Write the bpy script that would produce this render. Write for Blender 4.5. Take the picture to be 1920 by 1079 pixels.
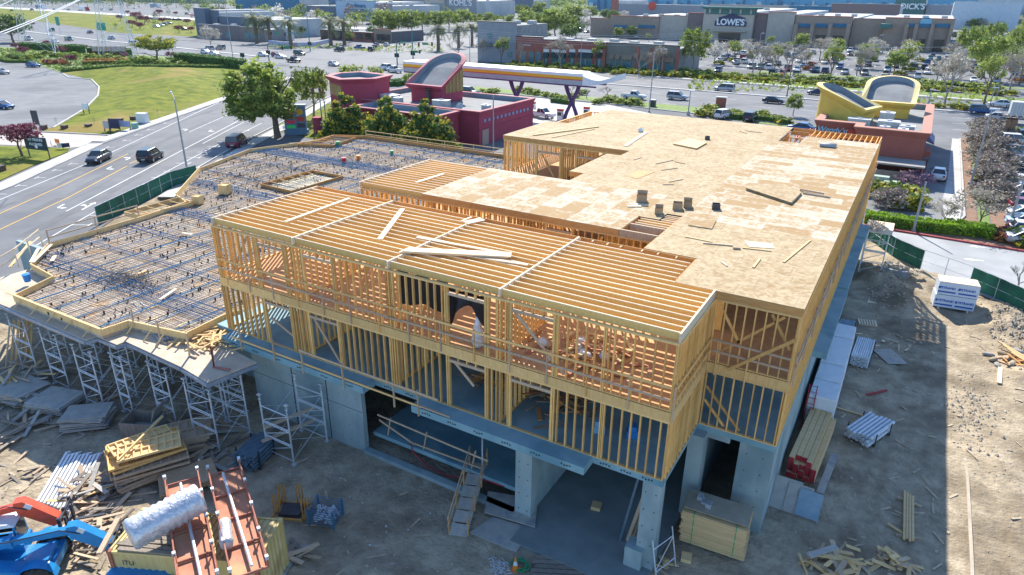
import bpy, bmesh, math, random
from mathutils import Vector, Matrix, noise as mnoise
rnd = random.Random(11)
rad = math.radians
for o in list(bpy.data.objects): bpy.data.objects.remove(o)
SC = bpy.context.scene
COL = SC.collection
V = Vector
# levels (metres): podium slab top 0, street level S, excavated site level G
S, G = -3.9, -4.95
# ---------------------------------------------------------------- camera
PIT, ROL, YAW, FPX = rad(23.472), rad(0.6964), rad(-30.056), 1279.75
FW = V((math.sin(YAW)*math.cos(PIT), math.cos(YAW)*math.cos(PIT), -math.sin(PIT)))
r0 = V((math.cos(YAW), -math.sin(YAW), 0)); u0 = r0.cross(FW)
RT = r0*math.cos(ROL) + u0*math.sin(ROL); UP = u0*math.cos(ROL) - r0*math.sin(ROL)
CAM = V((0, 0, 18))
cd = bpy.data.cameras.new('camera'); cam = bpy.data.objects.new('camera', cd); COL.objects.link(cam)
cd.sensor_fit = 'HORIZONTAL'; cd.sensor_width = 36; cd.lens = FPX/1920*36; cd.clip_start = .5; cd.clip_end = 6000
m3 = Matrix((RT, UP, -FW)).transposed()
cam.matrix_world = Matrix.Translation(CAM) @ m3.to_4x4()
SC.camera = cam
# ---------------------------------------------------------------- sky, sun, exposure
SUN_EL = rad(39.4); LD = V((.537*math.cos(SUN_EL), -.843*math.cos(SUN_EL), -math.sin(SUN_EL)))
w = bpy.data.worlds.new('World'); SC.world = w; w.use_nodes = True
nt = w.node_tree; nt.nodes.clear()
sky = nt.nodes.new('ShaderNodeTexSky'); sky.sky_type = 'NISHITA'; sky.sun_disc = False
sky.sun_elevation = SUN_EL; sky.sun_rotation = math.atan2(-.537, .843)
sky.air_density = 1.0; sky.dust_density = .1; sky.ozone_density = 5.5
bg = nt.nodes.new('ShaderNodeBackground'); bg.inputs[1].default_value = .145
ow = nt.nodes.new('ShaderNodeOutputWorld'); nt.links.new(sky.outputs[0], bg.inputs[0]); nt.links.new(bg.outputs[0], ow.inputs[0])
sl = bpy.data.lights.new('sun', 'SUN'); sl.energy = 4.9; sl.angle = rad(.5); sl.color = (1, .93, .82)
so = bpy.data.objects.new('sun', sl); COL.objects.link(so); so.rotation_euler = LD.to_track_quat('-Z', 'Y').to_euler(); so.location = (-40, 60, 60)
SC.view_settings.view_transform = 'Standard'; SC.view_settings.look = 'None'; SC.view_settings.exposure = .93; SC.view_settings.gamma = 1
SC.render.resolution_x, SC.render.resolution_y = 1024, 575

# ---------------------------------------------------------------- helpers
def P(px, py, z):
    """point of the place at height z that the photograph shows at (px, py)"""
    d = FW*FPX + RT*(px-960) - UP*(py-539.5)
    return CAM + d*((z-CAM.z)/d.z)
def PY(px, py, y):
    d = FW*FPX + RT*(px-960) - UP*(py-539.5)
    return CAM + d*(y/d.y)
def ZA(px, py, p):
    d = FW*FPX + RT*(px-960) - UP*(py-539.5)
    return CAM.z + d.z*(p.x*d.x+p.y*d.y)/(d.x*d.x+d.y*d.y)
MATS = {}
def M(name, c, c2=None, sc=2.0, rough=.8, bump=0., bsc=None, metal=0., rand=0., spec=.4, pos=False, stretch=None, transl=0., alpha=1., detail=4., c3=None, sc3=.3, k3=.5):
    m = bpy.data.materials.new(name); m.use_nodes = True; n = m.node_tree.nodes; L = m.node_tree.links
    b = n['Principled BSDF']; out = n['Material Output']
    b.inputs['Roughness'].default_value = rough; b.inputs['Metallic'].default_value = metal
    b.inputs['Specular IOR Level'].default_value = spec
    c4 = (*c, 1)
    b.inputs['Base Color'].default_value = c4
    src = None; vec = None
    if pos:
        g = n.new('ShaderNodeNewGeometry'); vec = g.outputs['Position']
    else:
        g = n.new('ShaderNodeTexCoord'); vec = g.outputs['Object']
    if stretch:
        mp = n.new('ShaderNodeMapping'); mp.inputs['Scale'].default_value = stretch; L.new(vec, mp.inputs[0]); vec = mp.outputs[0]
    if c2:
        t = n.new('ShaderNodeTexNoise'); t.inputs['Scale'].default_value = sc; t.inputs['Detail'].default_value = detail; t.inputs['Roughness'].default_value = .65
        L.new(vec, t.inputs['Vector'])
        r = n.new('ShaderNodeValToRGB'); r.color_ramp.elements[0].position = .35; r.color_ramp.elements[1].position = .65
        r.color_ramp.elements[0].color = c4; r.color_ramp.elements[1].color = (*c2, 1); L.new(t.outputs[0], r.inputs[0]); src = r.outputs[0]
    if c3:
        t = n.new('ShaderNodeTexNoise'); t.inputs['Scale'].default_value = sc3; t.inputs['Detail'].default_value = 5; L.new(vec, t.inputs['Vector'])
        r = n.new('ShaderNodeValToRGB'); r.color_ramp.elements[0].position = k3; r.color_ramp.elements[1].position = min(1, k3+.14)
        L.new(t.outputs[0], r.inputs[0])
        mx = n.new('ShaderNodeMix'); mx.data_type = 'RGBA'; L.new(r.outputs[0], mx.inputs[0])
        if src: L.new(src, mx.inputs[6])
        else: mx.inputs[6].default_value = c4
        mx.inputs[7].default_value = (*c3, 1); src = mx.outputs[2]
    if rand:
        oi = n.new('ShaderNodeObjectInfo'); h = n.new('ShaderNodeHueSaturation')
        mr = n.new('ShaderNodeMapRange'); mr.inputs[3].default_value = 1-rand; mr.inputs[4].default_value = 1+rand
        L.new(oi.outputs['Random'], mr.inputs[0]); L.new(mr.outputs[0], h.inputs['Value'])
        if src: L.new(src, h.inputs['Color'])
        else: h.inputs['Color'].default_value = c4
        src = h.outputs[0]
    if src: L.new(src, b.inputs['Base Color'])
    if bump:
        t = n.new('ShaderNodeTexNoise'); t.inputs['Scale'].default_value = bsc or sc*4; t.inputs['Detail'].default_value = 5; L.new(vec, t.inputs['Vector'])
        bp = n.new('ShaderNodeBump'); bp.inputs['Strength'].default_value = bump; bp.inputs['Distance'].default_value = .1
        L.new(t.outputs[0], bp.inputs['Height']); L.new(bp.outputs[0], b.inputs['Normal'])
    if transl:
        tr = n.new('ShaderNodeBsdfTranslucent'); tr.inputs[0].default_value = (min(1, c[0]*1.5), min(1, c[1]*1.5), c[2]*.8, 1)
        if src: L.new(src, tr.inputs[0])
        mx = n.new('ShaderNodeMixShader'); mx.inputs[0].default_value = transl
        L.new(b.outputs[0], mx.inputs[1]); L.new(tr.outputs[0], mx.inputs[2]); L.new(mx.outputs[0], out.inputs[0])
    if alpha < 1:
        b.inputs['Alpha'].default_value = alpha
    MATS[name] = m
    return m
class MB:
    def __init__(s): s.v = []; s.f = []; s.mi = []; s.cur = 0
    def add(s, vs, fs):
        o = len(s.v); s.v += [tuple(v) for v in vs]
        for f in fs: s.f.append([i+o for i in f]); s.mi.append(s.cur)
        return s
    def box(s, x0, y0, z0, x1, y1, z1):
        return s.add([(x0,y0,z0),(x1,y0,z0),(x1,y1,z0),(x0,y1,z0),(x0,y0,z1),(x1,y0,z1),(x1,y1,z1),(x0,y1,z1)],
                     [(0,3,2,1),(4,5,6,7),(0,1,5,4),(1,2,6,5),(2,3,7,6),(3,0,4,7)])
    def cbox(s, c, d, rz=0, rx=0, ry=0):
        m = Matrix.Translation(V(c)) @ Matrix.Rotation(rz,4,'Z') @ Matrix.Rotation(ry,4,'Y') @ Matrix.Rotation(rx,4,'X')
        x, y, z = d[0]/2, d[1]/2, d[2]/2
        vs = [m @ V(q) for q in [(-x,-y,-z),(x,-y,-z),(x,y,-z),(-x,y,-z),(-x,-y,z),(x,-y,z),(x,y,z),(-x,y,z)]]
        return s.add(vs, [(0,3,2,1),(4,5,6,7),(0,1,5,4),(1,2,6,5),(2,3,7,6),(3,0,4,7)])
    def beam(s, p, q, w, h, up=(0,0,1)):
        p, q = V(p), V(q); d = (q-p).normalized(); u = V(up)
        if abs(d.dot(u)) > .99: u = V((0,1,0))
        a = d.cross(u).normalized()*w/2; b = a.cross(d).normalized()*h/2
        vs = [p-a-b, p+a-b, p+a+b, p-a+b, q-a-b, q+a-b, q+a+b, q-a+b]
        return s.add(vs, [(0,1,2,3),(7,6,5,4),(0,4,5,1),(1,5,6,2),(2,6,7,3),(3,7,4,0)])
    def tube(s, pts, r, n=6, r2=None, cap=True):
        pts = [V(p) for p in pts]; k = len(pts); o = len(s.v); 
        pa = None
        for i, p in enumerate(pts):
            d = (pts[min(i+1,k-1)]-pts[max(i-1,0)]).normalized()
            u = V((0,0,1)) if abs(d.z) < .95 else V((1,0,0))
            if pa is None or abs(pa.dot(d)) > .99: pa = d.cross(u).normalized()
            a = (pa - d*pa.dot(d)).normalized(); pa = a; b = a.cross(d)
            rr = r if r2 is None else r+(r2-r)*i/(k-1)
            if isinstance(r, (list, tuple)): rr = r[i]
            for j in range(n):
                t = 2*math.pi*j/n; s.v.append(tuple(p + a*math.cos(t)*rr + b*math.sin(t)*rr))
        for i in range(k-1):
            for j in range(n):
                s.f.append([o+i*n+j, o+(i+1)*n+j, o+(i+1)*n+(j+1)%n, o+i*n+(j+1)%n]); s.mi.append(s.cur)
        if cap:
            s.f.append([o+j for j in range(n)]); s.mi.append(s.cur)
            s.f.append([o+(k-1)*n+j for j in range(n)][::-1]); s.mi.append(s.cur)
        return s
    def prism(s, poly, z0, z1):
        n = len(poly); a = sum(poly[i][0]*poly[(i+1)%n][1]-poly[(i+1)%n][0]*poly[i][1] for i in range(n))
        if a < 0: poly = poly[::-1]
        vs = [(p[0],p[1],z0) for p in poly] + [(p[0],p[1],z1) for p in poly]
        return s.add(vs, [list(range(n))[::-1], list(range(n,2*n))] + [(i,(i+1)%n,n+(i+1)%n,n+i) for i in range(n)])
    def quad(s, *ps): return s.add(ps, [list(range(len(ps)))])
    def loft(s, rings, close=True, cap=True):
        n = len(rings[0]); o = len(s.v)
        for r_ in rings: s.v += [tuple(p) for p in r_]
        for i in range(len(rings)-1):
            for j in range(n if close else n-1):
                s.f.append([o+i*n+j, o+i*n+(j+1)%n, o+(i+1)*n+(j+1)%n, o+(i+1)*n+j]); s.mi.append(s.cur)
        if cap:
            s.f.append([o+j for j in range(n)][::-1]); s.mi.append(s.cur)
            s.f.append([o+(len(rings)-1)*n+j for j in range(n)]); s.mi.append(s.cur)
        return s
    def mesh(s, name, mats, smooth=False):
        me = bpy.data.meshes.new(name); me.from_pydata(s.v, [], s.f)
        mats = mats if isinstance(mats, (list, tuple)) else [mats]
        for m in mats: me.materials.append(m)
        if len(mats) > 1: me.polygons.foreach_set('material_index', s.mi)
        if smooth: me.polygons.foreach_set('use_smooth', [True]*len(me.polygons))
        me.update(); return me
def tag(o, label=None, cat=None, group=None, kind=None):
    if label: o['label'] = label
    if cat: o['category'] = cat
    if group: o['group'] = group
    if kind: o['kind'] = kind
    return o
def ob(name, me, parent=None, loc=(0,0,0), rz=0, rot=None, world=True):
    """object from mesh data; loc is in world metres unless the parent is turned (world=False: parent's own frame)"""
    o = bpy.data.objects.new(name, me); COL.objects.link(o)
    o.rotation_euler = rot if rot else (0,0,rz)
    if parent:
        o.parent = parent
        if world:
            q = parent; off = V((0,0,0))
            while q: off += q.location; q = q.parent
            o.location = V(loc) - off
        else: o.location = loc
    else: o.location = loc
    return o
def mk(name, mb, mat, parent=None, smooth=False, world=True, loc=(0,0,0), rz=0, **kw):
    o = ob(name, mb.mesh(name, mat, smooth), parent, loc=loc, rz=rz, world=world); tag(o, **kw); return o
def solo(name, mb, mat, base, label, cat, group=None, smooth=False, rz=0):
    """one-mesh thing whose mesh is in its own frame with the origin at its base"""
    o = ob(name, mb.mesh(name, mat, smooth), None, loc=base, rz=rz); tag(o, label, cat, group); return o
def thing(name, label, cat, loc=(0,0,0), rz=0, group=None):
    o = bpy.data.objects.new(name, None); COL.objects.link(o); o.empty_display_size = .3
    o.location = loc; o.rotation_euler = (0,0,rz); tag(o, label, cat, group); return o
def dup(root, loc, rz=0, label=None, group=None, scale=None):
    def cp(o, par):
        c = o.copy(); COL.objects.link(c); c.parent = par
        for ch in kids.get(o.name, []): cp(ch, c)
        return c
    kids = {}
    def walk(o):
        kids[o.name] = list(o.children)
        for ch in o.children: walk(ch)
    walk(root)
    c = cp(root, None); c.location = loc; c.rotation_euler = (0,0,rz)
    if scale: c.scale = scale if isinstance(scale, (tuple, list)) else (scale,)*3
    tag(c, label, None, group); return c
CACHE = {}
def boxmesh(dx, dy, dz, mat):
    k = (round(dx,3), round(dy,3), round(dz,3), mat.name)
    if k not in CACHE:
        CACHE[k] = MB().box(-dx/2,-dy/2,0,dx/2,dy/2,dz).mesh('piece', mat)
    return CACHE[k]
def piece(name, parent, x, y, z, dx, dy, dz, mat, **kw):
    o = ob(name, boxmesh(dx,dy,dz,mat), parent, loc=(x,y,z)); tag(o, **kw); return o
def bar(name, parent, p, q, w, h, mat, **kw):
    """square timber from p to q as its own object"""
    p, q = V(p), V(q); me_key = ('bar', round((q-p).length,2), w, h, mat.name)
    if me_key not in CACHE:
        l = (q-p).length; CACHE[me_key] = MB().box(0,-w/2,-h/2,l,w/2,h/2).mesh('piece', mat)
    o = ob(name, CACHE[me_key], parent, loc=p)
    d = (q-p).normalized(); o.rotation_euler = (0, -math.asin(max(-1,min(1,d.z))), math.atan2(d.y, d.x)); tag(o, **kw); return o
def text(name, s, size, mat, parent=None, mw=None, ext=.03, label=None, shear=0, align='CENTER', bold=0., sx=1.):
    c = bpy.data.curves.new(name, 'FONT'); c.body = s; c.size = size; c.extrude = ext; c.align_x = align; c.align_y = 'CENTER'; c.shear = shear; c.offset = bold
    t = bpy.data.objects.new(name+'_tmp', c); COL.objects.link(t)
    dg = bpy.context.evaluated_depsgraph_get(); me = bpy.data.meshes.new_from_object(t.evaluated_get(dg)); bpy.data.objects.remove(t)
    me.materials.clear(); me.materials.append(mat)
    for v_ in me.vertices: v_.co.x *= sx
    o = bpy.data.objects.new(name, me); COL.objects.link(o)
    if parent: o.parent = parent
    if mw: o.matrix_local = mw
    tag(o, label); return o
def upright(p, ang=0, tilt=90):
    """matrix that stands lettering up at p, reading along direction ang (0 = along +X, seen from -Y)"""
    return Matrix.Translation(V(p)) @ Matrix.Rotation(ang,4,'Z') @ Matrix.Rotation(rad(tilt),4,'X')
def inpoly(x, y, poly):
    c = False; j = len(poly)-1
    for i in range(len(poly)):
        xi, yi = poly[i][0], poly[i][1]; xj, yj = poly[j][0], poly[j][1]
        if (yi > y) != (yj > y) and x < (xj-xi)*(y-yi)/(yj-yi)+xi: c = not c
        j = i
    return c
def polydist(x, y, poly):
    best = 1e9; j = len(poly)-1
    for i in range(len(poly)):
        ax, ay = poly[j][0], poly[j][1]; bx, by = poly[i][0], poly[i][1]; dx, dy = bx-ax, by-ay
        t = max(0, min(1, ((x-ax)*dx+(y-ay)*dy)/(dx*dx+dy*dy+1e-9))); best = min(best, math.hypot(x-ax-dx*t, y-ay-dy*t)); j = i
    return best
def sheet(name, poly, z, mat, kind='structure', **kw):
    mb = MB(); mb.quad(*[(p[0], p[1], z) for p in poly]); o = mk(name, mb, mat); tag(o, kind=kind, **kw)
    if o.data.polygons[0].normal.z < 0: o.data.flip_normals()
    return o
def stripline(pts, w):
    """flat ribbon quads along a polyline"""
    L_, R_ = [], []
    for i, p in enumerate(pts):
        a = pts[max(0,i-1)]; b = pts[min(len(pts)-1,i+1)]; d = V((b[0]-a[0], b[1]-a[1], 0)).normalized(); n_ = V((-d.y, d.x, 0))*w/2
        L_.append(V((p[0],p[1],0))+n_); R_.append(V((p[0],p[1],0))-n_)
    return L_, R_
def ribbon(name, pts, w, z, mat, h=0, parent=None, **kw):
    L_, R_ = stripline(pts, w); mb = MB()
    for i in range(len(pts)-1):
        if h: 
            q = [L_[i],R_[i],R_[i+1],L_[i+1]]
            mb.prism([(a.x,a.y) for a in q], z, z+h)
        else: mb.quad((R_[i].x,R_[i].y,z),(R_[i+1].x,R_[i+1].y,z),(L_[i+1].x,L_[i+1].y,z),(L_[i].x,L_[i].y,z))
    o = mk(name, mb, mat, parent); tag(o, **kw); return o
def PP(z, *pts): return [(P(a,b,z).x, P(a,b,z).y) for a,b in pts]

_on = ['','first','second','third','fourth','fifth','sixth','seventh','eighth','ninth','tenth','eleventh','twelfth','thirteenth','fourteenth','fifteenth','sixteenth','seventeenth','eighteenth','nineteenth']
_tens = {2:'twent',3:'thirt',4:'fort',5:'fift',6:'sixt'}
def nth(n):
    if n < 20: return _on[n]
    return _tens[n//10]+('ieth' if n%10 == 0 else 'y-'+_on[n%10])
# ================================================================ materials
asph = M('asphalt', (.19,.195,.2), (.235,.24,.24), sc=.35, rough=.75, bump=.15, bsc=8, pos=True, c3=(.15,.155,.16), sc3=.06, k3=.52, spec=.08)
road_m = M('road_asphalt', (.165,.17,.178), (.2,.205,.21), sc=.25, rough=.72, bump=.12, bsc=9, pos=True, stretch=(1,1,1), c3=(.13,.135,.145), sc3=.09, k3=.55, spec=.06)
conc_pave = M('pavement_concrete', (.42,.41,.39), (.5,.49,.46), sc=.6, rough=.85, pos=True, bump=.1, bsc=6, c3=(.36,.35,.33), sc3=.2, k3=.55)
grass_m = M('grass', (.075,.11,.01), (.2,.215,.022), sc=.4, rough=.9, pos=True, bump=.6, bsc=4, c3=(.25,.19,.055), sc3=.07, k3=.55, spec=.1, detail=8)
soil_m = M('site_soil', (.26,.212,.148), (.48,.4,.285), sc=.9, rough=.95, pos=True, bump=1.0, bsc=5, c3=(.2,.16,.11), sc3=.25, k3=.5, spec=.1, detail=9)
white_p = M('white_road_paint', (.75,.75,.73), (.6,.6,.6), sc=3, rough=.7, pos=True)
yell_p = M('yellow_road_paint', (.72,.42,.06), (.6,.36,.08), sc=2, rough=.7, pos=True)
red_p = M('red_kerb_paint', (.4,.07,.07), (.3,.06,.06), sc=2, rough=.7, pos=True)
mulch_m = M('mulch', (.2,.12,.075), (.3,.18,.12), sc=2.5, rough=.95, pos=True, bump=.6)
cover_m = M('ground_cover', (.1,.17,.03), (.2,.27,.06), sc=1.2, rough=.9, pos=True, bump=.9, bsc=3, detail=8)
field_m = M('far_ground', (.1,.15,.06), (.19,.21,.12), sc=.02, rough=.95, pos=True, spec=.05)
lot_m = M('parking_lot', (.17,.178,.185), (.225,.23,.232), sc=.15, rough=.85, spec=.05, pos=True, c3=(.135,.14,.148), sc3=.05, k3=.54)
# ================================================================ ground and roads
PIT_POLY = [(-45,-14),(-57,10),(-61.5,22),(-67,33.5),(-74.5,48),(-74.5,57),(-70,68),(-62,72),(-41,72),(-6,72),(-1.6,73.4),(.5,68.6),(3,66),(6.6,63.5),(8.2,62),(10.1,59.8),(21,50),(30,42),(30,-14)]
bm = bmesh.new()
def loop(pts, z):
    vs = [bm.verts.new((p[0],p[1],z)) for p in pts]
    return [bm.edges.new((vs[i], vs[(i+1)%len(vs)])) for i in range(len(vs))]
es = loop([(-3500,-300),(3500,-300),(3500,4200),(-3500,4200)], S) + loop(PIT_POLY, S)
bmesh.ops.triangle_fill(bm, edges=es, use_beauty=True, use_dissolve=False)
for f in bm.faces:
    if f.normal.z < 0: f.normal_flip()
me = bpy.data.meshes.new('ground'); bm.to_mesh(me); bm.free(); me.materials.append(lot_m)
tag(ob('ground', me), kind='structure')
# excavated dirt with banks, ruts and spoil heaps
RUTS = [(-32,10.5,4,19.5,0),(-30,15,2,22.5,1.4),(3.4,20,2.6,60,.4),(9.2,20,9.6,56,2),(8.0,24,7.0,58,3.2),(1.2,26,4.6,50,5)]
def site_h(x, y):
    d = polydist(x, y, PIT_POLY); ins = inpoly(x, y, PIT_POLY)
    t = max(0, min(1, (2.6-d)/2.6)) if ins else 1
    bank = t*t*(3-2*t)
    if not (x > -3 and y > 40) and not x < -60: bank = 0 if ins else 0
    h = G + (S-.03-G)*bank
    n_ = mnoise.fractal(V((x*.35, y*.35, 3)), 1.0, 2.0, 4)*.07 + mnoise.noise(V((x*.08, y*.08, 9)))*.08
    # spoil along the right bank and the long mound by the fence
    def bump(cx, cy, r, a):
        q = ((x-cx)**2+(y-cy)**2)/(r*r); return a*math.exp(-q)*(1+.5*mnoise.fractal(V((x*1.3,y*1.3,5)),1,2,3))
    n_ += bump(2.2,60.5,2.0,.6)+bump(.2,63.5,1.8,.95)+bump(9.3,57.8,1.4,1.0)+bump(10.6,55.2,1.3,.9)+bump(11.8,52.8,1.4,.8)+bump(-.6,66,1.8,.6)+bump(8.8,60,1.3,.9)+bump(4,63.8,2,.45)+bump(10.2,50.5,1.2,.5)
    n_ += bump(-14,15.6,2.5,.12)+bump(-20,17,1.2,-.22)+bump(-18.4,16.4,1.0,-.2)
    # tyre ruts on the dirt road and the yard
    for (ax,ay,bx,by,ph) in RUTS:
        dx, dy = bx-ax, by-ay; L0 = math.hypot(dx,dy); u = ((x-ax)*dx+(y-ay)*dy)/L0; v_ = ((x-ax)*dy-(y-ay)*dx)/L0+.5*math.sin(u*.18+ph)
        if -1 < u < L0+1:
            for o in (-.85,.85): q = (v_-o)/.26; n_ -= .07*math.exp(-q*q)*(1+.35*math.sin(u*9)); q = (abs(v_-o)-.42)/.16; n_ += .035*math.exp(-q*q)
    if x > 5.5: n_ += .03*math.sin(x*4.2)*mnoise.noise(V((x*.6,y*.12,1)))
    n_ *= (1-bank*.75)
    if -31.5 < x < -2.3 and 22.3 < y: n_ *= .15
    return h+n_
mb = MB(); nx, ny = 320, 250; x0, x1, y0, y1 = -76.5, 31., -10., 74.5
ids = {}
for j in range(ny+1):
    for i in range(nx+1):
        x = x0+(x1-x0)*i/nx; y = y0+(y1-y0)*j/ny
        if inpoly(x, y, PIT_POLY) or polydist(x, y, PIT_POLY) < .7:
            ids[i,j] = len(mb.v); mb.v.append((x, y, site_h(x, y)))
for j in range(ny):
    for i in range(nx):
        q = [(i,j),(i+1,j),(i+1,j+1),(i,j+1)]
        if all(k in ids for k in q): mb.f.append([ids[k] for k in q]); mb.mi.append(0)
mk('site_ground', mb, soil_m, smooth=True, kind='structure')
# loose stones and clods
def scatter(name, label_kind, n, area, size, mat, seed=1, zf=site_h):
    r_ = random.Random(seed); mb = MB()
    for _ in range(n):
        x, y = area(r_); s_ = size*(.4+r_.random()**2*1.6); z = zf(x, y)
        c = V((x,y,z+s_*.2)); vs = []
        for a, b, cc in ((1,0,0),(-1,0,0),(0,1,0),(0,-1,0),(0,0,1),(0,0,-1)):
            vs.append(c+V((a*s_*r_.uniform(.6,1.2), b*s_*r_.uniform(.6,1.2), cc*s_*r_.uniform(.4,.8))))
        mb.add(vs, [(0,2,4),(2,1,4),(1,3,4),(3,0,4),(2,0,5),(1,2,5),(3,1,5),(0,3,5)])
    return mk(name, mb, mat, kind=label_kind)
stone_m = M('clods', (.44,.37,.27), (.55,.48,.38), sc=5, rough=.95, pos=True)
scatter('dirt_clods', 'stuff', 1500, lambda r_: (r_.uniform(-48,14), r_.uniform(8,22)) if r_.random()<.45 else (r_.uniform(-2,15), r_.uniform(22,66)), .038, stone_m, 3)
def spoil(r_):
    t = r_.random(); a = [(6.6,44),(9.4,57.5),(10.4,54.5),(10.5,55),(9,59),(1,62.5)]; c = a[r_.randrange(6)]
    return (c[0]+r_.gauss(0,.7), c[1]+r_.gauss(0,2.4))
scatter('spoil_clods', 'stuff', 2600, spoil, .07, stone_m, 5)
white_d = M('litter_white', (.6,.62,.64), (.4,.4,.4), sc=4, rough=.8, pos=True)
scatter('site_litter', 'stuff', 170, lambda r_: (r_.uniform(-30,6), r_.uniform(13,21.5)) if r_.random()<.6 else (r_.uniform(-1,4), r_.uniform(28,60)), .05, white_d, 8)
# side street
FARK = [(-68,-8),(-80,20),(-90,36.7),(-104.6,56.5),(-131.5,104.9),(-152,150),(-160,156)]
NEARK = [(-44,-8),(-60,22),(-66,33),(-74.5,46),(-88.6,69.5),(-96,83.5),(-110.2,108),(-122,132),(-118,150)]
sheet('side_street', FARK+NEARK[::-1], S+.006, road_m)
MAIN = [(-900,330),(-522,259),(-366,216),(-233,197),(-205,195),(-147,192),(-79,192.5),(20,191),(160,190),(160,136),(-15,134),(-36,137),(-57,139.5),(-93,140),(-118,150),(-160,155),(-228,154.5),(-294,155.5),(-362,165),(-520,185),(-900,240)]
sheet('main_road', MAIN, S+.009, road_m)
sheet('cross_street', [(-206,194),(-147,191),(-152,229),(-172,340),(-250,340),(-228,292)], S+.012, road_m)
sheet('far_highway', [(-1200,420),(-700,372),(-470,345),(-300,330),(-300,345),(-470,362),(-700,392),(-1200,450)], S+.014, conc_pave)
ribbon('kerb', FARK[:5], .22, S+.012, conc_pave, h=.13, kind='structure')
ribbon('kerb', NEARK[3:8], .22, S+.012, conc_pave, h=.13, kind='structure')
ribbon('pavement', [(p[0]-1.5,p[1]+.9) for p in FARK[:4]], 2.2, S+.015, conc_pave, h=.1, kind='structure')
ribbon('pavement', [(-107.4,58.5),(-133.3,105.9),(-152,146)], 2.0, S+.015, conc_pave, h=.1, kind='structure')
ribbon('pavement', [(-71.5,45),(-86.5,69.5),(-94.2,84),(-108.5,108),(-118,128)], 1.9, S+.015, conc_pave, h=.1, kind='structure')
for pts in ([(-79,192.5),(20,191),(160,190)],[(-15,134),(-36,137),(-57,139.5),(-93,140)],[(-160,155),(-228,154.5),(-294,155.5),(-362,165)],[(-205,195),(-233,197),(-366,216)]):
    ribbon('kerb', pts, .3, S+.02, conc_pave, h=.14, kind='structure')
ribbon('median_kerb', [(-140,172),(-69.6,171.3),(-31,172.1),(9.2,171),(60,170.5)], 1.0, S+.02, conc_pave, h=.16, kind='structure')
ribbon('median_kerb', [(-520,222),(-421,200),(-318,183),(-257,178),(-202,171)], 1.6, S+.02, conc_pave, h=.16, kind='structure')
ribbon('pavement', [(-79,195.5),(20,194),(160,193)], 2.0, S+.03, conc_pave, h=.1, kind='structure')
# painted lines of the side street, from the photograph's ground points
def line(name, pts, w, mat): ribbon(name, PP(S, *pts), w, S+.024, mat, kind='structure')
line('lane_line', [(-60,404),(0,375),(160,309),(300,244),(433,182)], .13, white_p)
line('yellow_line', [(-60,430),(0,401),(120,347),(240,289)], .14, yell_p); line('yellow_line', [(-60,461),(0,431),(130,370),(238,312)], .14, yell_p); line('yellow_line', [(243,308),(262,299)], .14, yell_p)
line('lane_line', [(124,397),(250,331),(365,270),(490,205)], .14, white_p)
line('lane_line', [(355,248),(440,210)], .12, white_p); line('lane_line', [(380,270),(458,229)], .12, white_p)
line('parking_line', [(-60,532),(0,500),(130,425),(235,365),(330,313),(400,276),(490,232)], .12, white_p)
line('parking_line', [(200,402),(205,400)], .12, white_p)
for a in [(139,428),(174,410),(208,391),(238,371),(264,354),(288,339),(312,327),(336,312),(356,301),(375,291),(394,281),(412,272),(430,262),(452,250)]:
    p = P(a[0]-6, a[1]-5, S); d = V((.84,.54,0)); t_ = V((-.54,.84,0))
    mb = MB(); mb.quad(*[(q.x,q.y,S+.028) for q in (p, p+d*1.7, p+d*1.7+t_*.12, p+t_*.12)]); c = p+d*1.7
    mb.quad(*[(q.x,q.y,S+.028) for q in (c-t_*.5, c-t_*.5+d*.12, c+t_*.6+d*.12, c+t_*.6)]); mk('bay_mark', mb, white_p, kind='structure')
for a in [(12,367),(50,351),(85,336),(117,322),(147,310),(215,279),(246,266),(268,256),(290,246),(320,234),(345,222),(365,213),(380,207),(395,200)]:
    p = P(a[0], a[1]-2, S); d = V((-.84,-.54,0)); t_ = V((-.54,.84,0)); mb = MB()
    mb.quad(*[(q.x,q.y,S+.028) for q in (p, p+d*1.0, p+d*1.0+t_*.12, p+t_*.12)]); c = p+d*1.0
    mb.quad(*[(q.x,q.y,S+.028) for q in (c-t_*.5, c-t_*.5+d*.12, c+t_*.5+d*.12, c+t_*.5)]); mk('bay_mark', mb, white_p, kind='structure')
def arrow(px, py, ang, kind):
    p = P(px, py, S); mb = MB(); m = Matrix.Translation((p.x,p.y,S+.028)) @ Matrix.Rotation(ang,4,'Z')
    def q(*pts): mb.quad(*[m @ V((a,b,0)) for a,b in pts])
    if kind == 'turn':
        q((-.9,-.1),(.3,-.1),(.3,.12),(-.9,.12)); q((.3,-.1),(.62,.1),(.62,.5),(.42,.5),(.42,.2),(.3,.12)); q((.2,.5),(.85,.5),(.52,1.1))
    else:
        q((-1.2,-.1),(.9,-.1),(.9,.12),(-1.2,.12)); q((.9,-.35),(1.7,0),(.9,.37)); q((-.2,.12),(.1,.12),(.6,.5),(.35,.6)); q((.3,.45),(.95,.75),(.35,1.05))
    mk('turn_arrow', mb, white_p, kind='structure')
SD = math.atan2(.84,-.54)
arrow(112,388,SD+math.pi,'turn'); arrow(203,316,SD+math.pi,'turn'); arrow(242,298,SD,'turn'); arrow(350,244,SD,'turn'); arrow(393,246,SD+math.pi,'turn'); arrow(165,388,SD,'both')
for y_ in (178.3,184.8): 
    for i in range(26):
        mb = MB(); x = -75+i*9; mb.quad((x,y_-.08,S+.026),(x+3,y_-.08,S+.026),(x+3,y_+.08,S+.026),(x,y_+.08,S+.026)); mk('lane_dash', mb, white_p, kind='structure')
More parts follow.
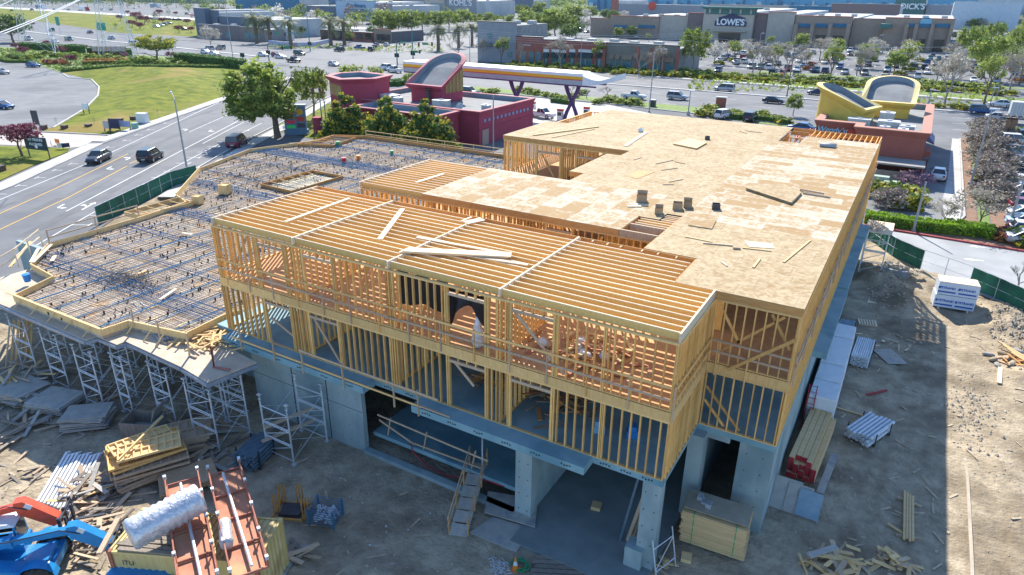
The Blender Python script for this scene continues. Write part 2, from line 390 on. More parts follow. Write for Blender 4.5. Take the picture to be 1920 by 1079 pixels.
for y_ in (147,154.5,162): 
    for i in range(26):
        mb = MB(); x = -75+i*9; mb.quad((x,y_-.08,S+.026),(x+3,y_-.08,S+.026),(x+3,y_+.08,S+.026),(x,y_+.08,S+.026)); mk('lane_dash', mb, white_p, kind='structure')
# lawn rising in a low knoll beside the side street
HILL = PP(S,(452,172),(452,130),(330,127),(200,127),(118,137),(170,150),(185,164),(182,180),(160,205),(100,240),(60,244),(108,250),(210,253),(250,240),(330,210))
mb = MB(); ids = {}; xs = [p[0] for p in HILL]; ys = [p[1] for p in HILL]; n1, n2 = 110, 70
for j in range(n2+1):
    for i in range(n1+1):
        x = min(xs)+(max(xs)-min(xs))*i/n1; y = min(ys)+(max(ys)-min(ys))*j/n2; d = polydist(x,y,HILL); ins = inpoly(x,y,HILL)
        if ins or d < 1.2:
            h = S+.08 + (min(1,d/14)**1.5*1.6 + min(1,d/4)*(.25*mnoise.noise(V((x*.07,y*.07,2)))+.12*mnoise.fractal(V((x*.3,y*.3,2)),1,2,3)) if ins else -.1)
            ids[i,j] = len(mb.v); mb.v.append((x,y,h))
for j in range(n2):
    for i in range(n1):
        q = [(i,j),(i+1,j),(i+1,j+1),(i,j+1)]
        if all(k in ids for k in q): mb.f.append([ids[k] for k in q]); mb.mi.append(0)
mk('lawn_knoll', mb, grass_m, smooth=True, kind='structure')
sheet('lawn', PP(S,(-60,373),(0,340),(60,313),(128,286),(130,279),(110,279),(0,275),(-60,272)), S+.1, grass_m)
sheet('car_park', PP(S,(-40,274),(100,243),(160,207),(184,180),(186,164),(170,150),(116,137),(60,122),(0,112),(-80,112)), S+.03, asph)
sheet('driveway', PP(S,(0,272),(130,278),(150,276),(208,252),(108,249),(60,243),(-30,262)), S+.034, M('driveway_concrete',(.4,.35,.31),(.47,.42,.37),sc=.4,rough=.85,pos=True))
ribbon('kerb', PP(S,(66,248),(110,250),(206,255)), .25, S+.035, conc_pave, h=.15, kind='structure')
ribbon('kerb', PP(S,(100,241),(160,205),(184,180),(186,164),(172,150),(130,147),(118,139)), .3, S+.035, conc_pave, h=.15, kind='structure')
# planted belt between the car park and the main road
sheet('planted_belt', PP(S,(-60,85),(60,92),(200,100),(330,108),(455,121),(452,131),(330,128),(200,129),(118,138),(60,118),(0,108),(-60,105)), S+.05, cover_m)
# verge and far meadow by the highway
sheet('meadow', [(-900,330),(-700,300),(-522,262),(-420,236),(-366,220),(-300,225),(-330,330),(-470,343),(-700,370),(-900,395)], S+.02, grass_m)
sheet('far_terrain', [(-3400,700),(3400,700),(3400,4100),(-3400,4100)], S+.02, field_m)
# right-hand side: driveway past the site, drive-through lane, planted strips
drive_m = M('drive_concrete', (.3,.31,.315), (.36,.37,.37), sc=.3, rough=.8, pos=True, c3=(.26,.27,.28), sc3=.12, k3=.55)
sheet('service_drive', [(-3.5,76.2),(40,76.2),(40,45),(21.5,50),(10.3,59.7),(3,66.1),(.4,69),(-2,75)], S+.02, drive_m)
sheet('drive_through', [(-1.4,82.5),(5.2,81),(6.4,85),(6.7,137),(1.5,137),(2.3,104),(1.8,93),(.9,88)], S+.024, asph)
sheet('drive_through_pavement', [(5.0,82.2),(6.2,84),(6.6,90),(6.9,137),(5.9,137),(5.2,105),(4.6,92)], S+.028, conc_pave)
ribbon('red_kerb', [(-3,76.7),(.4,76.6),(5.7,76.35),(11.3,76.2),(40,75.4)], .28, S+.02, red_p, h=.15, kind='structure')
sheet('hedge_bed', [(-3,76.9),(40,75.7),(40,79),(9.5,79),(9,85),(7.6,86),(6.8,86),(5.8,82),(4.5,80.6),(-3,80.6)], S+.05, mulch_m)
sheet('mulch_strip', [(6.9,86),(7.9,86),(8.2,139),(7.2,139)], S+.06, mulch_m)
sheet('grass_strip', [(8.0,84),(9.0,84),(9.2,139.5),(8.3,139.5)], S+.064, cover_m)
sheet('planted_strip', [(9.1,80),(10.9,80),(13.2,119),(13.6,139),(9.3,139)], S+.056, mulch_m)
ribbon('kerb', [(10.9,80),(11.8,95),(13.3,119),(13.8,139)], .2, S+.05, conc_pave, h=.14, kind='structure')
ribbon('kerb', [(-1.4,82.3),(4.6,80.7),(5.8,82),(6.7,86),(7,137)], .2, S+.05, conc_pave, h=.14, kind='structure')
for (a,b) in (((1850,465),(1815,462)),((1845,490),(1805,486))):
    p, q = P(*a,S), P(*b,S); d = (q-p).normalized(); n_ = V((-d.y,d.x,0)); mb = MB(); L0 = (q-p).length
    mb.quad(*[(v_.x,v_.y,S+.03) for v_ in (p-n_*.1, p+d*L0*.5-n_*.1, p+d*L0*.5+n_*.1, p+n_*.1)]); mb.quad(*[(v_.x,v_.y,S+.03) for v_ in (p+d*L0*.5-n_*.35, p+d*L0, p+d*L0*.5+n_*.35)]); mk('lane_arrow', mb, white_p, kind='structure')
# planting beds of the shopping lots
for pts in ([(-60,197),(160,195),(160,203),(-60,204)], [(-45,226),(90,224),(90,228),(-45,230)], [(-60,140),(-36,137.5),(-28,140),(-33,146),(-57,146)], [(-30,134.6),(-14,131),(-9,134),(-13,136.5),(-30,138)], [(-125,197),(-64,197),(-64,203),(-125,203)], [(-100,141),(-60,141),(-58,147),(-96,147)]):
    sheet('planting_bed', pts, S+.04, cover_m)
sheet('forecourt', [(-93,100),(-48,97),(-44,132),(-57,138),(-93,139)], S+.03, conc_pave)
sheet('gas_lawn', [(-108,104.5),(-93.5,80),(-70,76),(-70,88),(-88,96),(-100,112)], S+.05, grass_m)
# edge beam along the dirt road
ribbon('kerb_beam', [(6.2,25),(6.22,30),(6.2,36.6),(6.12,38.5)], .14, G-.03, M('dusty_beam',(.4,.34,.26),(.48,.42,.33),sc=2,rough=.9,pos=True), h=.13, kind='structure')
ribbon('kerb_beam', [(-24.5,15.2),(-20,14.0),(-14.5,12.6),(-9,11.6)], .5, G-.1, conc_pave, h=.28, kind='structure')

# crack sealing, patches and tyre-darkened lanes
seal_m = M('road_patch',(.12,.124,.13),(.16,.164,.17),sc=.4,rough=.8,pos=True,spec=.2)
def along(pts, t, off):
    L_ = [math.hypot(pts[i+1][0]-pts[i][0],pts[i+1][1]-pts[i][1]) for i in range(len(pts)-1)]; s_ = t*sum(L_)
    for i, l in enumerate(L_):
        if s_ <= l or i == len(L_)-1:
            d = ((pts[i+1][0]-pts[i][0])/l, (pts[i+1][1]-pts[i][1])/l); return (pts[i][0]+d[0]*s_+d[1]*off, pts[i][1]+d[1]*s_-d[0]*off)
        s_ -= l
rp = random.Random(61)
for k in range(34):
    t0 = rp.uniform(0,.8); t1 = min(1,t0+rp.uniform(.04,.3)); off = rp.uniform(1.5,16.5)
    ribbon('road_seam', [along(FARK[1:6],t0+(t1-t0)*i/6,off+rp.uniform(-.12,.12)) for i in range(7)], rp.choice((.07,.1,.5,.8)), S+.014+.0003*k, seal_m, kind='structure')
for k in range(46):
    x_, y_ = rp.uniform(-150,60), rp.choice((144,150,158,166,176,181,187))+rp.uniform(-1.5,1.5); l = rp.uniform(6,60)
    ribbon('road_seam', [(x_+l*i/5,y_+rp.uniform(-.15,.15)) for i in range(6)], rp.choice((.12,.2,.9,1.4)), S+.0145+.0002*k, seal_m, kind='structure')
for k in range(10):
    p = P(rp.uniform(560,720),rp.uniform(108,140),S); a = rp.uniform(0,3); l = rp.uniform(8,25); ribbon('road_seam', [(p.x+math.cos(a)*l*i/4,p.y+math.sin(a)*l*i/4) for i in range(5)], rp.choice((.2,.7,1.2)), S+.0165+.0003*k, seal_m, kind='structure')
for k in range(16):
    p = P(rp.uniform(0,170),rp.uniform(150,235),S); a = rp.uniform(.2,1.0); l = rp.uniform(5,22); ribbon('lot_seam', [(p.x+math.cos(a)*l*i/4+rp.uniform(-.2,.2),p.y+math.sin(a)*l*i/4) for i in range(5)], rp.choice((.1,.15,.5)), S+.034+.0003*k, seal_m, kind='structure')
# stall lines of the shopping lots
for y_ in (236,252,268,290,312,332):
    mb = MB()
    for i in range(64): x_ = -68+i*2.75; mb.quad((x_,y_-2.6,S+.03),(x_+.12,y_-2.6,S+.03),(x_+.12,y_+2.6,S+.03),(x_,y_+2.6,S+.03))
    mk('stall_lines', mb, white_p, kind='structure')
# small timber bits strewn about the yard
r_ = random.Random(14); mb = MB(); bit_m = M('strewn_timber',(.4,.32,.22),(.55,.45,.32),sc=3,rough=.85,pos=True)
for _ in range(260):
    x, y = (r_.uniform(-46,-4), r_.uniform(9,21)) if r_.random() < .55 else (r_.uniform(-1,13), r_.uniform(22,62)); mb.cbox((x,y,site_h(x,y)+.03),(r_.uniform(.15,.9),r_.uniform(.04,.12),.04),rz=r_.uniform(0,3.14),ry=r_.uniform(-.1,.1))
mk('strewn_timber_bits', mb, bit_m, kind='stuff')
# ================================================================ the timber frame on its concrete podium
def woodmat(name, c, c2, rand=.14, rough=.75, sc=6, stretch=(2,2,.35)):
    return M(name, c, c2, sc=sc, rough=rough, rand=rand, stretch=stretch, bump=.15, bsc=20, spec=.25)
stud_m = woodmat('stud_timber', (.68,.385,.125), (.8,.51,.19), rand=.24)
plate_m = woodmat('plate_timber', (.7,.43,.165), (.8,.54,.23))
rim_m = woodmat('rim_board', (.5,.25,.085), (.6,.33,.12), stretch=(.4,2,2))
pale_m = woodmat('pale_timber', (.72,.58,.4), (.82,.69,.5), stretch=(.5,.5,2))
grey_w = woodmat('weathered_timber', (.45,.33,.22), (.56,.43,.3))
web_m = M('osb_web', (.68,.43,.14), (.78,.54,.21), sc=9, rough=.8, rand=.08, spec=.2)
floor_m = M('osb_floor', (.54,.31,.14), (.64,.39,.2), sc=3, rough=.85, pos=True, spec=.2)
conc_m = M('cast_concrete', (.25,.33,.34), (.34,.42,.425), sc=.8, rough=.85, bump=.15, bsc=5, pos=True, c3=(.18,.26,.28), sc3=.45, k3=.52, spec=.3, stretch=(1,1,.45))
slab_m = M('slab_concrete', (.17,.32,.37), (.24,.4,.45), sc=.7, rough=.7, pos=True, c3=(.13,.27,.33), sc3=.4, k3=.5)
# sheathing: strand board, every sheet its own tone with paler, dried edges
def osb_mat(name, tan, pale, amt):
    m = bpy.data.materials.new(name); m.use_nodes = True; n = m.node_tree.nodes; L = m.node_tree.links; b = n['Principled BSDF']
    b.inputs['Roughness'].default_value = .8; b.inputs['Specular IOR Level'].default_value = .15
    g = n.new('ShaderNodeNewGeometry'); t = n.new('ShaderNodeTexVoronoi'); t.inputs['Scale'].default_value = 6; L.new(g.outputs['Position'], t.inputs['Vector'])
    oi = n.new('ShaderNodeObjectInfo'); t2 = n.new('ShaderNodeTexNoise'); t2.inputs['Scale'].default_value = 1.6; t2.inputs['Detail'].default_value = 6; L.new(g.outputs['Position'], t2.inputs['Vector'])
    a = n.new('ShaderNodeMath'); a.operation = 'MULTIPLY_ADD'; a.inputs[1].default_value = amt; L.new(oi.outputs['Random'], a.inputs[0])
    sub = n.new('ShaderNodeMath'); sub.operation = 'MULTIPLY_ADD'; sub.inputs[1].default_value = .9; sub.inputs[2].default_value = -.45; L.new(t2.outputs[0], sub.inputs[0]); L.new(sub.outputs[0], a.inputs[2])
    sp = n.new('ShaderNodeSeparateColor'); L.new(t.outputs['Color'], sp.inputs[0])
    a2 = n.new('ShaderNodeMath'); a2.operation = 'MULTIPLY_ADD'; a2.inputs[1].default_value = .7; L.new(sp.outputs[0], a2.inputs[0]); L.new(a.outputs[0], a2.inputs[2])
    # dried border of the sheet
    tc = n.new('ShaderNodeTexCoord'); s2 = n.new('ShaderNodeSeparateXYZ'); L.new(tc.outputs['Generated'], s2.inputs[0])
    def edge(out, k):
        p = n.new('ShaderNodeMath'); p.operation = 'PINGPONG'; p.inputs[1].default_value = .5; L.new(out, p.inputs[0])
        q = n.new('ShaderNodeMapRange'); q.inputs[1].default_value = 0; q.inputs[2].default_value = k; q.inputs[3].default_value = -.55; q.inputs[4].default_value = 0; L.new(p.outputs[0], q.inputs[0]); return q.outputs[0]
    mi = n.new('ShaderNodeMath'); mi.operation = 'MINIMUM'; L.new(edge(s2.outputs[0], .12), mi.inputs[0]); L.new(edge(s2.outputs[1], .2), mi.inputs[1])
    a3 = n.new('ShaderNodeMath'); a3.operation = 'MULTIPLY_ADD'; a3.inputs[1].default_value = amt; L.new(mi.outputs[0], a3.inputs[0]); L.new(a2.outputs[0], a3.inputs[2])
    r = n.new('ShaderNodeValToRGB'); r.color_ramp.elements[0].position = .1; r.color_ramp.elements[1].position = 1.0
    r.color_ramp.elements[0].color = (*pale,1); r.color_ramp.elements[1].color = (*tan,1); L.new(a3.outputs[0], r.inputs[0]); L.new(r.outputs[0], b.inputs['Base Color'])
    return m
osb_a = osb_mat('osb_weathered', (.34,.225,.105), (.54,.47,.36), .95)
osb_b = osb_mat('osb_fresh', (.3,.205,.1), (.47,.375,.235), .3)
BL = thing('timber_frame_building', 'long timber framed building under construction on a concrete podium, roof half sheathed', 'building', (-17,40,G))
XL, XR, Y0, YB, X2, Y1, Y3 = -31.7, -5.75, 22.25, 30.1, -2.25, 27.0, 68.7
ZF, ZP, ZJ, ZR = 3.28, 6.24, 6.24, 6.6       # upper floor, top of upper plate, joist bottom, joist top
# ---- podium slab with its stepped balcony edge
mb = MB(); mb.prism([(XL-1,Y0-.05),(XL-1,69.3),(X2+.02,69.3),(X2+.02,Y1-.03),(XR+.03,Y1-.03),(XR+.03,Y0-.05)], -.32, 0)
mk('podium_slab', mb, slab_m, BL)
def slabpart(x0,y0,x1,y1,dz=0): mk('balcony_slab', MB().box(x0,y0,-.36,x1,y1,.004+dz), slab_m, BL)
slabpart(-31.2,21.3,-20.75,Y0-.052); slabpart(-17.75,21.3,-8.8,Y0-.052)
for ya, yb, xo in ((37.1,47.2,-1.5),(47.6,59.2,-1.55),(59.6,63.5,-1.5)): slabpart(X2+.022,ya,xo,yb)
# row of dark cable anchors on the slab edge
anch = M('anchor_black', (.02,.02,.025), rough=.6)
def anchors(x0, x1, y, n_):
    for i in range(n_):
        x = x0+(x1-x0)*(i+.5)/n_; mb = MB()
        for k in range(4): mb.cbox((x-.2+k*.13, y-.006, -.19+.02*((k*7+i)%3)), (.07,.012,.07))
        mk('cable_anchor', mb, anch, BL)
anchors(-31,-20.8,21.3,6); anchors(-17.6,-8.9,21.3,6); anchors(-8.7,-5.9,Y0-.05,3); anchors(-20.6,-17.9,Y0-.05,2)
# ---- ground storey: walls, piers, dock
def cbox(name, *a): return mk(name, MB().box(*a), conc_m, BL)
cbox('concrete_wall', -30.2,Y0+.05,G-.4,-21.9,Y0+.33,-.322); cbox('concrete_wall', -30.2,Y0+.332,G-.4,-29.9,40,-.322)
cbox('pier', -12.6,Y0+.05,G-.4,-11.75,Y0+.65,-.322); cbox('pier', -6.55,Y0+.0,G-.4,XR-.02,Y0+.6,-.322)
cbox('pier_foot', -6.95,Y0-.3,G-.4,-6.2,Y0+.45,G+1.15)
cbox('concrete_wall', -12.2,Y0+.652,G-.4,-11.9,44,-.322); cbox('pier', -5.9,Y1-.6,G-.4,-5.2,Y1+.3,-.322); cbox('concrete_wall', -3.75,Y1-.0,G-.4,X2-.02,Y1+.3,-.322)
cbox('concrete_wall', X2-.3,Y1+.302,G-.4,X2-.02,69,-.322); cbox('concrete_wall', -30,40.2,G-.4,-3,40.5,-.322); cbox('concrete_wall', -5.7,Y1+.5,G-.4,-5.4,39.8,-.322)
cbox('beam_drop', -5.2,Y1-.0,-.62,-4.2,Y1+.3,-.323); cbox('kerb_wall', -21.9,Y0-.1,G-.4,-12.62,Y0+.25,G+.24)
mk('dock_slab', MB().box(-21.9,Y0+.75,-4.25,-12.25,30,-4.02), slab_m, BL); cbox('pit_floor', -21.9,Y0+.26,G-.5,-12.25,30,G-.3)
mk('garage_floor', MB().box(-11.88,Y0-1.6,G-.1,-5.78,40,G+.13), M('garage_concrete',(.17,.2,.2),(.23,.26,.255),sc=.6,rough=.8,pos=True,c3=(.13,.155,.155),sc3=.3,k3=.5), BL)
ties = MB()
for i in range(13):
    for j in range(5): ties.cbox((-29.6+i*.61,Y0+.046,G+.5+j*.9),(.035,.012,.035))
for j in range(5):
    for x in (-12.4,-11.95,-6.4,-5.95,-3.4,-2.7): ties.cbox((x,(Y0+.046) if x < -11 else ((Y0-.004) if x < -5 else Y1-.004),G+.5+j*.9),(.05,.012,.05))
mk('tie_holes', ties, anch, BL, kind='stuff')
for z in (-2.45,): mk('form_seam', MB().box(-30.2,Y0+.04,z,-21.9,Y0+.052,z+.02), anch, BL)
for x in (-27,-24.4): mk('wall_joint', MB().box(x,Y0+.035,G,x+.05,Y0+.052,-.4), anch, BL)
# ---- studs, plates, headers
nstud = [0]; rest = MB()
WD, SW = .14, .05
def stud(x, y, z0, z1, along, big=True, w=SW):
    dx, dy = (w, WD) if along == 'x' else (WD, w)
    if big and nstud[0] < 300: nstud[0] += 1; piece('stud', BL, x, y, z0, dx, dy, z1-z0, stud_m)
    else: rest.box(x-dx/2, y-dy/2, z0, x+dx/2, y+dy/2, z1)
platemb = MB()
def wall(a, b, c, along, z0, z1, openings=(), big=True, sp=.406, hd=None):
    """stud wall along one axis at the other axis' position c; openings are (from, to, sill or None)"""
    def bx(u0, u1, w, za, zb, mat, nm):
        if along == 'x': q = MB().box(u0, c-w/2, za, u1, c+w/2, zb)
        else: q = MB().box(c-w/2, u0, za, c+w/2, u1, zb)
        if big: mk(nm, q, mat, BL)
        else: rest.add(q.v, q.f)
    bx(a, b, WD+.004, z0, z0+.045, plate_m, 'sole_plate'); bx(a, b, WD+.006, z1-.09, z1, plate_m, 'top_plate')
    hz = hd if hd else z1-.45
    def S_(u, za, zb, w=SW):
        if along == 'x': stud(u, c, za, zb, 'x', big, w)
        else: stud(c, u, za, zb, 'y', big, w)
    for (o0, o1, sill) in openings:
        bx(o0, o1, WD+.008, hz, hz+.14, grey_w, 'header')
        for u in (o0-.05, o1+.05): S_(u, z0+.045, z1-.09, .1)
        for u in (o0-.16, o1+.16): S_(u, z0+.045, z1-.09, .06)
        k = int((o1-o0)/.406)
        for i in range(1, k): S_(o0+(o1-o0)*i/k, hz+.14, z1-.09)
        if sill:
            bx(o0, o1, WD+.002, z0+sill, z0+sill+.05, plate_m, 'sill')
            for i in range(1, k): S_(o0+(o1-o0)*i/k, z0+.045, z0+sill)
    u = a+.03
    while u < b:
        if not any(o0-.21 < u < o1+.21 for o0, o1, _ in openings): S_(u, z0+.045, z1-.09)
        u += sp*rnd.uniform(.93,1.07)
    S_(b-.03, z0+.045, z1-.09)
ops = [(-28.2,-26.35,None),(-24.9,-23.0,None),(-16.1,-14.2,None),(-12.85,-10.9,None)]
dbl = [-22.3,-19.5,-13.6]
wall(XL, XR, Y0, 'x', 0, 2.82, ops, hd=2.42); wall(XL, XR, Y0, 'x', ZF, ZP, ops, hd=5.78)
for z0, z1 in ((.05,2.73),(ZF+.05,ZP-.09)):
    for x in (-31.5,-31.35,-25.75,-25.6,-19.6,-19.45,-19.3,-13.6,-13.4,-8.6,-8.45): stud(x, Y0, z0, z1, 'x')
wall(Y0+.1, Y1, XR, 'y', 0, 2.82, sp=.4); wall(Y0+.1, Y1, XR, 'y', ZF, ZP, sp=.4)
wall(XR+.1, X2, Y1, 'x', 0, 2.82); wall(XR+.1, X2, Y1, 'x', ZF, ZP)
wall(Y0+.1, YB, XL+.02, 'y', ZF, ZP); wall(Y0+.1, YB, XL+.02, 'y', 0, 2.82)
wall(-30.1, -10.2, 32.35, 'x', ZF, ZP, [(-16.5,-15,None)]); wall(-30.4, -19, 50.9, 'x', ZF, ZP, [(-27.1,-25,None),(-23.4,-21.2,None)], hd=5.5)
for z0, z1 in ((0,2.82),(ZF,ZP)):
    wall(Y1+.1, 68.7, X2-.07, 'y', z0, z1, big=False); wall(XL+.2, -7.6, YB, 'x', z0, z1, [(-29,-28,None),(-22,-21,None),(-17,-16,None)], big=False)
    for x in (-25.6,-19.5,-13.5): wall(Y0+.2, YB-.2, x, 'y', z0, z1, [(26.5,27.6,None)], big=False)
    for y in (34,40.5,47,53.5,60,66): wall(-9.8, X2-.3, y, 'x', z0, z1, big=False)  # partition rows added inside the main body to block light
    wall(30.3, 68, -9.9, 'y', z0, z1, [(37,38.2,None),(44,45,None)], big=False); wall(-30, -19, 40, 'x', z0, z1, big=False); wall(51, 69, -30.4, 'y', z0, z1, big=False)
    wall(-30.3, X2, 68.9, 'x', z0, z1, big=False); wall(50.9, 68.9, -19.5, 'y', z0, z1, big=False); wall(32.5, 40, -30.1, 'y', z0, z1, big=False)
    for x in (-25,-19,-13): wall(32.6, 39.9, x, 'y', z0, z1, big=False)
    wall(40.2, 50.8, -18.9, 'y', z0, z1, big=False); wall(51.2, 59, -25, 'y', z0, z1, big=False)
wall(-30.1,-10.2,32.35,'x',0,2.82,big=False); wall(-30.4,-19,50.9,'x',0,2.82,big=False)
mk('inner_studs', rest, stud_m, BL, kind='stuff')
# ---- upper floor: rim boards, deck
def rim(x0,y0,x1,y1,za,zb,mat=rim_m,nm='rim_board'): mk(nm, MB().box(x0,y0,za,x1,y1,zb), mat, BL)
xs_ = [XL, -26.9, -21.5, -16.8, -11.2, XR]
for i in range(5): rim(xs_[i]+.004, Y0-.075, xs_[i+1]-.004, Y0+.07, 2.824, 3.235, plate_m)
rim(XR-.07, Y0+.074, XR+.075, Y1-.08, 2.824, 3.235, plate_m); rim(XR+.08, Y1-.075, X2, Y1+.07, 2.824, 3.235, plate_m)
for i in range(7): rim(X2-.14, Y1+.074+i*5.94, X2+.004, Y1+.07+(i+1)*5.94-.004, 2.824, 3.235, rim_m)
rim(XL-.06, Y0+.074, XL+.08, YB, 2.824, 3.235, plate_m)
def deckp(poly, z, mat, nm='floor_deck'): mk(nm, MB().prism(poly, z-.03, z), mat, BL)
deckp([(XL+.1,Y0+.08),(XR-.08,Y0+.08),(XR-.08,YB+.05),(XL+.1,YB+.05)], 3.275, floor_m); deckp([(XR-.07,Y1+.08),(X2-.15,Y1+.08),(X2-.15,68.6),(-30.3,68.6),(-30.3,51),(-19,51),(-19,40),(-30,40),(-30,32.4),(-10,32.4),(-10,YB+.06),(XR-.07,YB+.06)], 3.275, floor_m)
# ---- guard rails nailed outside
for i in range(15):
    x = -31+i*1.81; bar('guard_post', BL, (x,Y0-.105,2.86), (x,Y0-.105,4.46), .09, .05, grey_w if i%3 else stud_m)
for z in (3.86,4.38):
    for i in range(4): bar('guard_rail', BL, (XL+.1+i*6.45,Y0-.155,z+rnd.uniform(-.03,.03)), (XL+.1+(i+1)*6.45-.03,Y0-.155,z+rnd.uniform(-.03,.03)), .04, .1, plate_m if z>4 else grey_w)
    bar('guard_rail', BL, (XR+.13,Y0,z), (XR+.13,Y1-.1,z), .04, .1, plate_m); bar('guard_rail', BL, (XR+.2,Y1-.13,z), (X2-.1,Y1-.13,z-.05), .04, .1, grey_w)
    for i in range(6): bar('guard_rail', BL, (X2+.12,Y1+i*6.9,z), (X2+.12,Y1+(i+1)*6.9-.05,z), .04, .1, grey_w)
for x in (-5.3,-4.0): bar('guard_post', BL, (x,Y1-.105,2.7), (x,Y1-.105,4.4), .09, .05, plate_m)
for i in range(16): bar('guard_post', BL, (X2+.09,Y1+.4+i*2.6,2.86), (X2+.09,Y1+.4+i*2.6,4.46), .05, .09, grey_w)
bar('loose_brace', BL, (-4.75,Y1-.2,3.15), (-2.35,Y1-.2,5.25), .05, .14, stud_m)
for x in (-29.5,-26.9,-24.8,-22.0,-18.75,-17.3): bar('edge_post', BL, (x,21.27,-.42), (x,21.27,1.02), .09, .045, grey_w)
bar('edge_rail', BL, (-24.9,21.22,.95), (-16.1,21.22,.9), .04, .1, grey_w); bar('edge_rail', BL, (-30.3,21.32,.2),(-17.2,21.34,.08), .05,.09, plate_m)
bar('edge_rail', BL, (-17.3,21.25,.2), (-15.6,21.4,.05), .1, .05, grey_w)
# diagonal braces behind the front wall
for (x0,z0,x1,z1) in ((-28.1,1.5,-25.6,.4),(-25.0,2.6,-23.2,.15),(-16,2.4,-14.9,1.4),(-10.4,3.4,-12.8,5.7),(-30.8,3.5,-29.2,5.9)): bar('wall_brace', BL, (x0,Y0+.14,z0), (x1,Y0+.14,z1), .045, .14, grey_w)
for (x0,z0,x1,z1) in ((-5.5,3.5,-2.9,6.0),(-5.5,5.9,-4.4,4.2),(-3.4,6.0,-2.5,4.6),(-5.6,1.9,-3.9,.1),(-5.6,1.2,-4.6,.1)): bar('wall_brace', BL, (x0,Y1+.16,z0), (x1,Y1+.16,z1), .045, .12, stud_m)
for (x,dx) in ((-24.3,.9),(-22,-.7),(-17.5,.6),(-14,.8)): bar('wall_brace', BL, (x,32.45,3.5), (x+dx,32.45,6), .045, .14, stud_m)
for (x,dx) in ((-26.8,1.2),(-22.9,1.3)): bar('wall_brace', BL, (x,51.05,5.4), (x+dx,51.05,3.6), .045, .14, stud_m)
# ---- roof joists: flanged, standing on edge
def joist_mesh(l):
    k = ('joist', round(l,2))
    if k not in CACHE:
        q = MB(); q.box(0,-.012,.038,l,.012,.305); q.cur = 1; q.box(0,-.026,.305,l,.026,.345); q.cur = 0; q.box(0,-.03,0,l,.03,.037)
        CACHE[k] = q.mesh('joist', [web_m, pale_m])
    return CACHE[k]
divs = [XL+.05, -25.6, -19.5, -13.5, XR-.02]
for b_ in range(4):
    y = Y0+.2; i = 0
    while y < YB-.05:
        xe = divs[b_+1] if not (b_ == 3 and y > 27.15) else -7.55
        ob('roof_joist', joist_mesh(xe-divs[b_]-.09), BL, loc=(divs[b_]+.045, y, ZJ)); y += .507
for i, x in enumerate(divs):
    y1_ = YB if i < 4 else Y1
    mk('divider_beam', MB().box(x-.04,Y0+.02,ZJ+.002,x+.04,y1_,ZR+.02), pale_m, BL)
for a, b_ in ((XL,-19.52),(-19.48,-13.52),(-13.48,-7.5)): rim(a+.05, YB+.002, b_, YB+.04, ZJ, ZR, rim_m, 'back_rim')
for x in (-12.7,-11.9,-11.2,-10.1,-9.3,-8.4): piece('blocking', BL, x, YB-.12, ZJ+.3, .05, .26, .045, pale_m)
rim(-7.55,27.12,-5.8,27.16,ZJ,ZR-.002,rim_m,'back_rim'); rim(-7.54,27.17,-7.5,YB,ZJ,ZR-.002,rim_m,'back_rim')
y = 32.5
while y < 39.9: ob('roof_joist', joist_mesh(5.0), BL, loc=(-30.15,y,ZJ)); y += .49
rim(-30.24,32.35,-30.17,39.9,ZJ,ZR+.01,pale_m,'divider_beam'); rim(-30.1,39.92,-25.1,39.97,ZJ,ZR,pale_m,'back_rim')
# the open back bay: rims with short blocks
rim(-9.6,67.1,-8.1,67.16,ZJ,ZR,rim_m,'back_rim'); rim(-8.0,68.55,X2,68.62,ZJ,ZR,rim_m,'back_rim'); rim(-9.7,68.9,-8,68.96,ZJ,ZR,rim_m,'back_rim'); rim(X2-.09,65,X2,68.5,ZJ,ZR+.01,rim_m,'back_rim')
for i in range(13): piece('blocking', BL, -7.7+i*.43, 66.8, ZJ+.02, .05, 3.3, .33, stud_m)
# stair well: cross joists
for i in range(3): ob('roof_joist', joist_mesh(1.9), BL, loc=(-12.0,34.0+i*.42,ZJ))
for i in range(4): ob('roof_joist', joist_mesh(.8), BL, loc=(-10.95,35.2+i*.3,ZJ))
rim(-12.25,32.3,-10.1,32.42,ZJ,ZR+.01,grey_w,'header_beam'); rim(-12.1,33.55,-10.1,33.66,ZJ,ZR,grey_w,'header_beam')
rim(-10.15,30.3,-10.1,36.3,ZJ,ZR-.02,rim_m,'rim_board'); rim(-12.22,32.45,-12.17,35,ZJ,ZR-.02,rim_m,'rim_board')
# ---- roof rim boards under the sheathing edges
for a, b_ in ((-25.1,-21.6),(-21.6,-16.8),(-16.8,-12.25)): rim(a+.004,32.28,b_-.004,32.34,ZJ,ZR-.02)
rim(-30.5,50.85,-24.6,50.9,ZJ,ZR-.02); rim(-24.59,50.85,-18.9,50.9,ZJ,ZR-.02); rim(XR+.02,Y1-.06,X2,Y1,ZJ,ZR-.02); rim(-18.9,40.02,-18.85,42.3,ZJ,ZR-.02); rim(-20,42.34,-18.9,42.4,ZJ,ZR-.02); rim(-20.02,42.4,-19.97,48.8,ZJ,ZR-.02)
for i in range(7): rim(X2-.06, Y1+.004+i*5.94, X2+.002, Y1+(i+1)*5.94-.004, ZJ, ZR-.02)
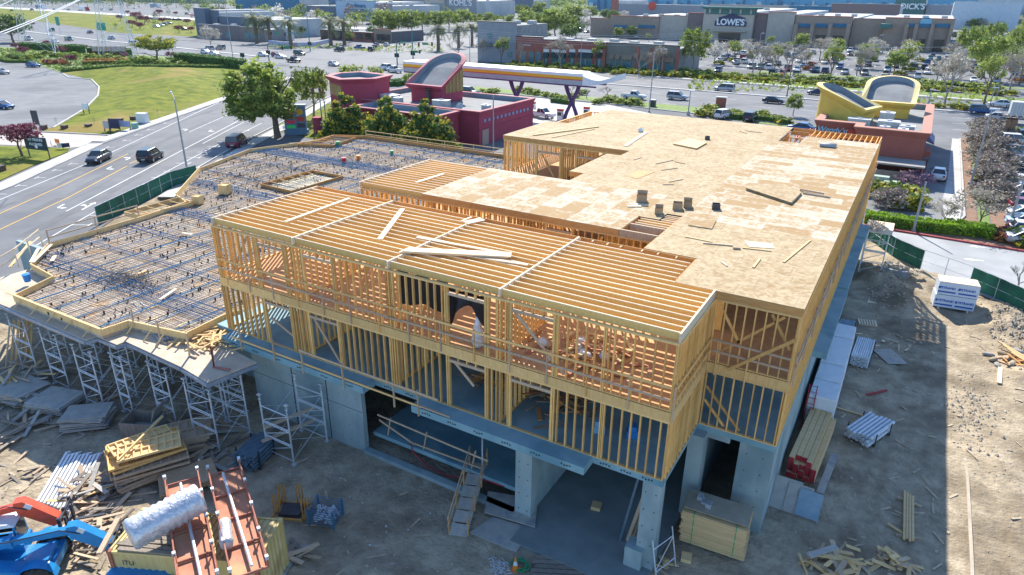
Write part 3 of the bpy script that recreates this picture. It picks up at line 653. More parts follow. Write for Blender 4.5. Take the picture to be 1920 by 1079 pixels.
# ---- sheathing, sheet by sheet
def sheets(x0,y0,x1,y1,along,mat,seed=0,skip=None):
    L_, W_ = 2.44, 1.22; r_ = random.Random(seed)
    if along == 'x': (u0,u1,v0,v1) = (x0,x1,y0,y1)
    else: (u0,u1,v0,v1) = (y0,y1,x0,x1)
    v = v0; row = 0
    while v < v1-.02:
        vb = min(v+W_, v1); u = u0-(L_/2 if row%2 else 0)*1.0 - r_.choice((0,.61))
        while u < u1-.02:
            a, b_ = max(u,u0), min(u+L_,u1)
            if b_-a > .05:
                (cx,cy,dx,dy) = ((a+b_)/2,(v+vb)/2,b_-a-.01,vb-v-.01) if along == 'x' else ((v+vb)/2,(a+b_)/2,vb-v-.01,b_-a-.01)
                if not skip or not skip(cx,cy): piece('roof_sheet', BL, cx, cy, ZR-.018+r_.uniform(0,.004), dx, dy, .018, mat)
            u += L_
        v = vb; row += 1
sheets(-25.1,32.26,-12.2,40.05,'y',osb_a,1); sheets(-18.9,40.05,-12.2,69,'x',osb_b,2); sheets(-20,42.3,-18.9,48.9,'y',osb_b,3)
sheets(-12.2,36.35,-10.1,69,'y',osb_b,4,lambda x,y: False); sheets(-12.2,35.05,-11,36.35,'x',osb_b,41)
sheets(-30.5,50.83,-18.9,59.2,'x',osb_b,5); sheets(-28.3,59.2,-18.9,69,'x',osb_b,6)
sheets(-10.1,36.35,X2+.03,61.6,'x',osb_a,7); sheets(-8.0,61.6,X2+.03,65,'x',osb_a,8); sheets(-10.1,30.25,X2+.03,36.35,'x',osb_b,9); sheets(-7.5,Y1-.06,X2+.03,30.25,'x',osb_b,10)
sheets(-10.1,61.6,-9.75,69,'y',osb_b,12)
# wall sheathing patch on the end wall (inner face of the short wall)
for i in range(4): piece('wall_sheet', BL, XR-.09, Y0+.72+i*1.15, ZF+.05, .012, 1.12, 2.75, web_m)
for i in range(3): piece('wall_sheet', BL, -8.9+i*1.2, YB-.09, ZF+.05, 1.18, .012, 2.75, web_m)
# ================================================================ formwork deck with reinforcement, shoring, edge boards
ply_m = M('deck_plywood', (.36,.3,.25), (.6,.51,.41), sc=1.6, rough=.85, pos=True, c3=(.5,.32,.17), sc3=.6, k3=.57, spec=.2)
edge_m = woodmat('form_timber', (.66,.44,.19), (.77,.56,.28))
rebar_m = M('rebar_steel', (.07,.062,.058), (.12,.1,.088), sc=4, rough=.6, metal=.3, pos=True)
tendon_m = M('tendon_blue', (.03,.2,.4), (.07,.31,.5), sc=3, rough=.4, pos=True)
chair_m = M('chair_black', (.03,.035,.05), rough=.6)
galv = M('galvanised_steel', (.5,.55,.6), (.66,.7,.73), sc=3, rough=.5, metal=.3, rand=.1)
alu_m = M('aluminium_beam', (.3,.36,.46), (.42,.48,.56), sc=2, rough=.4, metal=.5)
FD = thing('formwork_deck', 'plywood formwork deck left of the frame, covered with rebar and blue cables', 'formwork deck', (-47,40,-.3))
DECK = [(-46.5,18.0),(-37.3,18.1),(-37.1,19.6),(-32.9,20.3),(-33.1,23.4),(-32.75,24),(-32.75,69.2),(-41.4,69.2),(-62.3,69.0),(-66.5,67.0),(-65.7,63.7),(-68.6,54.9),(-65.4,45.7),(-58.3,37.8),(-55.5,36.8),(-54.8,31.8),(-54.5,24.3),(-51.2,21.4),(-47.6,21.0)]
mk('deck_plywood', MB().prism(DECK, -.42, -.22), ply_m, FD)
mb = MB(); mb.prism([(-52,17.5),(-38.1,17.5),(-37.9,18.1),(-36,18.1),(-36,18.6),(-30.8,18.4),(-28.3,18.1),(-27.8,20.8),(-31.3,21.25),(-32.8,22.2),(-33.2,24),(-36,24),(-52,24)], -.48, -.425); mk('platform_plywood', mb, M('platform_ply',(.44,.37,.28),(.54,.46,.35),sc=1.2,rough=.8,pos=True), FD)
# platform boards joints & aluminium edge beams
for a, b in (((-52,17.45),(-38.1,17.45)),((-38,17.5),(-37.85,18.05)),((-37.85,18.08),(-36.05,18.05)),((-36,18.1),(-35.95,18.55)),((-35.9,18.6),(-30.9,18.4)),((-30.8,18.38),(-28.3,18.06)),((-28.27,18.1),(-27.78,20.8))):
    bar('edge_beam', FD, (a[0],a[1],-.6), (b[0],b[1],-.6), .1, .2, alu_m)
for i in range(6): bar('stringer', FD, (-50,18.6+i*.95,-.62), (-33,18.6+i*.95,-.62), .1, .18, alu_m)
# edge boards
def edge(a, b, h=.42, m=edge_m, z=-.22): bar('edge_board', FD, (a[0],a[1],z+h/2), (b[0],b[1],z+h/2), .09, h, m)
for i in (0,1,2,3,4): edge(DECK[i], DECK[i+1])
for i in range(6, len(DECK)-1): edge(DECK[i], DECK[i+1], .42 if i != 12 else .55, rim_m if i in (8,9,7) else edge_m)
edge(DECK[-1], DECK[0])
bar('edge_board', FD, (-47.3,18,.22), (-37.3,18.08,.22), .14, .045, edge_m); 
# kickers outside the front form
for i in range(5): bar('kicker', FD, (-45.6+i*1.85,17.98,.1), (-45.9+i*1.85,17.62,-.4), .09, .04, edge_m)
for x in (-36.6,-35,-33.9): bar('kicker', FD, (x,19.6,.1), (x-.1,19.1,-.4), .09, .05, edge_m)
# inner openings framed with boards
def frame_box(pts, h=.3, m=edge_m, z=-.2):
    for i in range(len(pts)): bar('opening_frame', FD, (pts[i][0],pts[i][1],z+h/2), (pts[(i+1)%len(pts)][0],pts[(i+1)%len(pts)][1],z+h/2), .06, h, m)
frame_box([(-55,44.8),(-54.8,51.6),(-50.4,51.6),(-50.5,44.6)], .35, rim_m)
for i in range(5): bar('spreader', FD, (-55,46+i*1.2,.1), (-53.9,46.3+i*1.2,-.15), .05, .09, edge_m)
frame_box([(-57.2,32),(-57.4,37.4),(-54.9,37),(-55.3,32.2)], .4)
for i in range(4): bar('spreader', FD, (-57.2,33+i*1.1,.1), (-55.4,33+i*1.1,.1), .05, .09, edge_m)
frame_box([(-66.3,60.5),(-66.6,66.4),(-63.2,67.6),(-62.2,62.4)], .35, rim_m)
for i in range(4): bar('spreader', FD, (-65.9,61.6+i*1.3,.1), (-62.8,62.6+i*1.1,.1), .05, .08, rim_m)
mk('opening_sheet', MB().box(-54.7,44.9,-.19,-50.7,51.4,-.185), M('bright_ply',(.72,.64,.45),(.8,.72,.55),sc=1,rough=.85,pos=True), FD)
# rebar, both ways, bar by bar; bent a little so that it does not look ruled
def clipseg(u, axis):
    """spans of the deck along a line x=u or y=u"""
    n_ = len(DECK); hits = []
    for i in range(n_):
        (ax,ay),(bx,by) = DECK[i], DECK[(i+1)%n_]
        if axis == 'y': ax,ay,bx,by = ay,ax,by,bx
        if (ax > u) != (bx > u): hits.append(ay+(by-ay)*(u-ax)/(bx-ax))
    hits.sort(); return list(zip(hits[0::2], hits[1::2]))
r_ = random.Random(4)
nbar = [0]; barrest = MB()
def wire(name, pts, r__, mat):
    if name == 'rebar':
        nbar[0] += 1
        if nbar[0] > 300: barrest.tube(pts, r__, 4, cap=False); return
    mk(name, MB().tube(pts, r__, 4, cap=False), mat, FD)
def run(axis, u, z, rr, mat, name, wob=.04, gap=0):
    for a, b in clipseg(u, axis):
        a += .2; b -= .2
        if b-a < 1: continue
        n_ = max(2, int((b-a)/6)); pts = []
        for i in range(n_+1):
            t = a+(b-a)*i/n_; o = r_.uniform(-wob,wob)
            pts.append((u+o,t,z+r_.uniform(-.015,.03)) if axis == 'x' else (t,u+o,z+r_.uniform(-.015,.03)))
        wire(name, pts, rr, mat)
x = -68.2
while x < -32.9: run('x', x+r_.uniform(-.06,.06), -.17, .015, rebar_m, 'rebar'); x += .26 if x < -50 else .24
y = 18.3
while y < 69: run('y', y+r_.uniform(-.06,.06), -.135, .015, rebar_m, 'rebar'); y += .34 if y < 40 else .42
if barrest.v: mk('rebar_mat', barrest, rebar_m, FD, kind='stuff')
# bundles of blue post-tensioning cables
for u in (-34.3,-36.2,-38.3,-40.6,-43,-45.2,-47.5,-50,-52.6,-57.5,-61,-64):
    for k in range(2 if u < -48 else 3): run('x', u+k*.13-.1, -.09+.012*k, .017, tendon_m, 'tendon', wob=.1)
for u, k0 in ((22.2,5),(23,6),(26.5,3),(30.2,4),(34.6,5),(35.4,5),(41.5,5),(42.3,6),(46,2),(51.5,3),(55.2,6),(56.2,6),(57,5),(62.6,4),(66.2,4)):
    for k in range(k0): run('y', u+k*.15, -.07+.012*k, .017, tendon_m, 'tendon', wob=.12)
# bar supports and vertical cable stubs, too many and small to count
mb = MB()
for _ in range(1900):
    x, y = r_.uniform(-68,-33), r_.uniform(18.3,68.8)
    if not inpoly(x,y,DECK): continue
    if r_.random() < .4: y = round(y/1.2)*1.2
    s_ = r_.uniform(.05,.1); mb.cbox((x,y,-.1), (s_,s_*.8,r_.uniform(.1,.24)), rz=r_.uniform(0,3))
mk('bar_chairs', mb, chair_m, FD, kind='stuff')
mb = MB()
for cx, cy, n_, sx, sy in ((-43.5,23.6,260,1.3,.6),(-58,46,300,3,2.5),(-60,52,220,3,2),(-52,58.5,260,5,1.2),(-44,62.5,260,5,1.2)):
    for _ in range(n_):
        p = V((r_.gauss(cx,sx), r_.gauss(cy,sy), r_.uniform(-.15,.1))); d = V((r_.gauss(0,1),r_.gauss(0,.6),r_.gauss(0,.12))).normalized()*r_.uniform(.25,.8)
        if inpoly(p.x,p.y,DECK): mb.beam(p, p+d, .022, .022)
mk('tie_wire_tangle', mb, rebar_m, FD, kind='stuff')
mb = MB()
for _ in range(420):
    x, y = r_.uniform(-68,-33), r_.uniform(18.3,68.8)
    if inpoly(x,y,DECK): mb.cbox((x,y,-.215+.01), (r_.uniform(.2,1.1),r_.uniform(.1,.5),.012), rz=r_.choice((0,1.57,.8)))
mk('ply_offcuts', mb, M('offcut_ply',(.68,.55,.36),(.7,.45,.24),sc=.5,rough=.85,pos=True), FD, kind='stuff')
# guard rails on the deck's street side, back and far corner
def rail(pts, h=1.1, m=grey_w, sp=2.6, base=-.1):
    for i in range(len(pts)-1):
        a, b = V((*pts[i],base)), V((*pts[i+1],base)); n_ = max(1, int((b-a).length/sp))
        for k in range(n_+(i == len(pts)-2)):
            p = a.lerp(b, k/n_); bar('rail_post', FD, p-V((0,0,.2)), p+V((0,0,h)), .09, .05, m)
        for z in (h*.5, h*.95): bar('rail_board', FD, a+V((0,0,z)), b+V((0,0,z)), .04, .09, m)
rail([(-54.7,24.5),(-55.1,32)], 1.25); rail([(-62.5,68.9),(-41.4,69.15),(-31,69.15)], 1.0, edge_m, 3.6); rail([(-50.6,18.2),(-52.6,21.2),(-55.6,24.4)], 1.2, pale_m, 2)
# loose boards, buckets and boxes on the deck
for a, b, m in (((-54.6,23.6,-.05),(-51.8,21.7,.1),pale_m),((-54.2,24.4,.15),(-51.3,21.6,.2),pale_m),((-56.9,24.2,-.1),(-52.4,20.6,-.05),edge_m)):
    bar('loose_board', FD, a, b, .2, .05, m)
def deckboard(name, label, a, b, w_, h_, m, z=-.02): 
    p, q = P(*a, z), P(*b, z); o = bar(name, None, (p.x,p.y,z), (q.x,q.y,z), w_, h_, m); tag(o, label, 'board'); return o
deckboard('loose_plank', 'short pale plank lying on the rebar in front of the frame corner', (342,437),(360,440),.22,.05,pale_m)
deckboard('loose_plank', 'long pale plank across the rebar near the front form', (300,562),(330,542),.2,.05,pale_m)
deckboard('loose_plank', 'pale plank lying by the corner of the street side guard rail', (97,490),(103,480),.25,.05,pale_m)
deckboard('loose_plank', 'broken tan board on the rebar beside the wire tangle', (255,515),(275,508),.22,.05,edge_m)
for (px,py,s_,nm,lb) in ((423,363,.9,'wooden_column_form','tall square wooden box form standing on the rebar deck'),(372,382,.75,'wooden_column_form','low brown wooden box form near the street side opening')):
    p = P(px,py,-.15); mb = MB(); h = s_; t = .06
    mb.box(-s_/2,-s_/2,0,s_/2,-s_/2+t,h).box(-s_/2,s_/2-t,0,s_/2,s_/2,h).box(-s_/2,-s_/2+t,0,-s_/2+t,s_/2-t,h).box(s_/2-t,-s_/2+t,0,s_/2,s_/2-t,h).box(-s_/2+t,-s_/2+t,0,s_/2-t,s_/2-t,h*.93)
    solo(nm, mb, edge_m, p, lb, 'box form', rz=.3)
red_pl = M('red_plastic',(.65,.02,.03),rough=.4); or_pl = M('orange_plastic',(.8,.2,.02),rough=.4); grn_pl = M('green_plastic',(.02,.3,.12),rough=.4); blu_pl = M('blue_plastic',(.02,.2,.55),rough=.4)
def bucket(px,py,z,mat,label,s_=1):
    p = P(px,py,z); mb = MB(); mb.tube([(0,0,0),(0,0,.4*s_)], .16*s_, 10, r2=.2*s_); mb.tube([(0,0,.38*s_),(0,0,.43*s_)], .22*s_, 10); solo('bucket', mb, mat, p, label, 'bucket')
bucket(645,305,-.15,red_pl,'bright red bucket on the far rebar deck',1.3); bucket(672,300,-.15,or_pl,'orange bucket on the far rebar deck beside the red one',1.2); bucket(634,274,-.15,grn_pl,'dark green bucket on the rebar deck near the three conifers',1.3); bucket(735,290,-.15,grn_pl,'small green bucket on the back part of the rebar deck',1.1); bucket(52,528,-.15,blu_pl,'blue bucket on the platform at the deck corner',1.2)
mb = MB()
for k in range(8): mb.beam((k*.14-.5,-3,.05+.05*(k%2)),(k*.12-.45,3.2,.1+.05*(k%3)),.1,.06)
p = P(300,612,-.35); solo('steel_strip_bundle', mb, M('grey_strip',(.36,.37,.38),(.45,.46,.46),sc=2,rough=.6), (p.x-.9,p.y+.2,-.4), 'bundle of long grey steel strips lying on the front platform', 'steel bundle', rz=rad(72))
mb = MB()
for _ in range(60):
    p0 = V((r_.gauss(0,1.1), r_.gauss(0,.7), r_.uniform(.02,.25))); a = r_.uniform(0,3.14); mb.cbox(p0, (r_.uniform(.4,1.6),.1,.05), rz=a, ry=r_.uniform(-.15,.15))
p = P(400,640,-.4); solo('timber_offcut_heap', mb, edge_m, p, 'heap of timber offcuts on the platform at the frame corner', 'timber heap')
mb = MB()
for k in range(3): mb.beam((0,0,0),(.05*k,0,1.3),.08,.05)
mb.beam((-.1,0,.02),(1.0,.2,.1),.12,.06); p = P(402,690,-.42); solo('guard_stanchion', mb, M('red_brown_post',(.35,.13,.1),rough=.7), p, 'reddish timber stanchion standing on the shaded platform', 'stanchion')
for (px,py,lab) in ((254,620,'first upright timber post along the front platform'),(302,642,'second upright timber post along the front platform'),(357,668,'third upright timber post along the front platform')):
    p = P(px,py,-.42); solo('platform_post', MB().cbox((0,0,.7),(.1,.06,1.4),ry=.08).cbox((.2,.0,.06),(.6,.1,.08)), grey_w, p, lab, 'post')
# ---- shoring: steel frames in pairs, cross-braced
def shore_tower(name, label, loc, w_, d_, h, rz=0, group='shoring towers under the deck', screw=True):
    t = thing(name, label, 'shoring', loc, rz, group)
    for fy in (0, d_):
        f = MB()
        for z in (h*.08, h*.35, h*.38, h*.62, h*.65, h*.92): f.tube([(0,fy,z),(w_,fy,z)], .028, 5, cap=False)
        for z0, z1 in ((.1,.34),(.4,.62),(.66,.91)): f.tube([(0,fy,h*z0),(w_,fy,h*z1)], .022, 5, cap=False)
        mk('frame_rungs', f, galv, t, world=False)
        for fx in (0, w_):
            mk('leg', MB().tube([(fx,fy,.1),(fx,fy,h)], .046, 8), galv, t, world=False)
            mk('jack', MB().tube([(fx,fy,h),(fx,fy,h+.38)], .025, 6).cbox((fx,fy,h+.4),(.22,.16,.05)).tube([(fx,fy,h+.12),(fx,fy,h+.18)], .09, 6), galv, t, world=False)
            mk('foot', MB().cbox((fx,fy,.05),(.2,.2,.1)), galv, t, world=False)
    for fx in (0, w_):
        b = MB()
        for z0, z1 in ((.1,.5),(.5,.1),(.52,.92),(.92,.52)): b.tube([(fx,0,h*z0),(fx,d_,h*z1)], .014, 4, cap=False)
        mk('cross_brace', b, galv, t, world=False)
    return t
TW = [(-46.9,17.5,1.9),(-43.2,17.5,1.75),(-39.4,17.35,1.8),(-36.6,17.9,.95),(-33.9,18.4,1.5),(-30.6,18.25,2.0)]
nm = ['leftmost','second','third','narrow fourth','fifth','sixth, nearest the frame,']
for i, (x,y,w_) in enumerate(TW): shore_tower('shoring_tower', '%s shoring tower from the left under the deck edge'%nm[i], (x,y,G), w_, 2.0, 3.55)
for i, (x,y) in enumerate(((-46.5,21.4),(-42.6,21.4),(-38.8,21.4),(-35.4,21.6))): shore_tower('shoring_tower', '%s shoring tower of the row behind, in shade under the deck'%['leftmost','second','third','rightmost'][i], (x,y,G), 1.8, 1.6, 3.55)
shore_tower('shoring_tower', 'shoring tower under the platform corner against the concrete wall', (-31.9,20.4,G), 1.4, 1.2, 3.5)
t = shore_tower('scaffold_tower', 'free standing scaffold tower with planks in front of the concrete wall', (-26.3,19.5,G), 1.95, 2.4, 3.3, group='scaffold towers')
for (y0,y1,z) in ((-.2,2.6,1.9),(-.5,2.2,1.2)): mk('plank', MB().beam((.3,y0,z),(1.3,y1,z+.1),.25,.05), grey_w, t, world=False)
# dark void below the deck: retaining wall
mk('retaining_wall', MB().box(-60,24.5,G-.3,-30.3,24.8,-.7), conc_m, FD)
# platform scaffold at the far right corner
t = shore_tower('scaffold_tower', 'scaffold tower with a timber platform at the right rear corner', (-1.6,63.9,G+.3), 1.7, 3.2, 3.6, group='scaffold towers')
mk('platform', MB().box(-.2,-.2,4.0,1.9,3.5,4.06), pale_m, t, world=False)
for k in range(7): bar('loose_timber', t, V(t.location)+V((rnd.uniform(0,1.4),rnd.uniform(-.2,1.2),4.1)), V(t.location)+V((rnd.uniform(0,1.7),rnd.uniform(.4,2.8),4.25)), .1, .05, grey_w)
for k in range(3): bar('guard_upright', t, V(t.location)+V((.1+k*.5,1.2+.3*k,4.05)), V(t.location)+V((.15+k*.5,1.2+.3*k,5.0)), .06, .05, grey_w)
# ================================================================ materials and machines on the site
steel_d = M('dark_steel',(.05,.055,.065),(.08,.085,.095),sc=4,rough=.5,metal=.4)
blue_paint = M('machine_blue',(.01,.2,.5),(.015,.24,.55),sc=2,rough=.35,spec=.5)
red_paint = M('machine_red',(.62,.07,.03),(.7,.1,.04),sc=2,rough=.4,spec=.5)
white_paint = M('machine_white',(.6,.64,.66),(.7,.73,.75),sc=2,rough=.4)
tyre_m = M('tyre_rubber',(.025,.025,.027),(.06,.055,.05),sc=4,rough=.85)
glass_m = M('cab_glass',(.03,.05,.06),rough=.08,spec=.8)
hub_m = M('hub_grey',(.5,.5,.5),(.6,.6,.6),sc=3,rough=.5)
rust_m = M('rusty_panel',(.42,.16,.09),(.52,.24,.14),sc=1.2,rough=.75,c3=(.5,.32,.16),sc3=.5,k3=.56)
rust_s = M('rusty_steel',(.3,.1,.07),(.4,.16,.1),sc=3,rough=.7)
tan_cont = M('container_tan',(.56,.43,.17),(.66,.52,.24),sc=.7,rough=.6,c3=(.45,.3,.12),sc3=.6,k3=.58)
foil_m = M('foil_wrap',(.5,.53,.57),(.68,.7,.73),sc=3,rough=.35,metal=.4,bump=.6,bsc=5)
silver_m = M('silver_wrap',(.4,.42,.46),(.55,.57,.6),sc=6,rough=.4,metal=.3,bump=.5,bsc=14)
wrap_m = M('white_wrap',(.62,.66,.7),(.72,.75,.78),sc=1.5,rough=.5,bump=.5,bsc=3)
grn_strap = M('green_strap',(.03,.35,.15),rough=.5)
lumb_m = M('sawn_lumber',(.62,.42,.2),(.73,.52,.27),sc=4,rough=.8,rand=.1,stretch=(.5,2,8))
dark_w = woodmat('old_plank',(.2,.17,.14),(.3,.26,.21)); oldply = M('old_plywood',(.34,.33,.3),(.45,.42,.36),sc=1.5,rough=.85,rand=.12,bump=.2,c3=(.26,.27,.28),sc3=1,k3=.55)
red_end = M('red_wood_end',(.4,.03,.04),rough=.7)
def wheel(par, x, y, z, r, w_, mt=tyre_m, hm=hub_m, ax='y'):
    t = MB(); n_ = 20; prof = [(-w_/2,r*.62),(-w_/2,r*.92),(-w_*.32,r),(w_*.32,r),(w_/2,r*.92),(w_/2,r*.62)]
    rings = [[(x+rr*math.cos(2*math.pi*j/n_), y+o, z+rr*math.sin(2*math.pi*j/n_)) for j in range(n_)] for o, rr in prof]
    t.loft(rings, cap=False); tt = mk('wheel', t, mt, par, world=False, smooth=True)
    h = MB(); h.tube([(x,y-w_*.42,z),(x,y+w_*.42,z)], r*.63, 14); mk('rim', h, hm, tt, world=False)
    if r > .5:
        lug = MB()
        for j in range(16):
            a = 2*math.pi*j/16
            for s_ in (-1,1): lug.cbox((x+r*1.0*math.cos(a), y+s_*w_*.24, z+r*1.0*math.sin(a)), (.09,w_*.5,.09), ry=-a)
        mk('tread', lug, mt, tt, world=False, kind='stuff')
    return tt
def telehandler(label, loc, rz, paint, ang, blen, headless=False):
    """telescopic handler; x forward, boom pivot high at the rear"""
    t = thing('telehandler', label, 'telehandler', loc, rz)
    c = MB(); c.box(-3.6,-.55,.6,.9,.55,1.15); c.box(-3.9,-1.15,.75,-2.6,1.15,1.55); c.box(-2.55,-1.15,.75,-.9,-.45,1.5); c.loft([[(-.9,-1.1,.7),(.5,-1.1,.75),(.5,-1.1,1.0),(-.9,-1.1,1.45)],[(-.9,-.45,.7),(.5,-.45,.75),(.5,-.45,1.0),(-.9,-.45,1.45)]]); c.box(.3,-1.1,.55,1.1,1.1,.95)
    mk('chassis', c, paint, t, world=False)
    cab = MB(); cab.box(-1.9,.2,1.0,-.2,1.15,1.5)
    for x, y in ((-1.85,.25),(-1.85,1.1),(-.35,.25),(-.35,1.1)): cab.beam((x,y,1.5),(x*.93-.05,y,2.45),.08,.08)
    cb = mk('cab', cab, paint, t, world=False)
    mk('cab_roof', MB().loft([[(-1.9,.2,2.45),(-.3,.2,2.45),(-.3,1.15,2.45),(-1.9,1.15,2.45)],[(-1.8,.27,2.56),(-.5,.27,2.56),(-.5,1.08,2.56),(-1.8,1.08,2.56)]]), white_paint, cb, world=False)
    mk('window', MB().box(-1.8,1.11,1.55,-.35,1.12,2.4).box(-.32,.3,1.5,-.31,1.05,2.4).box(-1.88,.3,1.5,-1.87,1.05,2.4), glass_m, cb, world=False)
    mk('seat', MB().box(-1.4,.45,1.5,-.95,.9,1.62).box(-1.5,.45,1.6,-1.38,.9,2.1), steel_d, cb, world=False)
    for x, y in ((.55,1.02),(.55,-1.02),(-2.9,1.02),(-2.9,-1.02)): wheel(t, x, y, .64, .64, .42)
    for y in (1.02,-1.02): mk('mudguard', MB().loft([[(.55+.78*math.cos(a),y-.24,.64+.78*math.sin(a)) for a in [0.2+i*.35 for i in range(8)]],[(.55+.78*math.cos(a),y+.24,.64+.78*math.sin(a)) for a in [0.2+i*.35 for i in range(8)]]], close=False, cap=False), paint, t, world=False)
    pv = V((-3.2,-.15,1.9)); d = V((math.cos(ang),0,math.sin(ang))); b1 = pv+d*blen*.55; b2 = pv+d*blen
    bo = mk('boom', MB().beam(pv,b1,.32,.38), paint, t, world=False)
    mk('inner_boom', MB().beam(b1-d*.3,b2,.24,.28), paint, bo, world=False); mk('boom_collar', MB().beam(b1-d*.12,b1+d*.02,.4,.46), paint, bo, world=False)
    mk('boom_bracket', MB().box(-3.5,-.5,1.1,-2.8,-.42,2.1).box(-3.5,.12,1.1,-2.8,.2,2.1), paint, t, world=False)
    side = V((0,-.21,0))
    mk('hydraulic_hose', MB().tube([pv+V((.3,-.26,.3)),b1+V((-.8,-.28,.26)),b1+V((0,-.3,.2)),b2+V((-.5,-.2,.2)),b2+V((.2,-.24,-.1))],.025,5), steel_d, bo, world=False); mk('lift_cylinder', MB().tube([(-2.2,-.15,1.0),pv+d*blen*.42-V((0,0,.25))],.09,8), steel_d, t, world=False); mk('boom_stripe', MB().beam(pv+d*.6+side,pv+d*2.0+side,.012,.12), white_paint, bo, world=False); mk('engine_grille', MB().box(-2.3,-1.165,.95,-1.2,-1.152,1.35), steel_d, t, world=False); mk('step', MB().box(-1.2,1.16,.5,-.7,1.35,.54), steel_d, t, world=False)
    hd = MB(); e = b2+V((1.15,0,-1.05)); u_ = V((0,.2,0))
    hd.loft([[b2-u_+V((-.25,0,.28)), b2-u_+V((.1,0,.3)), e-u_+V((.2,0,.1)), e-u_+V((-.2,0,-.15)), b2-u_+V((-.2,0,-.3))],[b2+u_+V((-.25,0,.28)), b2+u_+V((.1,0,.3)), e+u_+V((.2,0,.1)), e+u_+V((-.2,0,-.15)), b2+u_+V((-.2,0,-.3))]])
    mk('boom_head', hd, paint, bo, world=False)
    mk('decal', MB().cbox(b2+V((.25,-.205,.02)),(.28,.01,.22),ry=.7), white_paint, bo, world=False)
    if not headless:
        cg = MB()
        for z in (-.35,.35): cg.box(e.x+.15,-.75,e.z+z-.05,e.x+.25,.75,e.z+z+.05)
        for y in (-.7,0,.7): cg.box(e.x+.12,y-.05,e.z-.5,e.x+.24,y+.05,e.z+.5)
        ca = mk('carriage', cg, steel_d, t, world=False)
        for y in (-.4,.4): mk('fork', MB().box(e.x+.26,y-.06,e.z-.55,e.x+.34,y+.06,e.z+.3).box(e.x+.3,y-.06,e.z-.55,e.x+1.5,y+.06,e.z-.49), steel_d, ca, world=False)
    return t
telehandler('blue telehandler with white cab roof and lowered forks at the lower left', (-28.2,8.7,G), rad(45), blue_paint, rad(3), 5.2)
telehandler('red telehandler, only its raised boom reaching in above the blue one', (-31.9,6.5,G), rad(46), red_paint, rad(8), 7.3)
# ---- container with corrugated sides
def container(label, loc, rz, l=6.06, w_=2.44, h=2.59):
    t = thing('shipping_container', label, 'container', loc, rz)
    for k, (a, b) in enumerate((((-l/2,-w_/2),(l/2,-w_/2)),((l/2,-w_/2),(l/2,w_/2)),((l/2,w_/2),(-l/2,w_/2)),((-l/2,w_/2),(-l/2,-w_/2)))):
        a, b = V((*a,0)), V((*b,0)); d = (b-a).normalized(); o = V((d.y,-d.x,0)); L0 = (b-a).length; n_ = int(L0/.28); pts = []
        for i in range(n_):
            s_ = L0*(i)/n_; st = L0/n_
            pts += [a+d*(s_), a+d*(s_+st*.25)-o*.045, a+d*(s_+st*.6)-o*.045, a+d*(s_+st*.85)]
        pts.append(b); q = MB()
        for i in range(len(pts)-1): q.quad(pts[i]+V((0,0,.1)), pts[i+1]+V((0,0,.1)), pts[i+1]+V((0,0,h-.08)), pts[i]+V((0,0,h-.08)))
        mk('side_panel' if k in (0,2) else 'end_panel', q, tan_cont, t, world=False)
    q = MB(); n_ = 24
    for i in range(n_):
        x0 = -l/2+.1+(l-.2)*i/n_; st = (l-.2)/n_
        q.quad((x0,-w_/2+.1,h-.03),(x0+st*.5,-w_/2+.1,h-.03),(x0+st*.5,w_/2-.1,h-.03),(x0,w_/2-.1,h-.03)); q.quad((x0+st*.5,-w_/2+.1,h-.055),(x0+st,-w_/2+.1,h-.055),(x0+st,w_/2-.1,h-.055),(x0+st*.5,w_/2-.1,h-.055))
    q.box(-l/2+.02,-w_/2+.02,.1,l/2-.02,w_/2-.02,.2); mk('roof', q, tan_cont, t, world=False)
    for x in (-l/2,l/2):
        for y in (-w_/2,w_/2): mk('corner_post', MB().cbox((x*.985,y*.965,h/2),(.15,.15,h)).cbox((x*.985,y*.965,h-.05),(.18,.17,.12)), rust_s if y < 0 else tan_cont, t, world=False)
    for z in (.06,h-.06):
        for y in (-w_/2,w_/2): mk('rail', MB().cbox((0,y*.98,z),(l-.3,.08,.1)), tan_cont, t, world=False)
        for x in (-l/2,l/2): mk('rail', MB().cbox((x*.99,0,z),(.08,w_-.3,.1)), tan_cont, t, world=False)
    text('lettering', 'ITU', .32, steel_d, t, upright((-l/2+.75,-w_/2-.012,h-.55)), ext=.003); text('lettering', 'W.I.T.U', .22, steel_d, t, Matrix.Translation((l/2-.5,-.1,h-.02)) @ Matrix.Rotation(rad(90),4,'Z'), ext=.002)
    return t
CA = rad(25); container('tan corrugated shipping container loaded with rusty panels', (-21.65,12.15,G), CA)
zr = G+2.6
# loose timber on the container roof
t = thing('roof_timber_layer', 'layer of dark loose boards on the tan container roof', 'timber', (-23,11.4,zr), CA)
for i in range(9): mk('board', MB().cbox((rnd.uniform(-.1,.1),-1+i*.24,.04),(2.4,.18,.06),rz=rnd.uniform(-.06,.06)), dark_w, t, world=False)
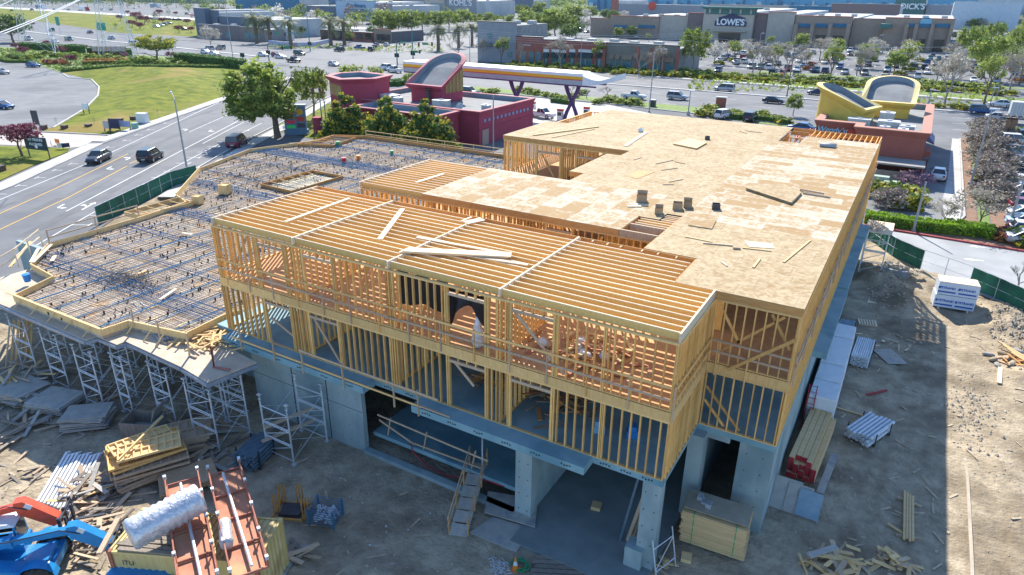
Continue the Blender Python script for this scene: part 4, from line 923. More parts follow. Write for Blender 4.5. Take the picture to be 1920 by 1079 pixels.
# rusty gang-form panels
def gang(label, loc, rz, l, w_):
    t = thing('gang_form', label, 'gang form', loc, rz, 'rusty form panels on the container')
    for i in range(4): mk('panel_sheet', MB().box(-l/2+l*i/4+.03,-w_/2,.0,-l/2+l*(i+1)/4-.03,w_/2,.04), rust_m, t, world=False)
    for y in (-w_/2,w_/2): mk('frame_tube', MB().tube([(-l/2,y,.12),(l/2,y,.12)],.045,6).tube([(-l/2,y,.55),(l/2,y,.55)],.035,6), rust_s, t, world=False)
    for i in range(5):
        x = -l/2+l*i/4; mk('cross_tube', MB().tube([(x,-w_/2,.12),(x,w_/2,.12)],.045,6).tube([(x,-w_/2,.12),(x,-w_/2,.58)],.035,6).tube([(x,w_/2,.12),(x,w_/2,.58)],.035,6), rust_s, t, world=False)
        [mk('clamp', MB().cbox((x,sy*w_/2,.58),(.14,.12,.16)), galv, t, world=False) for sy in (-1,1)]
    mk('prop_tube', MB().tube([(-l/2+.3,-.1,.25),(l/2-.2,.1,.25)],.06,8), galv, t, world=False)
    return t
FA = rad(-31); gang('near rusty form panel with the grey roll lying on it', (-20.6,13.3,zr+.35), FA, 6.6, 1.3); gang('far rusty form panel under the end of the silver roll', (-21.6,11.9,zr+.35), FA, 6.6, 1.3)
def roll(name, label, a, b, r_, mat, rib):
    a, b = V(a), V(b); n_ = rib*2; pts = [a.lerp(b, i/n_) for i in range(n_+1)]
    o = MB(); rr = [r_*(1.0 if i%2 else .9)*rnd.uniform(.97,1.03) for i in range(n_+1)]
    o.tube([p-a for p in pts], rr, 20); return solo(name, o, mat, a, label, 'roll', smooth=True)
pa, pb = P(242,1003,zr+1.15), P(376,935,zr+1.25); roll('insulation_roll', 'large silver wrapped insulation roll on the container', (pa.x,pa.y,zr+1.1), (pb.x,pb.y,zr+1.3), .66, foil_m, 11)
pa, pb = P(425,1022,zr+.75), P(421,978,zr+.75); roll('membrane_roll', 'short grey roll lying inside the rusty form panel', (pa.x,pa.y,zr+.72), (pb.x,pb.y,zr+.72), .26, silver_m, 3)
p = P(215,990,zr+.2); tag(bar('loose_plank', None, (p.x-.2,p.y+.3,zr+.35), (p.x+1.0,p.y-1.2,zr+.35), .2, .1, grey_w), 'weathered plank propping the silver roll on the container', 'plank')
p = P(245,1075,zr-.6); mb = MB(); mb.loft([[(-1.3,-.7,0),(1.3,-.7,0),(1.3,.7,0),(-1.3,.7,0)],[(-1.3,-.7,.55),(1.3,-.7,.55),(1.3,.7,.55),(-1.3,.7,.55)],[(-1.1,-.5,.75),(1.1,-.5,.75),(1.1,.5,.75),(-1.1,.5,.75)]]); solo('generator_hood', mb, blue_paint, (p.x,p.y,G+1.0), 'blue machine hood in front of the tan container', 'machine', rz=CA)
# ---- stacks of sheets and boards
def sheet_stack(name, label, c, z, n_, l, w_, th, mat, rz=0, jit=.08, cat='stack', nm='sheet'):
    t = thing(name, label, cat, (c[0],c[1],z), rz); h = .1; mk('bearer', MB().box(-l*.35,-w_/2,0,-l*.3,w_/2,.1).box(l*.3,-w_/2,0,l*.35,w_/2,.1), dark_w, t, world=False)
    for i in range(n_):
        mk(nm, MB().cbox((rnd.uniform(-jit,jit),rnd.uniform(-jit,jit),h+th/2),(l*rnd.uniform(.92,1),w_*rnd.uniform(.9,1),th),rz=rnd.uniform(-jit,jit)), mat, t, world=False); h += th+.006
    return t
sheet_stack('plywood_stack','tilted plywood stack with a pale top sheet under the deck edge',P(108,762,G)[:2],G,8,2.5,2.0,.06,oldply,rad(20),.07)
sheet_stack('plywood_stack','plywood stack with a bluish top sheet left of the wooden bin',P(168,793,G)[:2],G,11,2.4,1.7,.06,oldply,rad(38),.16)
sheet_stack('plywood_stack','flat plywood heap behind the leaning planks at far left',P(40,745,G)[:2],G,10,2.6,2.0,.06,oldply,rad(12),.25)
def scrap(name, label, c, z, n_, spread, l=(.5,1.8), mats=None, cat='scrap pile', hgt=.5, parts='scrap_board', wd=.14):
    t = thing(name, label, cat, (c[0],c[1],z)); mats = mats or [grey_w, edge_m, oldply]
    for i in range(n_):
        x, y = rnd.gauss(0,spread), rnd.gauss(0,spread*.7); hh = max(.03, hgt*math.exp(-(x*x+y*y)/(spread*spread*1.6))*rnd.uniform(.3,1.1))
        mk(parts, MB().cbox((x,y,hh),(rnd.uniform(*l),rnd.uniform(.6,1.6)*wd,.045),rz=rnd.uniform(0,3.14),ry=rnd.uniform(-.25,.25),rx=rnd.uniform(-.2,.2)), rnd.choice(mats), t, world=False)
    return t
scrap('scrap_timber','mixed boards and plywood scraps heaped at the far left',P(25,725,G)[:2],G+.6,34,1.1,(.8,2.2))
scrap('scrap_timber','scrap boards pile at the bottom right, tallest of the scraps',P(1570,1065,G)[:2],G,30,.75,(.5,1.7),[grey_w,edge_m,lumb_m],hgt=.6)
scrap('scrap_timber','small splintered scrap pile right of the tallest one at the bottom',P(1678,1058,G)[:2],G,26,.42,(.3,1.0),[grey_w,edge_m,lumb_m],hgt=.45)
scrap('scrap_timber','scattered boards below the silver roll beside the blue forks',P(150,985,G)[:2],G,40,1.3,(.6,2.4),[dark_w,grey_w],hgt=.4)
scrap('scrap_timber','messy heap of planks between the white channels and the panel stack',P(175,925,G)[:2],G,44,1.0,(.8,3.0),[grey_w,dark_w,oldply,edge_m],hgt=.7)
scrap('scrap_timber','dense timber heap under the deck at the far left edge',P(55,790,G)[:2],G,40,1.6,(.6,2.4),[grey_w,dark_w,oldply],hgt=.35)
scrap('scrap_timber','planks and panels thrown before the low grey panel stack',P(400,830,G)[:2],G,26,1.2,(.6,2.4),[grey_w,dark_w,oldply],hgt=.3)
scrap('scrap_timber','splintered boards along the left foot of the tan container',P(185,1010,G)[:2],G,26,.9,(.5,1.8),[grey_w,dark_w],hgt=.5)
scrap('scrap_timber','loose boards strewn on the shaded dirt left of the prop rack',P(395,880,G)[:2],G,22,1.0,(.6,2.0),[grey_w,oldply,dark_w],hgt=.2)
scrap('scrap_timber','broken boards lying in front of the white channels',P(60,885,G)[:2],G,14,.9,(.4,1.6),[grey_w,dark_w],hgt=.12)
scrap('scrap_timber','boards and ply pieces under the left shoring towers',P(215,740,G)[:2],G,26,1.6,(.6,2.2),[grey_w,oldply,dark_w],hgt=.15)
scrap('scrap_timber','planks strewn beside the tan container end',P(560,1045,G)[:2],G,12,.5,(.8,2.0),[grey_w,oldply,dark_w],hgt=.3)
scrap('scrap_timber','bits of board in front of the strapped lumber stack',P(1240,1060,G)[:2],G,12,.5,(.2,.7),[lumb_m,grey_w],hgt=.06)
scrap('scrap_timber','boards scattered among the wrapped pallets and the tubes',P(1665,640,G)[:2],G,14,1.4,(.3,1.2),[pale_m,grey_w],hgt=.06)
scrap('scrap_timber','brown timber pile by the dirt mound at the right edge',P(1900,682,G)[:2],G,16,.8,(1,3),[lumb_m,rim_m,grey_w],hgt=.4)
t = scrap('debris_heap','heap of wood debris and white sacks on the upper floor behind the front studs',(-10.3,24.6),ZF+.02,60,1.2,(.3,1.4),[rim_m,edge_m,rust_m],hgt=.5)
for i in range(7): mk('sack', MB().loft([[(rnd.gauss(0,.03)+math.cos(a)*.25*k,math.sin(a)*.2*k,.15*j) for a in [q*.785 for q in range(8)]] for j,k in ((0,.8),(1,1),(2,.6))]), wrap_m, t, world=False, loc=(rnd.gauss(-.3,1.1),rnd.gauss(-.6,.5),.15), smooth=True)
scrap('debris_heap','dark boards heaped on the lower floor seen through the right opening',(-12,24.9),.02,36,.9,(.5,2),[dark_w,rim_m],hgt=.6)
scrap('debris_heap','boards strewn on the lower floor inside the third opening',(-15.3,25.2),.02,22,.8,(.8,2.4),[dark_w,rim_m],hgt=.25)
for i,(x,y,lb) in enumerate(((-9.3,24.0,'blue and red packet on the lower floor behind the studs'),(-7.9,24.4,'pair of blue and red cartons stacked on the lower floor'))):
    solo('carton', MB().box(-.25,-.2,0,.25,.2,.35).box(-.2,-.18,.35,.18,.2,.6), blu_pl if i else M('light_blue_card',(.2,.45,.65),rough=.6), (x,y,.01), lb, 'carton', rz=.4)
# stack of formwork panels with ribs showing
def rib_panel(par, z, l, w_, mat, rz, dx, dy, ry=0):
    q = MB(); q.box(-l/2,-w_/2,0,l/2,w_/2,.02)
    for y in (-w_/2+.04,w_/2-.04,): q.box(-l/2,y-.04,.02,l/2,y+.04,.12)
    n_ = 8
    for i in range(n_+1): x = -l/2+.04+(l-.08)*i/n_; q.box(x-.035,-w_/2+.085,.02,x+.035,w_/2-.085,.115)
    q.box(-l/2+.08,-.04,.021,l/2-.08,.04,.125)
    o = mk('ribbed_panel', q, mat, par, world=False, loc=(dx,dy,z), rz=rz); o.rotation_euler = (0,ry,rz); return o
c = P(285,880,G); t = thing('form_panel_stack','high stack of ribbed formwork panels, the top two bright yellow','panel stack',(c.x,c.y,G),rad(68))
for i in range(9): rib_panel(t, .1+i*.135, 3.4, 2.3, grey_w if i < 7 else stud_m, rnd.uniform(-.16,.16), rnd.uniform(-.2,.2), rnd.uniform(-.25,.25))
rib_panel(t, 1.36, 2.9, 1.3, edge_m, .12, -.1, .7, .04); rib_panel(t, 1.5, 2.9, 1.4, edge_m, -.18, .1, -.3, -.03)
bar('loose_batten', t, V((c.x-1.4,c.y-.9,G+1.75)), V((c.x+1.2,c.y+1.6,G+1.9)), .1, .09, edge_m)
c = P(335,835,G); t = thing('form_panel_stack','grey ribbed panels lying behind the high yellow topped stack','panel stack',(c.x,c.y,G),rad(55))
for i in range(6): rib_panel(t, .1+i*.13, 3.2, 2.0, grey_w, rnd.uniform(-.1,.1), rnd.uniform(-.2,.2), rnd.uniform(-.2,.2))
c = P(350,885,G+.7); sheet_stack('plywood_stack','brown plywood sheets between the panel stack and the rusty forms',(c.x,c.y),G+.1,6,2.6,2.0,.05,M('brown_ply',(.36,.24,.14),(.45,.32,.2),sc=1.5,rough=.8,rand=.1),rad(60),.1)
# white channel sheets, stepped
c = P(130,905,G); t = thing('channel_bundle','bundle of long white metal channels lying in the sun','channel bundle',(c.x,c.y,G),rad(133))
for i in range(10):
    for j in range(3): mk('channel', MB().box(-2.6+.12*i,-.95+i*.19,.03+j*.09,2.2-.15*j-.1*(i%3)+.05*i,-.83+i*.19,.1+j*.09), M('white_channel',(.7,.71,.72),(.8,.8,.8),sc=3,rough=.35,metal=.2) if not (i or j) else MATS['white_channel'], t, world=False)
# crate/bin of boards
c = P(272,808,G); t = thing('timber_bin','open wooden bin with a plywood sheet leaning inside','bin',(c.x,c.y,G),rad(25))
for a in ((-.95,-.7,.0,.95,-.64,.9),(-.95,.64,0,.95,.7,.9),(-.95,-.64,0,-.89,.64,.9),(.89,-.64,0,.95,.64,.9),(-.89,-.64,.05,.89,.64,.1)): mk('bin_side', MB().box(*a), dark_w if a[0] < 0 and a[2] == 0 else oldply, t, world=False)
mk('leaning_sheet', MB().cbox((.75,.25,1.0),(.05,1.0,1.2),ry=.35), oldply, t, world=False)
# bundles of steel props and pipes
def props(name, label, c, z, n_, rows, l, r_, rz, mat, cradle=True):
    t = thing(name, label, 'pipe bundle', (c[0],c[1],z), rz)
    for j in range(rows):
        for i in range(n_-(j%2)):
            y = (i-(n_-1)/2+(.5 if j%2 else 0))*r_*2.1; o = rnd.uniform(-.12,.12)
            mk('pipe', MB().tube([(-l/2+o,y,.12+r_+j*r_*1.8),(l/2+o,y,.12+r_+j*r_*1.8)], r_, 7), mat, t, world=False)
    if cradle:
        for x in (-l*.32,l*.32):
            wy = n_*r_*1.1; mk('cradle', MB().box(x-.04,-wy,0,x+.04,wy,.1).box(x-.04,-wy-.05,0,x+.04,-wy,.2+rows*r_*2).box(x-.04,wy,0,x+.04,wy+.05,.2+rows*r_*2), steel_d, t, world=False)
    return t
blue_pipe = M('blue_grey_pipe',(.12,.2,.28),(.2,.29,.36),sc=4,rough=.4,metal=.4)
props('prop_bundle','rack of bluish steel props left of the scaffold tower',P(482,862,G)[:2],G,9,7,2.0,.065,rad(105),blue_pipe)
props('pipe_bundle','bundle of galvanised tubes lying diagonally on the shaded dirt',P(1627,815,G)[:2],G,7,3,2.7,.1,rad(68),galv)
props('pipe_bundle','upright facing stack of grey tubes beside the white wrapped pallets',P(1614,672,G)[:2],G,9,7,3.2,.06,rad(88),galv)
props('pipe_bundle','small dark blue pipe stack behind the white wrapped pallets',P(1583,622,G)[:2],G,8,5,1.6,.06,rad(85),blue_pipe)
# white wrapped pallets in a row along the frame
lab = ['nearest','second nearest','middle','second farthest','farthest']
for i in range(5):
    y = 38.4+i*2.15; t = thing('wrapped_pallet','%s white wrapped pallet in the row beside the frame'%lab[i],'wrapped pallet',(-1.25,y,G),rnd.uniform(-.03,.03),'white wrapped pallets beside the frame')
    q = MB(); h = 2.1+.06*(i%3); rings = []
    for z, k in ((.12,1),(.14,1.01),(h-.12,1.0),(h,.96)):
        rings.append([(sx*.72*k+rnd.uniform(-.02,.02), sy*1.03*k+rnd.uniform(-.02,.02), z) for sx, sy in ((-1,-1),(-.33,-1.01),(.33,-1.0),(1,-1),(1.02,-.33),(1,.33),(1,1),(.33,1.01),(-.33,1),(-1,1),(-1.02,.33),(-1,-.33))])
    q.loft(rings); mk('wrapping', q, wrap_m, t, world=False); mk('pallet', MB().box(-.7,-1,0,.7,1,.1), dark_w, t, world=False)
# LVL beams with red ends over plywood
t = thing('beam_stack','stack of wide pale timber beams with red painted ends','beam stack',(-1.15,34.6,G),rad(-3))
for j in range(4):
    for i in range(5-(j == 3)):
        o = rnd.uniform(-.15,.35) if j == 3 else rnd.uniform(-.1,.1)
        b = mk('beam', MB().box(-.7+i*.28,-2.7+o,.15+j*.3,-.44+i*.28,2.7,.42+j*.3), lumb_m, t, world=False); mk('painted_end', MB().box(-.7+i*.28,-2.715+o,.15+j*.3,-.44+i*.28,-2.701+o,.42+j*.3), red_end, b, world=False)
for k,(px,py,lb,dz) in enumerate(((1467,915,'brown plywood sheet leaning leftmost below the red ended beams',0),(1490,925,'large stained plywood sheet leaning in the middle of the leaning sheets',.03),(1510,935,'blue grey plywood sheet leaning in front of the other sheets',.06))):
    p = P(px,py+40,G); mb = MB(); mb.cbox((0,.55,.55),(1.25-.1*k,1.6-.15*k,.04),rx=.75); solo('leaning_plywood', mb, oldply if k != 2 else M('blue_ply',(.2,.3,.36),(.28,.37,.42),sc=1.5,rough=.8), (p.x,p.y-.1,G+.02), lb, 'plywood sheet', 'plywood leaning by the beams')
p = P(1552,905,G); solo('long_board', MB().cbox((0,0,.35),(.35,3.2,.05),rx=.12), oldply, (p.x-.1,p.y+.3,G), 'grey board standing on edge right of the red ended beams', 'board', rz=-.08)
# lumber stack by the right pier
t = thing('lumber_stack','square stack of sawn lumber with green straps and a plywood lid','lumber stack',(-3.95,25.35,G),rad(4))
for j in range(4):
    l = 2.75; z = .12+j*.47
    pk = mk('lumber_pack', MB().box(-l/2+.06,-.58-.06*j,z,l/2-.06,.6,z+.41), dark_w, t, world=False)
    for i in range(9):
        for sy in range(2): o = rnd.uniform(-.05,.05); mk('board', MB().box(-l/2+o-.05*(j%2),(-.63-.06*j if sy == 0 else 0)+rnd.uniform(-.015,.01),z+.002+.0465*i,l/2+o+.04*((j+1)%2),(-.01 if sy == 0 else .62),z+.042+.0465*i), lumb_m, pk, world=False)
    for x in (-l*.32,l*.34): mk('strap', MB().box(x-.02,-.64-.06*j,z-.0,x+.02,.63,z+.427), grn_strap, pk, world=False)
    mk('spacer', MB().box(-l*.3,-.6,z-.05,-l*.26,.6,z).box(l*.3,-.6,z-.05,l*.34,.6,z), dark_w, t, world=False)
mk('plywood_lid', MB().cbox((0,.0,2.06),(2.75,1.35,.04)), M('dull_ply',(.3,.27,.2),(.38,.33,.25),sc=2,rough=.85), t, world=False)
for k,(x,y,s_) in enumerate(((-.85,.1,.2),(-.62,-.05,.14),(-.4,-.2,.22))): solo('bundle_ties', MB().box(-.12,-.18,0,.12,.18,s_).box(-.1,-.2,.02,.1,.2,s_*.8), M('plate_steel',(.5,.56,.62),(.62,.68,.72),sc=8,rough=.35,metal=.6) if k == 0 else MATS['plate_steel'], (-3.95+x,25.35+y,G+2.085), '%s of three stacks of steel connectors on the lumber lid'%['leftmost','middle','rightmost'][k], 'connectors', 'connector stacks on the lumber lid')
# plywood sheets and mats on the ground
def flat(name, label, pts, z, th, mat, cat='plywood sheet'):
    q = [P(a,b,z) for a,b in pts]; c = sum(q, V((0,0,0)))/len(q); mb = MB(); mb.prism([(p.x-c.x,p.y-c.y) for p in q], 0, th); return solo(name, mb, mat, (c.x,c.y,z), label, cat)
flat('plywood_sheet','tilted plywood sheet against the garage kerb',[(915,922),(1008,938),(1003,990),(908,962)],G+.2,.04,oldply)
flat('plywood_sheet','plywood sheet lying flat in front of the garage',[(925,970),(998,992),(968,1036),(880,1000)],G+.03,.04,oldply)
flat('plywood_sheet','grey plywood sheet lying alone on the shaded dirt at right',[(1636,656),(1670,655),(1702,683),(1665,683)],G+.05,.03,oldply)
flat('plywood_sheet','small pale sheet near the bank at the upper right',[(1630,557),(1660,559),(1655,570),(1626,568)],G+.1,.03,pale_m)
flat('plywood_sheet','bluish board on top of the scrap pile at the bottom right',[(1512,1038),(1565,1022),(1573,1030),(1520,1048)],G+.5,.05,oldply,'board')
t = thing('plank_mat','mat of dark weathered planks at the bottom edge','plank mat',(*P(1066,1075,G)[:2],G),rad(27))
for i in range(8): mk('plank', MB().box(-1.55+rnd.uniform(-.1,.1),.65-i*.26,.03,1.5+rnd.uniform(-.1,.1),.86-i*.26,.1), dark_w, t, world=False)
# timber stair ramp with rails
a, b = P(858,1008,G), P(898,868,-4.0); a.z = G+.05; b.z = -3.98; d = (b-a); n_ = V((-d.y,d.x,0)).normalized()
t = thing('timber_ramp','narrow plywood ramp with handrails up to the dock','ramp',(a.x,a.y,G))
for i in range(6): bar('tread_board', t, a.lerp(b,i/6+.01), a.lerp(b,(i+1)/6-.012), .85, .05, oldply)
for s_ in (-.45,.45):
    for k in (.04,.36,.68,.98): q = a.lerp(b,k)+n_*s_; bar('rail_post', t, q-V((0,0,.1)), q+V((0,0,1.0)), .07, .05, rim_m)
    for z in (.5,.95): bar('handrail', t, a+n_*s_+V((0,0,z)), b+n_*s_+V((0,0,z)), .04, .09, grey_w)
    bar('stringer', t, a+n_*s_*.8-V((0,0,.1)), b+n_*s_*.8-V((0,0,.1)), .05, .16, grey_w)
# dock guard of loose battens, red hose, prop
t = thing('dock_guard','rough batten guard rail nailed along the dock edge','guard rail',(-17.5,Y0+.9,-4.02))
for x0,z0,x1,z1 in ((-21.6,-2.9,-14.6,-3.15),(-21.5,-3.2,-19.2,-3.9),(-19.2,-3.85,-15,-3.75)): bar('rail', t, (x0,Y0+.85,z0), (x1,Y0+.85,z1), .05, .1, grey_w)
for x in (-21,-18.6,-15.6): bar('post', t, (x,Y0+.9,-4.02), (x+.25,Y0+.9,-2.85), .09, .05, grey_w)
t = thing('steel_prop','single galvanised prop standing on the dock edge','steel prop',(-14.9,Y0+.8,-4.02)); mk('outer_tube', MB().tube([(0,0,.03),(0,0,2)],.04,8).cbox((0,0,.015),(.16,.16,.03)), galv, t, world=False); mk('inner_tube', MB().tube([(0,0,2.0),(0,0,3.55)],.028,8).cbox((0,0,3.58),(.16,.16,.03)), galv, t, world=False)
hose = [(-19.3,Y0+.72,-3.8),(-19.2,Y0+.7,-4.3),(-18.3,Y0+.62,-4.75),(-17,Y0+.6,-4.85),(-16,Y0+.65,-4.6),(-15.3,Y0+.72,-4.2),(-14.6,Y0+.72,-4.25),(-13.6,Y0+.74,-4.2)]
solo('air_hose', MB().tube([V(h)-V(hose[0]) for h in hose], .03, 6), M('hose_red',(.45,.03,.05),rough=.5), hose[0], 'dark red air hose hanging over the dock pit', 'hose', smooth=True)
# basket, post rack, cone, hoses
c = P(612,975,G); t = thing('wire_basket','blue steel basket of clamps on the shaded dirt','basket',(c.x,c.y,G),rad(18))
blue_rack = M('rack_blue',(.03,.13,.24),(.05,.17,.28),sc=3,rough=.5)
for x in (-.62,.62):
    for y in (-.5,.5): mk('corner_post', MB().box(x-.04,y-.04,0,x+.04,y+.04,.95), blue_rack, t, world=False)
for y in (-.5,.5):
    for k in range(7): mk('side_bar', MB().box(-.6,y-.012,.1+k*.13,.6,y+.012,.12+k*.13), blue_rack, t, world=False)
for x in (-.62,.62):
    for k in range(7): mk('side_bar', MB().box(x-.012,-.48,.1+k*.13,x+.012,.48,.12+k*.13), blue_rack, t, world=False)
q = MB()
for i in range(170): q.cbox((rnd.uniform(-.52,.52),rnd.uniform(-.42,.42),rnd.uniform(.15,.5)),(.14,.07,.06),rz=rnd.uniform(0,3),ry=rnd.uniform(0,3))
mk('clamps', q, galv, t, world=False, kind='stuff')
c = P(548,962,G); t = thing('post_rack','orange rack of upright posts beside the blue basket','rack',(c.x,c.y,G),rad(25))
or_s = M('orange_steel',(.5,.24,.05),(.58,.3,.08),sc=3,rough=.6)
mk('rack_base', MB().box(-.8,-.6,.08,.8,-.52,.16).box(-.8,.52,.08,.8,.6,.16).box(-.8,-.6,.08,-.72,.6,.16).box(.72,-.6,.08,.8,.6,.16), or_s, t, world=False)
for x, y in ((-.72,-.3),(-.72,.4),(.7,-.4),(.1,.5)):
    for k in range(3): mk('post', MB().tube([(x+.12*k,y+.05*k,.1),(x+.12*k,y+.05*k,1.25)],.035,6), or_s, t, world=False)
mk('dark_tray', MB().box(-.5,-.4,.1,.5,.4,.25), steel_d, t, world=False)
c = P(966,1068,G); t = thing('traffic_cone','orange and white traffic cone by the green hose coil','cone',(c.x,c.y,G))
mk('cone_base', MB().cbox((0,0,.02),(.36,.36,.04)), or_pl, t, world=False); mk('cone_body', MB().tube([(0,0,.04),(0,0,.28)],.14,12,r2=.1).tube([(0,0,.48),(0,0,.7)],.06,12,r2=.025), or_pl, t, world=False); mk('cone_band', MB().tube([(0,0,.28),(0,0,.48)],.1,12,r2=.06), white_paint, t, world=False)
q = []
for i in range(80): a = i*.55; q.append((math.cos(a)*(.35+.12*math.sin(i*.9)), math.sin(a)*(.3+.1*math.cos(i*1.3)), .03+.02*(i%4)))
c = P(975,1062,G); solo('hose_coil', MB().tube(q,.018,5), M('hose_green',(.02,.3,.12),rough=.45), (c.x,c.y,G+.02), 'tangled green hose coiled at the foot of the cone', 'hose')
c = P(935,1062,G); q = MB()
for i in range(60): q.cbox((rnd.gauss(0,.3),rnd.gauss(0,.22),.04),(.2,.03,.03),rz=rnd.uniform(0,3),ry=rnd.uniform(-.4,.4))
solo('anchor_scrap', q, galv, (c.x,c.y,G), 'small heap of metal rods left of the traffic cone', 'metal heap')
# leaning things by the corner pier
p = P(1195,1000,G+.13); solo('leaning_tube', MB().tube([(0,0,0),(.35,1.0,3.6)],.06,8), blue_pipe, (-7.6,23.2,G+.14), 'blue tube leaning inside the garage at the corner pier', 'tube')
for k in range(3): tag(bar('leaning_plank', None, (-7.3+.12*k,23.3+.2*k,G+.15), (-6.75+.05*k,24.0+.2*k,G+3.5), .18, .05, grey_w), ['front','middle','rear'][k]+' plank leaning inside the garage at the corner pier', 'plank', 'planks leaning at the corner pier')
t = thing('leaning_scaffold','single galvanised scaffold frame leaning on the corner pier','scaffold frame',(-5.4,21.9,G),rad(70))
mk('leg', MB().tube([(0,0,.0),(0,.45,1.95)],.03,7), galv, t, world=False); mk('leg', MB().tube([(1.3,0,0),(1.3,.45,1.95)],.03,7), galv, t, world=False); mk('rung', MB().tube([(0,.1,.45),(1.3,.1,.45)],.025,6).tube([(0,.35,1.5),(1.3,.35,1.5)],.025,6), galv, t, world=False); mk('brace', MB().tube([(0,.12,.5),(1.3,.34,1.45)],.02,6), galv, t, world=False)
for px,py,lb in ((1287,1045,'short timber offcut at the foot of the strapped lumber stack'),(1118,952,'small timber block alone on the garage floor')):
    p = P(px,py,G+.13); solo('timber_block', MB().box(-.22,-.25,0,.22,.25,.18), lumb_m, (p.x,p.y,G+(.14 if px < 1200 else .02)), lb, 'timber block', rz=.2)
# leaning planks by the left scaffold
for k in range(6):
    p = P(12+k*9,690-2*k,G); tag(bar('leaning_plank', None, (p.x,p.y,G+.1), (p.x+.3-.1*k,p.y+.9,G+3.2-.1*(k%3)), .3, .06, [grey_w,lumb_m,edge_m][k%3]), '%s of the planks leaning together at the left edge'%['first','second','third','fourth','fifth','last'][k], 'plank', 'planks leaning at the left edge')
# bundle of four battens at right with bearers
t = thing('batten_bundle','four pale battens lying together on two bearers at right','batten bundle',(*P(1702,970,G)[:2],G),rad(2))
for i in range(4): mk('batten', MB().box(-.22+i*.12,-1.9+.1*(i%2),.1,-.12+i*.12,1.85-.08*i,.19), lumb_m, t, world=False)
for y, a in ((1.2,-.2),(-1.5,.25)): mk('bearer', MB().cbox((.05,y,.05),(1.1,.1,.09),rz=a), grey_w, t, world=False)
tag(bar('loose_batten', None, (*P(1664,984,G)[:2],G+.06), (*P(1692,1003,G)[:2],G+.08), .1, .07, lumb_m), 'loose batten touching the four batten bundle', 'batten')
tag(bar('loose_batten', None, (*P(1568,766,G)[:2],G+.06), (*P(1632,786,G)[:2],G+.08), .1, .07, lumb_m), 'long thin batten between the wrapped pallets and the tubes', 'batten')
tag(bar('red_batten', None, (*P(1624,742,G)[:2],G+.06), (*P(1662,734,G)[:2],G+.08), .14, .05, red_end), 'red painted board lying on the shaded dirt at right', 'board')
tag(bar('loose_batten', None, (*P(1873,720,G)[:2],G+.06), (*P(1875,690,G)[:2],G+.08), .25, .05, pale_m), 'pale board lying alone in the sunlit dirt at right', 'board')
tag(bar('loose_batten', None, (*P(1732,565,G)[:2],G+.1), (*P(1722,527,G)[:2],G+.75), .35, .05, pale_m), 'pale plank leaning up the bank left of the printed pack', 'plank')
for k in range(4): tag(bar('loose_batten', None, (*P(1868+8*k,652+7*k,G)[:2],G+.5), (*P(1940,690+3*k,G)[:2],G+.35), .12, .08, lumb_m), '%s long tan batten in the pile at the right edge'%['uppermost','second','third','lowest'][k], 'batten', 'battens at the right edge')
t = thing('ladder','dark red ladder leaning between the frame and the wrapped pallets','ladder',(-1.95,36.6,G),0)
for x in (0,.4): mk('stile', MB().beam((x,0,0),(x-.1,1.0,2.6),.05,.08), red_end, t, world=False)
for k in range(8): mk('rung', MB().tube([(0-.0125*k,.125*k+.1,.3+.32*k*1.0),(.4-.0125*k,.125*k+.1,.3+.32*k)],.018,5), red_end, t, world=False)
def pallet(label, c, rz, z=G):
    t = thing('pallet', label, 'pallet', (c[0],c[1],z), rz)
    for i in range(7): mk('slat', MB().box(-.6+i*.19,-.5,.1,-.48+i*.19,.5,.13), pale_m, t, world=False)
    for y in (-.46,0,.46): mk('runner', MB().box(-.6,y-.04,0,.66,y+.04,.1), grey_w, t, world=False)
pallet('slatted pallet lying on the dirt behind the wrapped pallets', P(1625,607,G)[:2], .2)
# ---- printed pack of lumber under wrap
t = thing('lumber_pack','large blue and white printed lumber pack with a bare wooden top','lumber pack',(5.55,60.75,G+.1),rad(7))
print_w = M('wrap_print_white',(.58,.66,.78),(.66,.73,.82),sc=3,rough=.5); print_b = M('wrap_print_blue',(.02,.1,.42),rough=.5)
for j in range(2):
    pk = mk('wrapped_bundle', MB().box(-1.4+.06*j,-.75,.15+j*1.08,1.4+.02*j,.75,1.18+j*1.08), print_w, t, world=False)
    for i in range(2):
        text('lettering', '7STRAND', .25, print_b, pk, upright((-.6+i*1.36-.12*j,-.756,.72+j*1.08)), ext=.002, bold=.012); mk('printed_mark', MB().box(-1.33+i*1.36-.02*j,-.755,.62+j*1.08,-1.17+i*1.36-.02*j,-.751,.82+j*1.08), print_b, pk, world=False)
        mk('printed_band', MB().box(-1.32+i*1.4,-.755,.32+j*1.08,-.1+i*1.4,-.751,.45+j*1.08), print_b, pk, world=False)
    text('lettering', '7STRAND', .24, print_b, pk, upright((1.405+.02*j,.0,.72+j*1.08), rad(90)), ext=.002)
mk('wooden_top', MB().box(-1.33,-.74,2.265,1.4,.74,2.3), pale_m, t, world=False)
for x in (-1,1): mk('bearer', MB().box(x-.06,-.9,0,x+.06,.7,.145), pale_m, t, world=False)
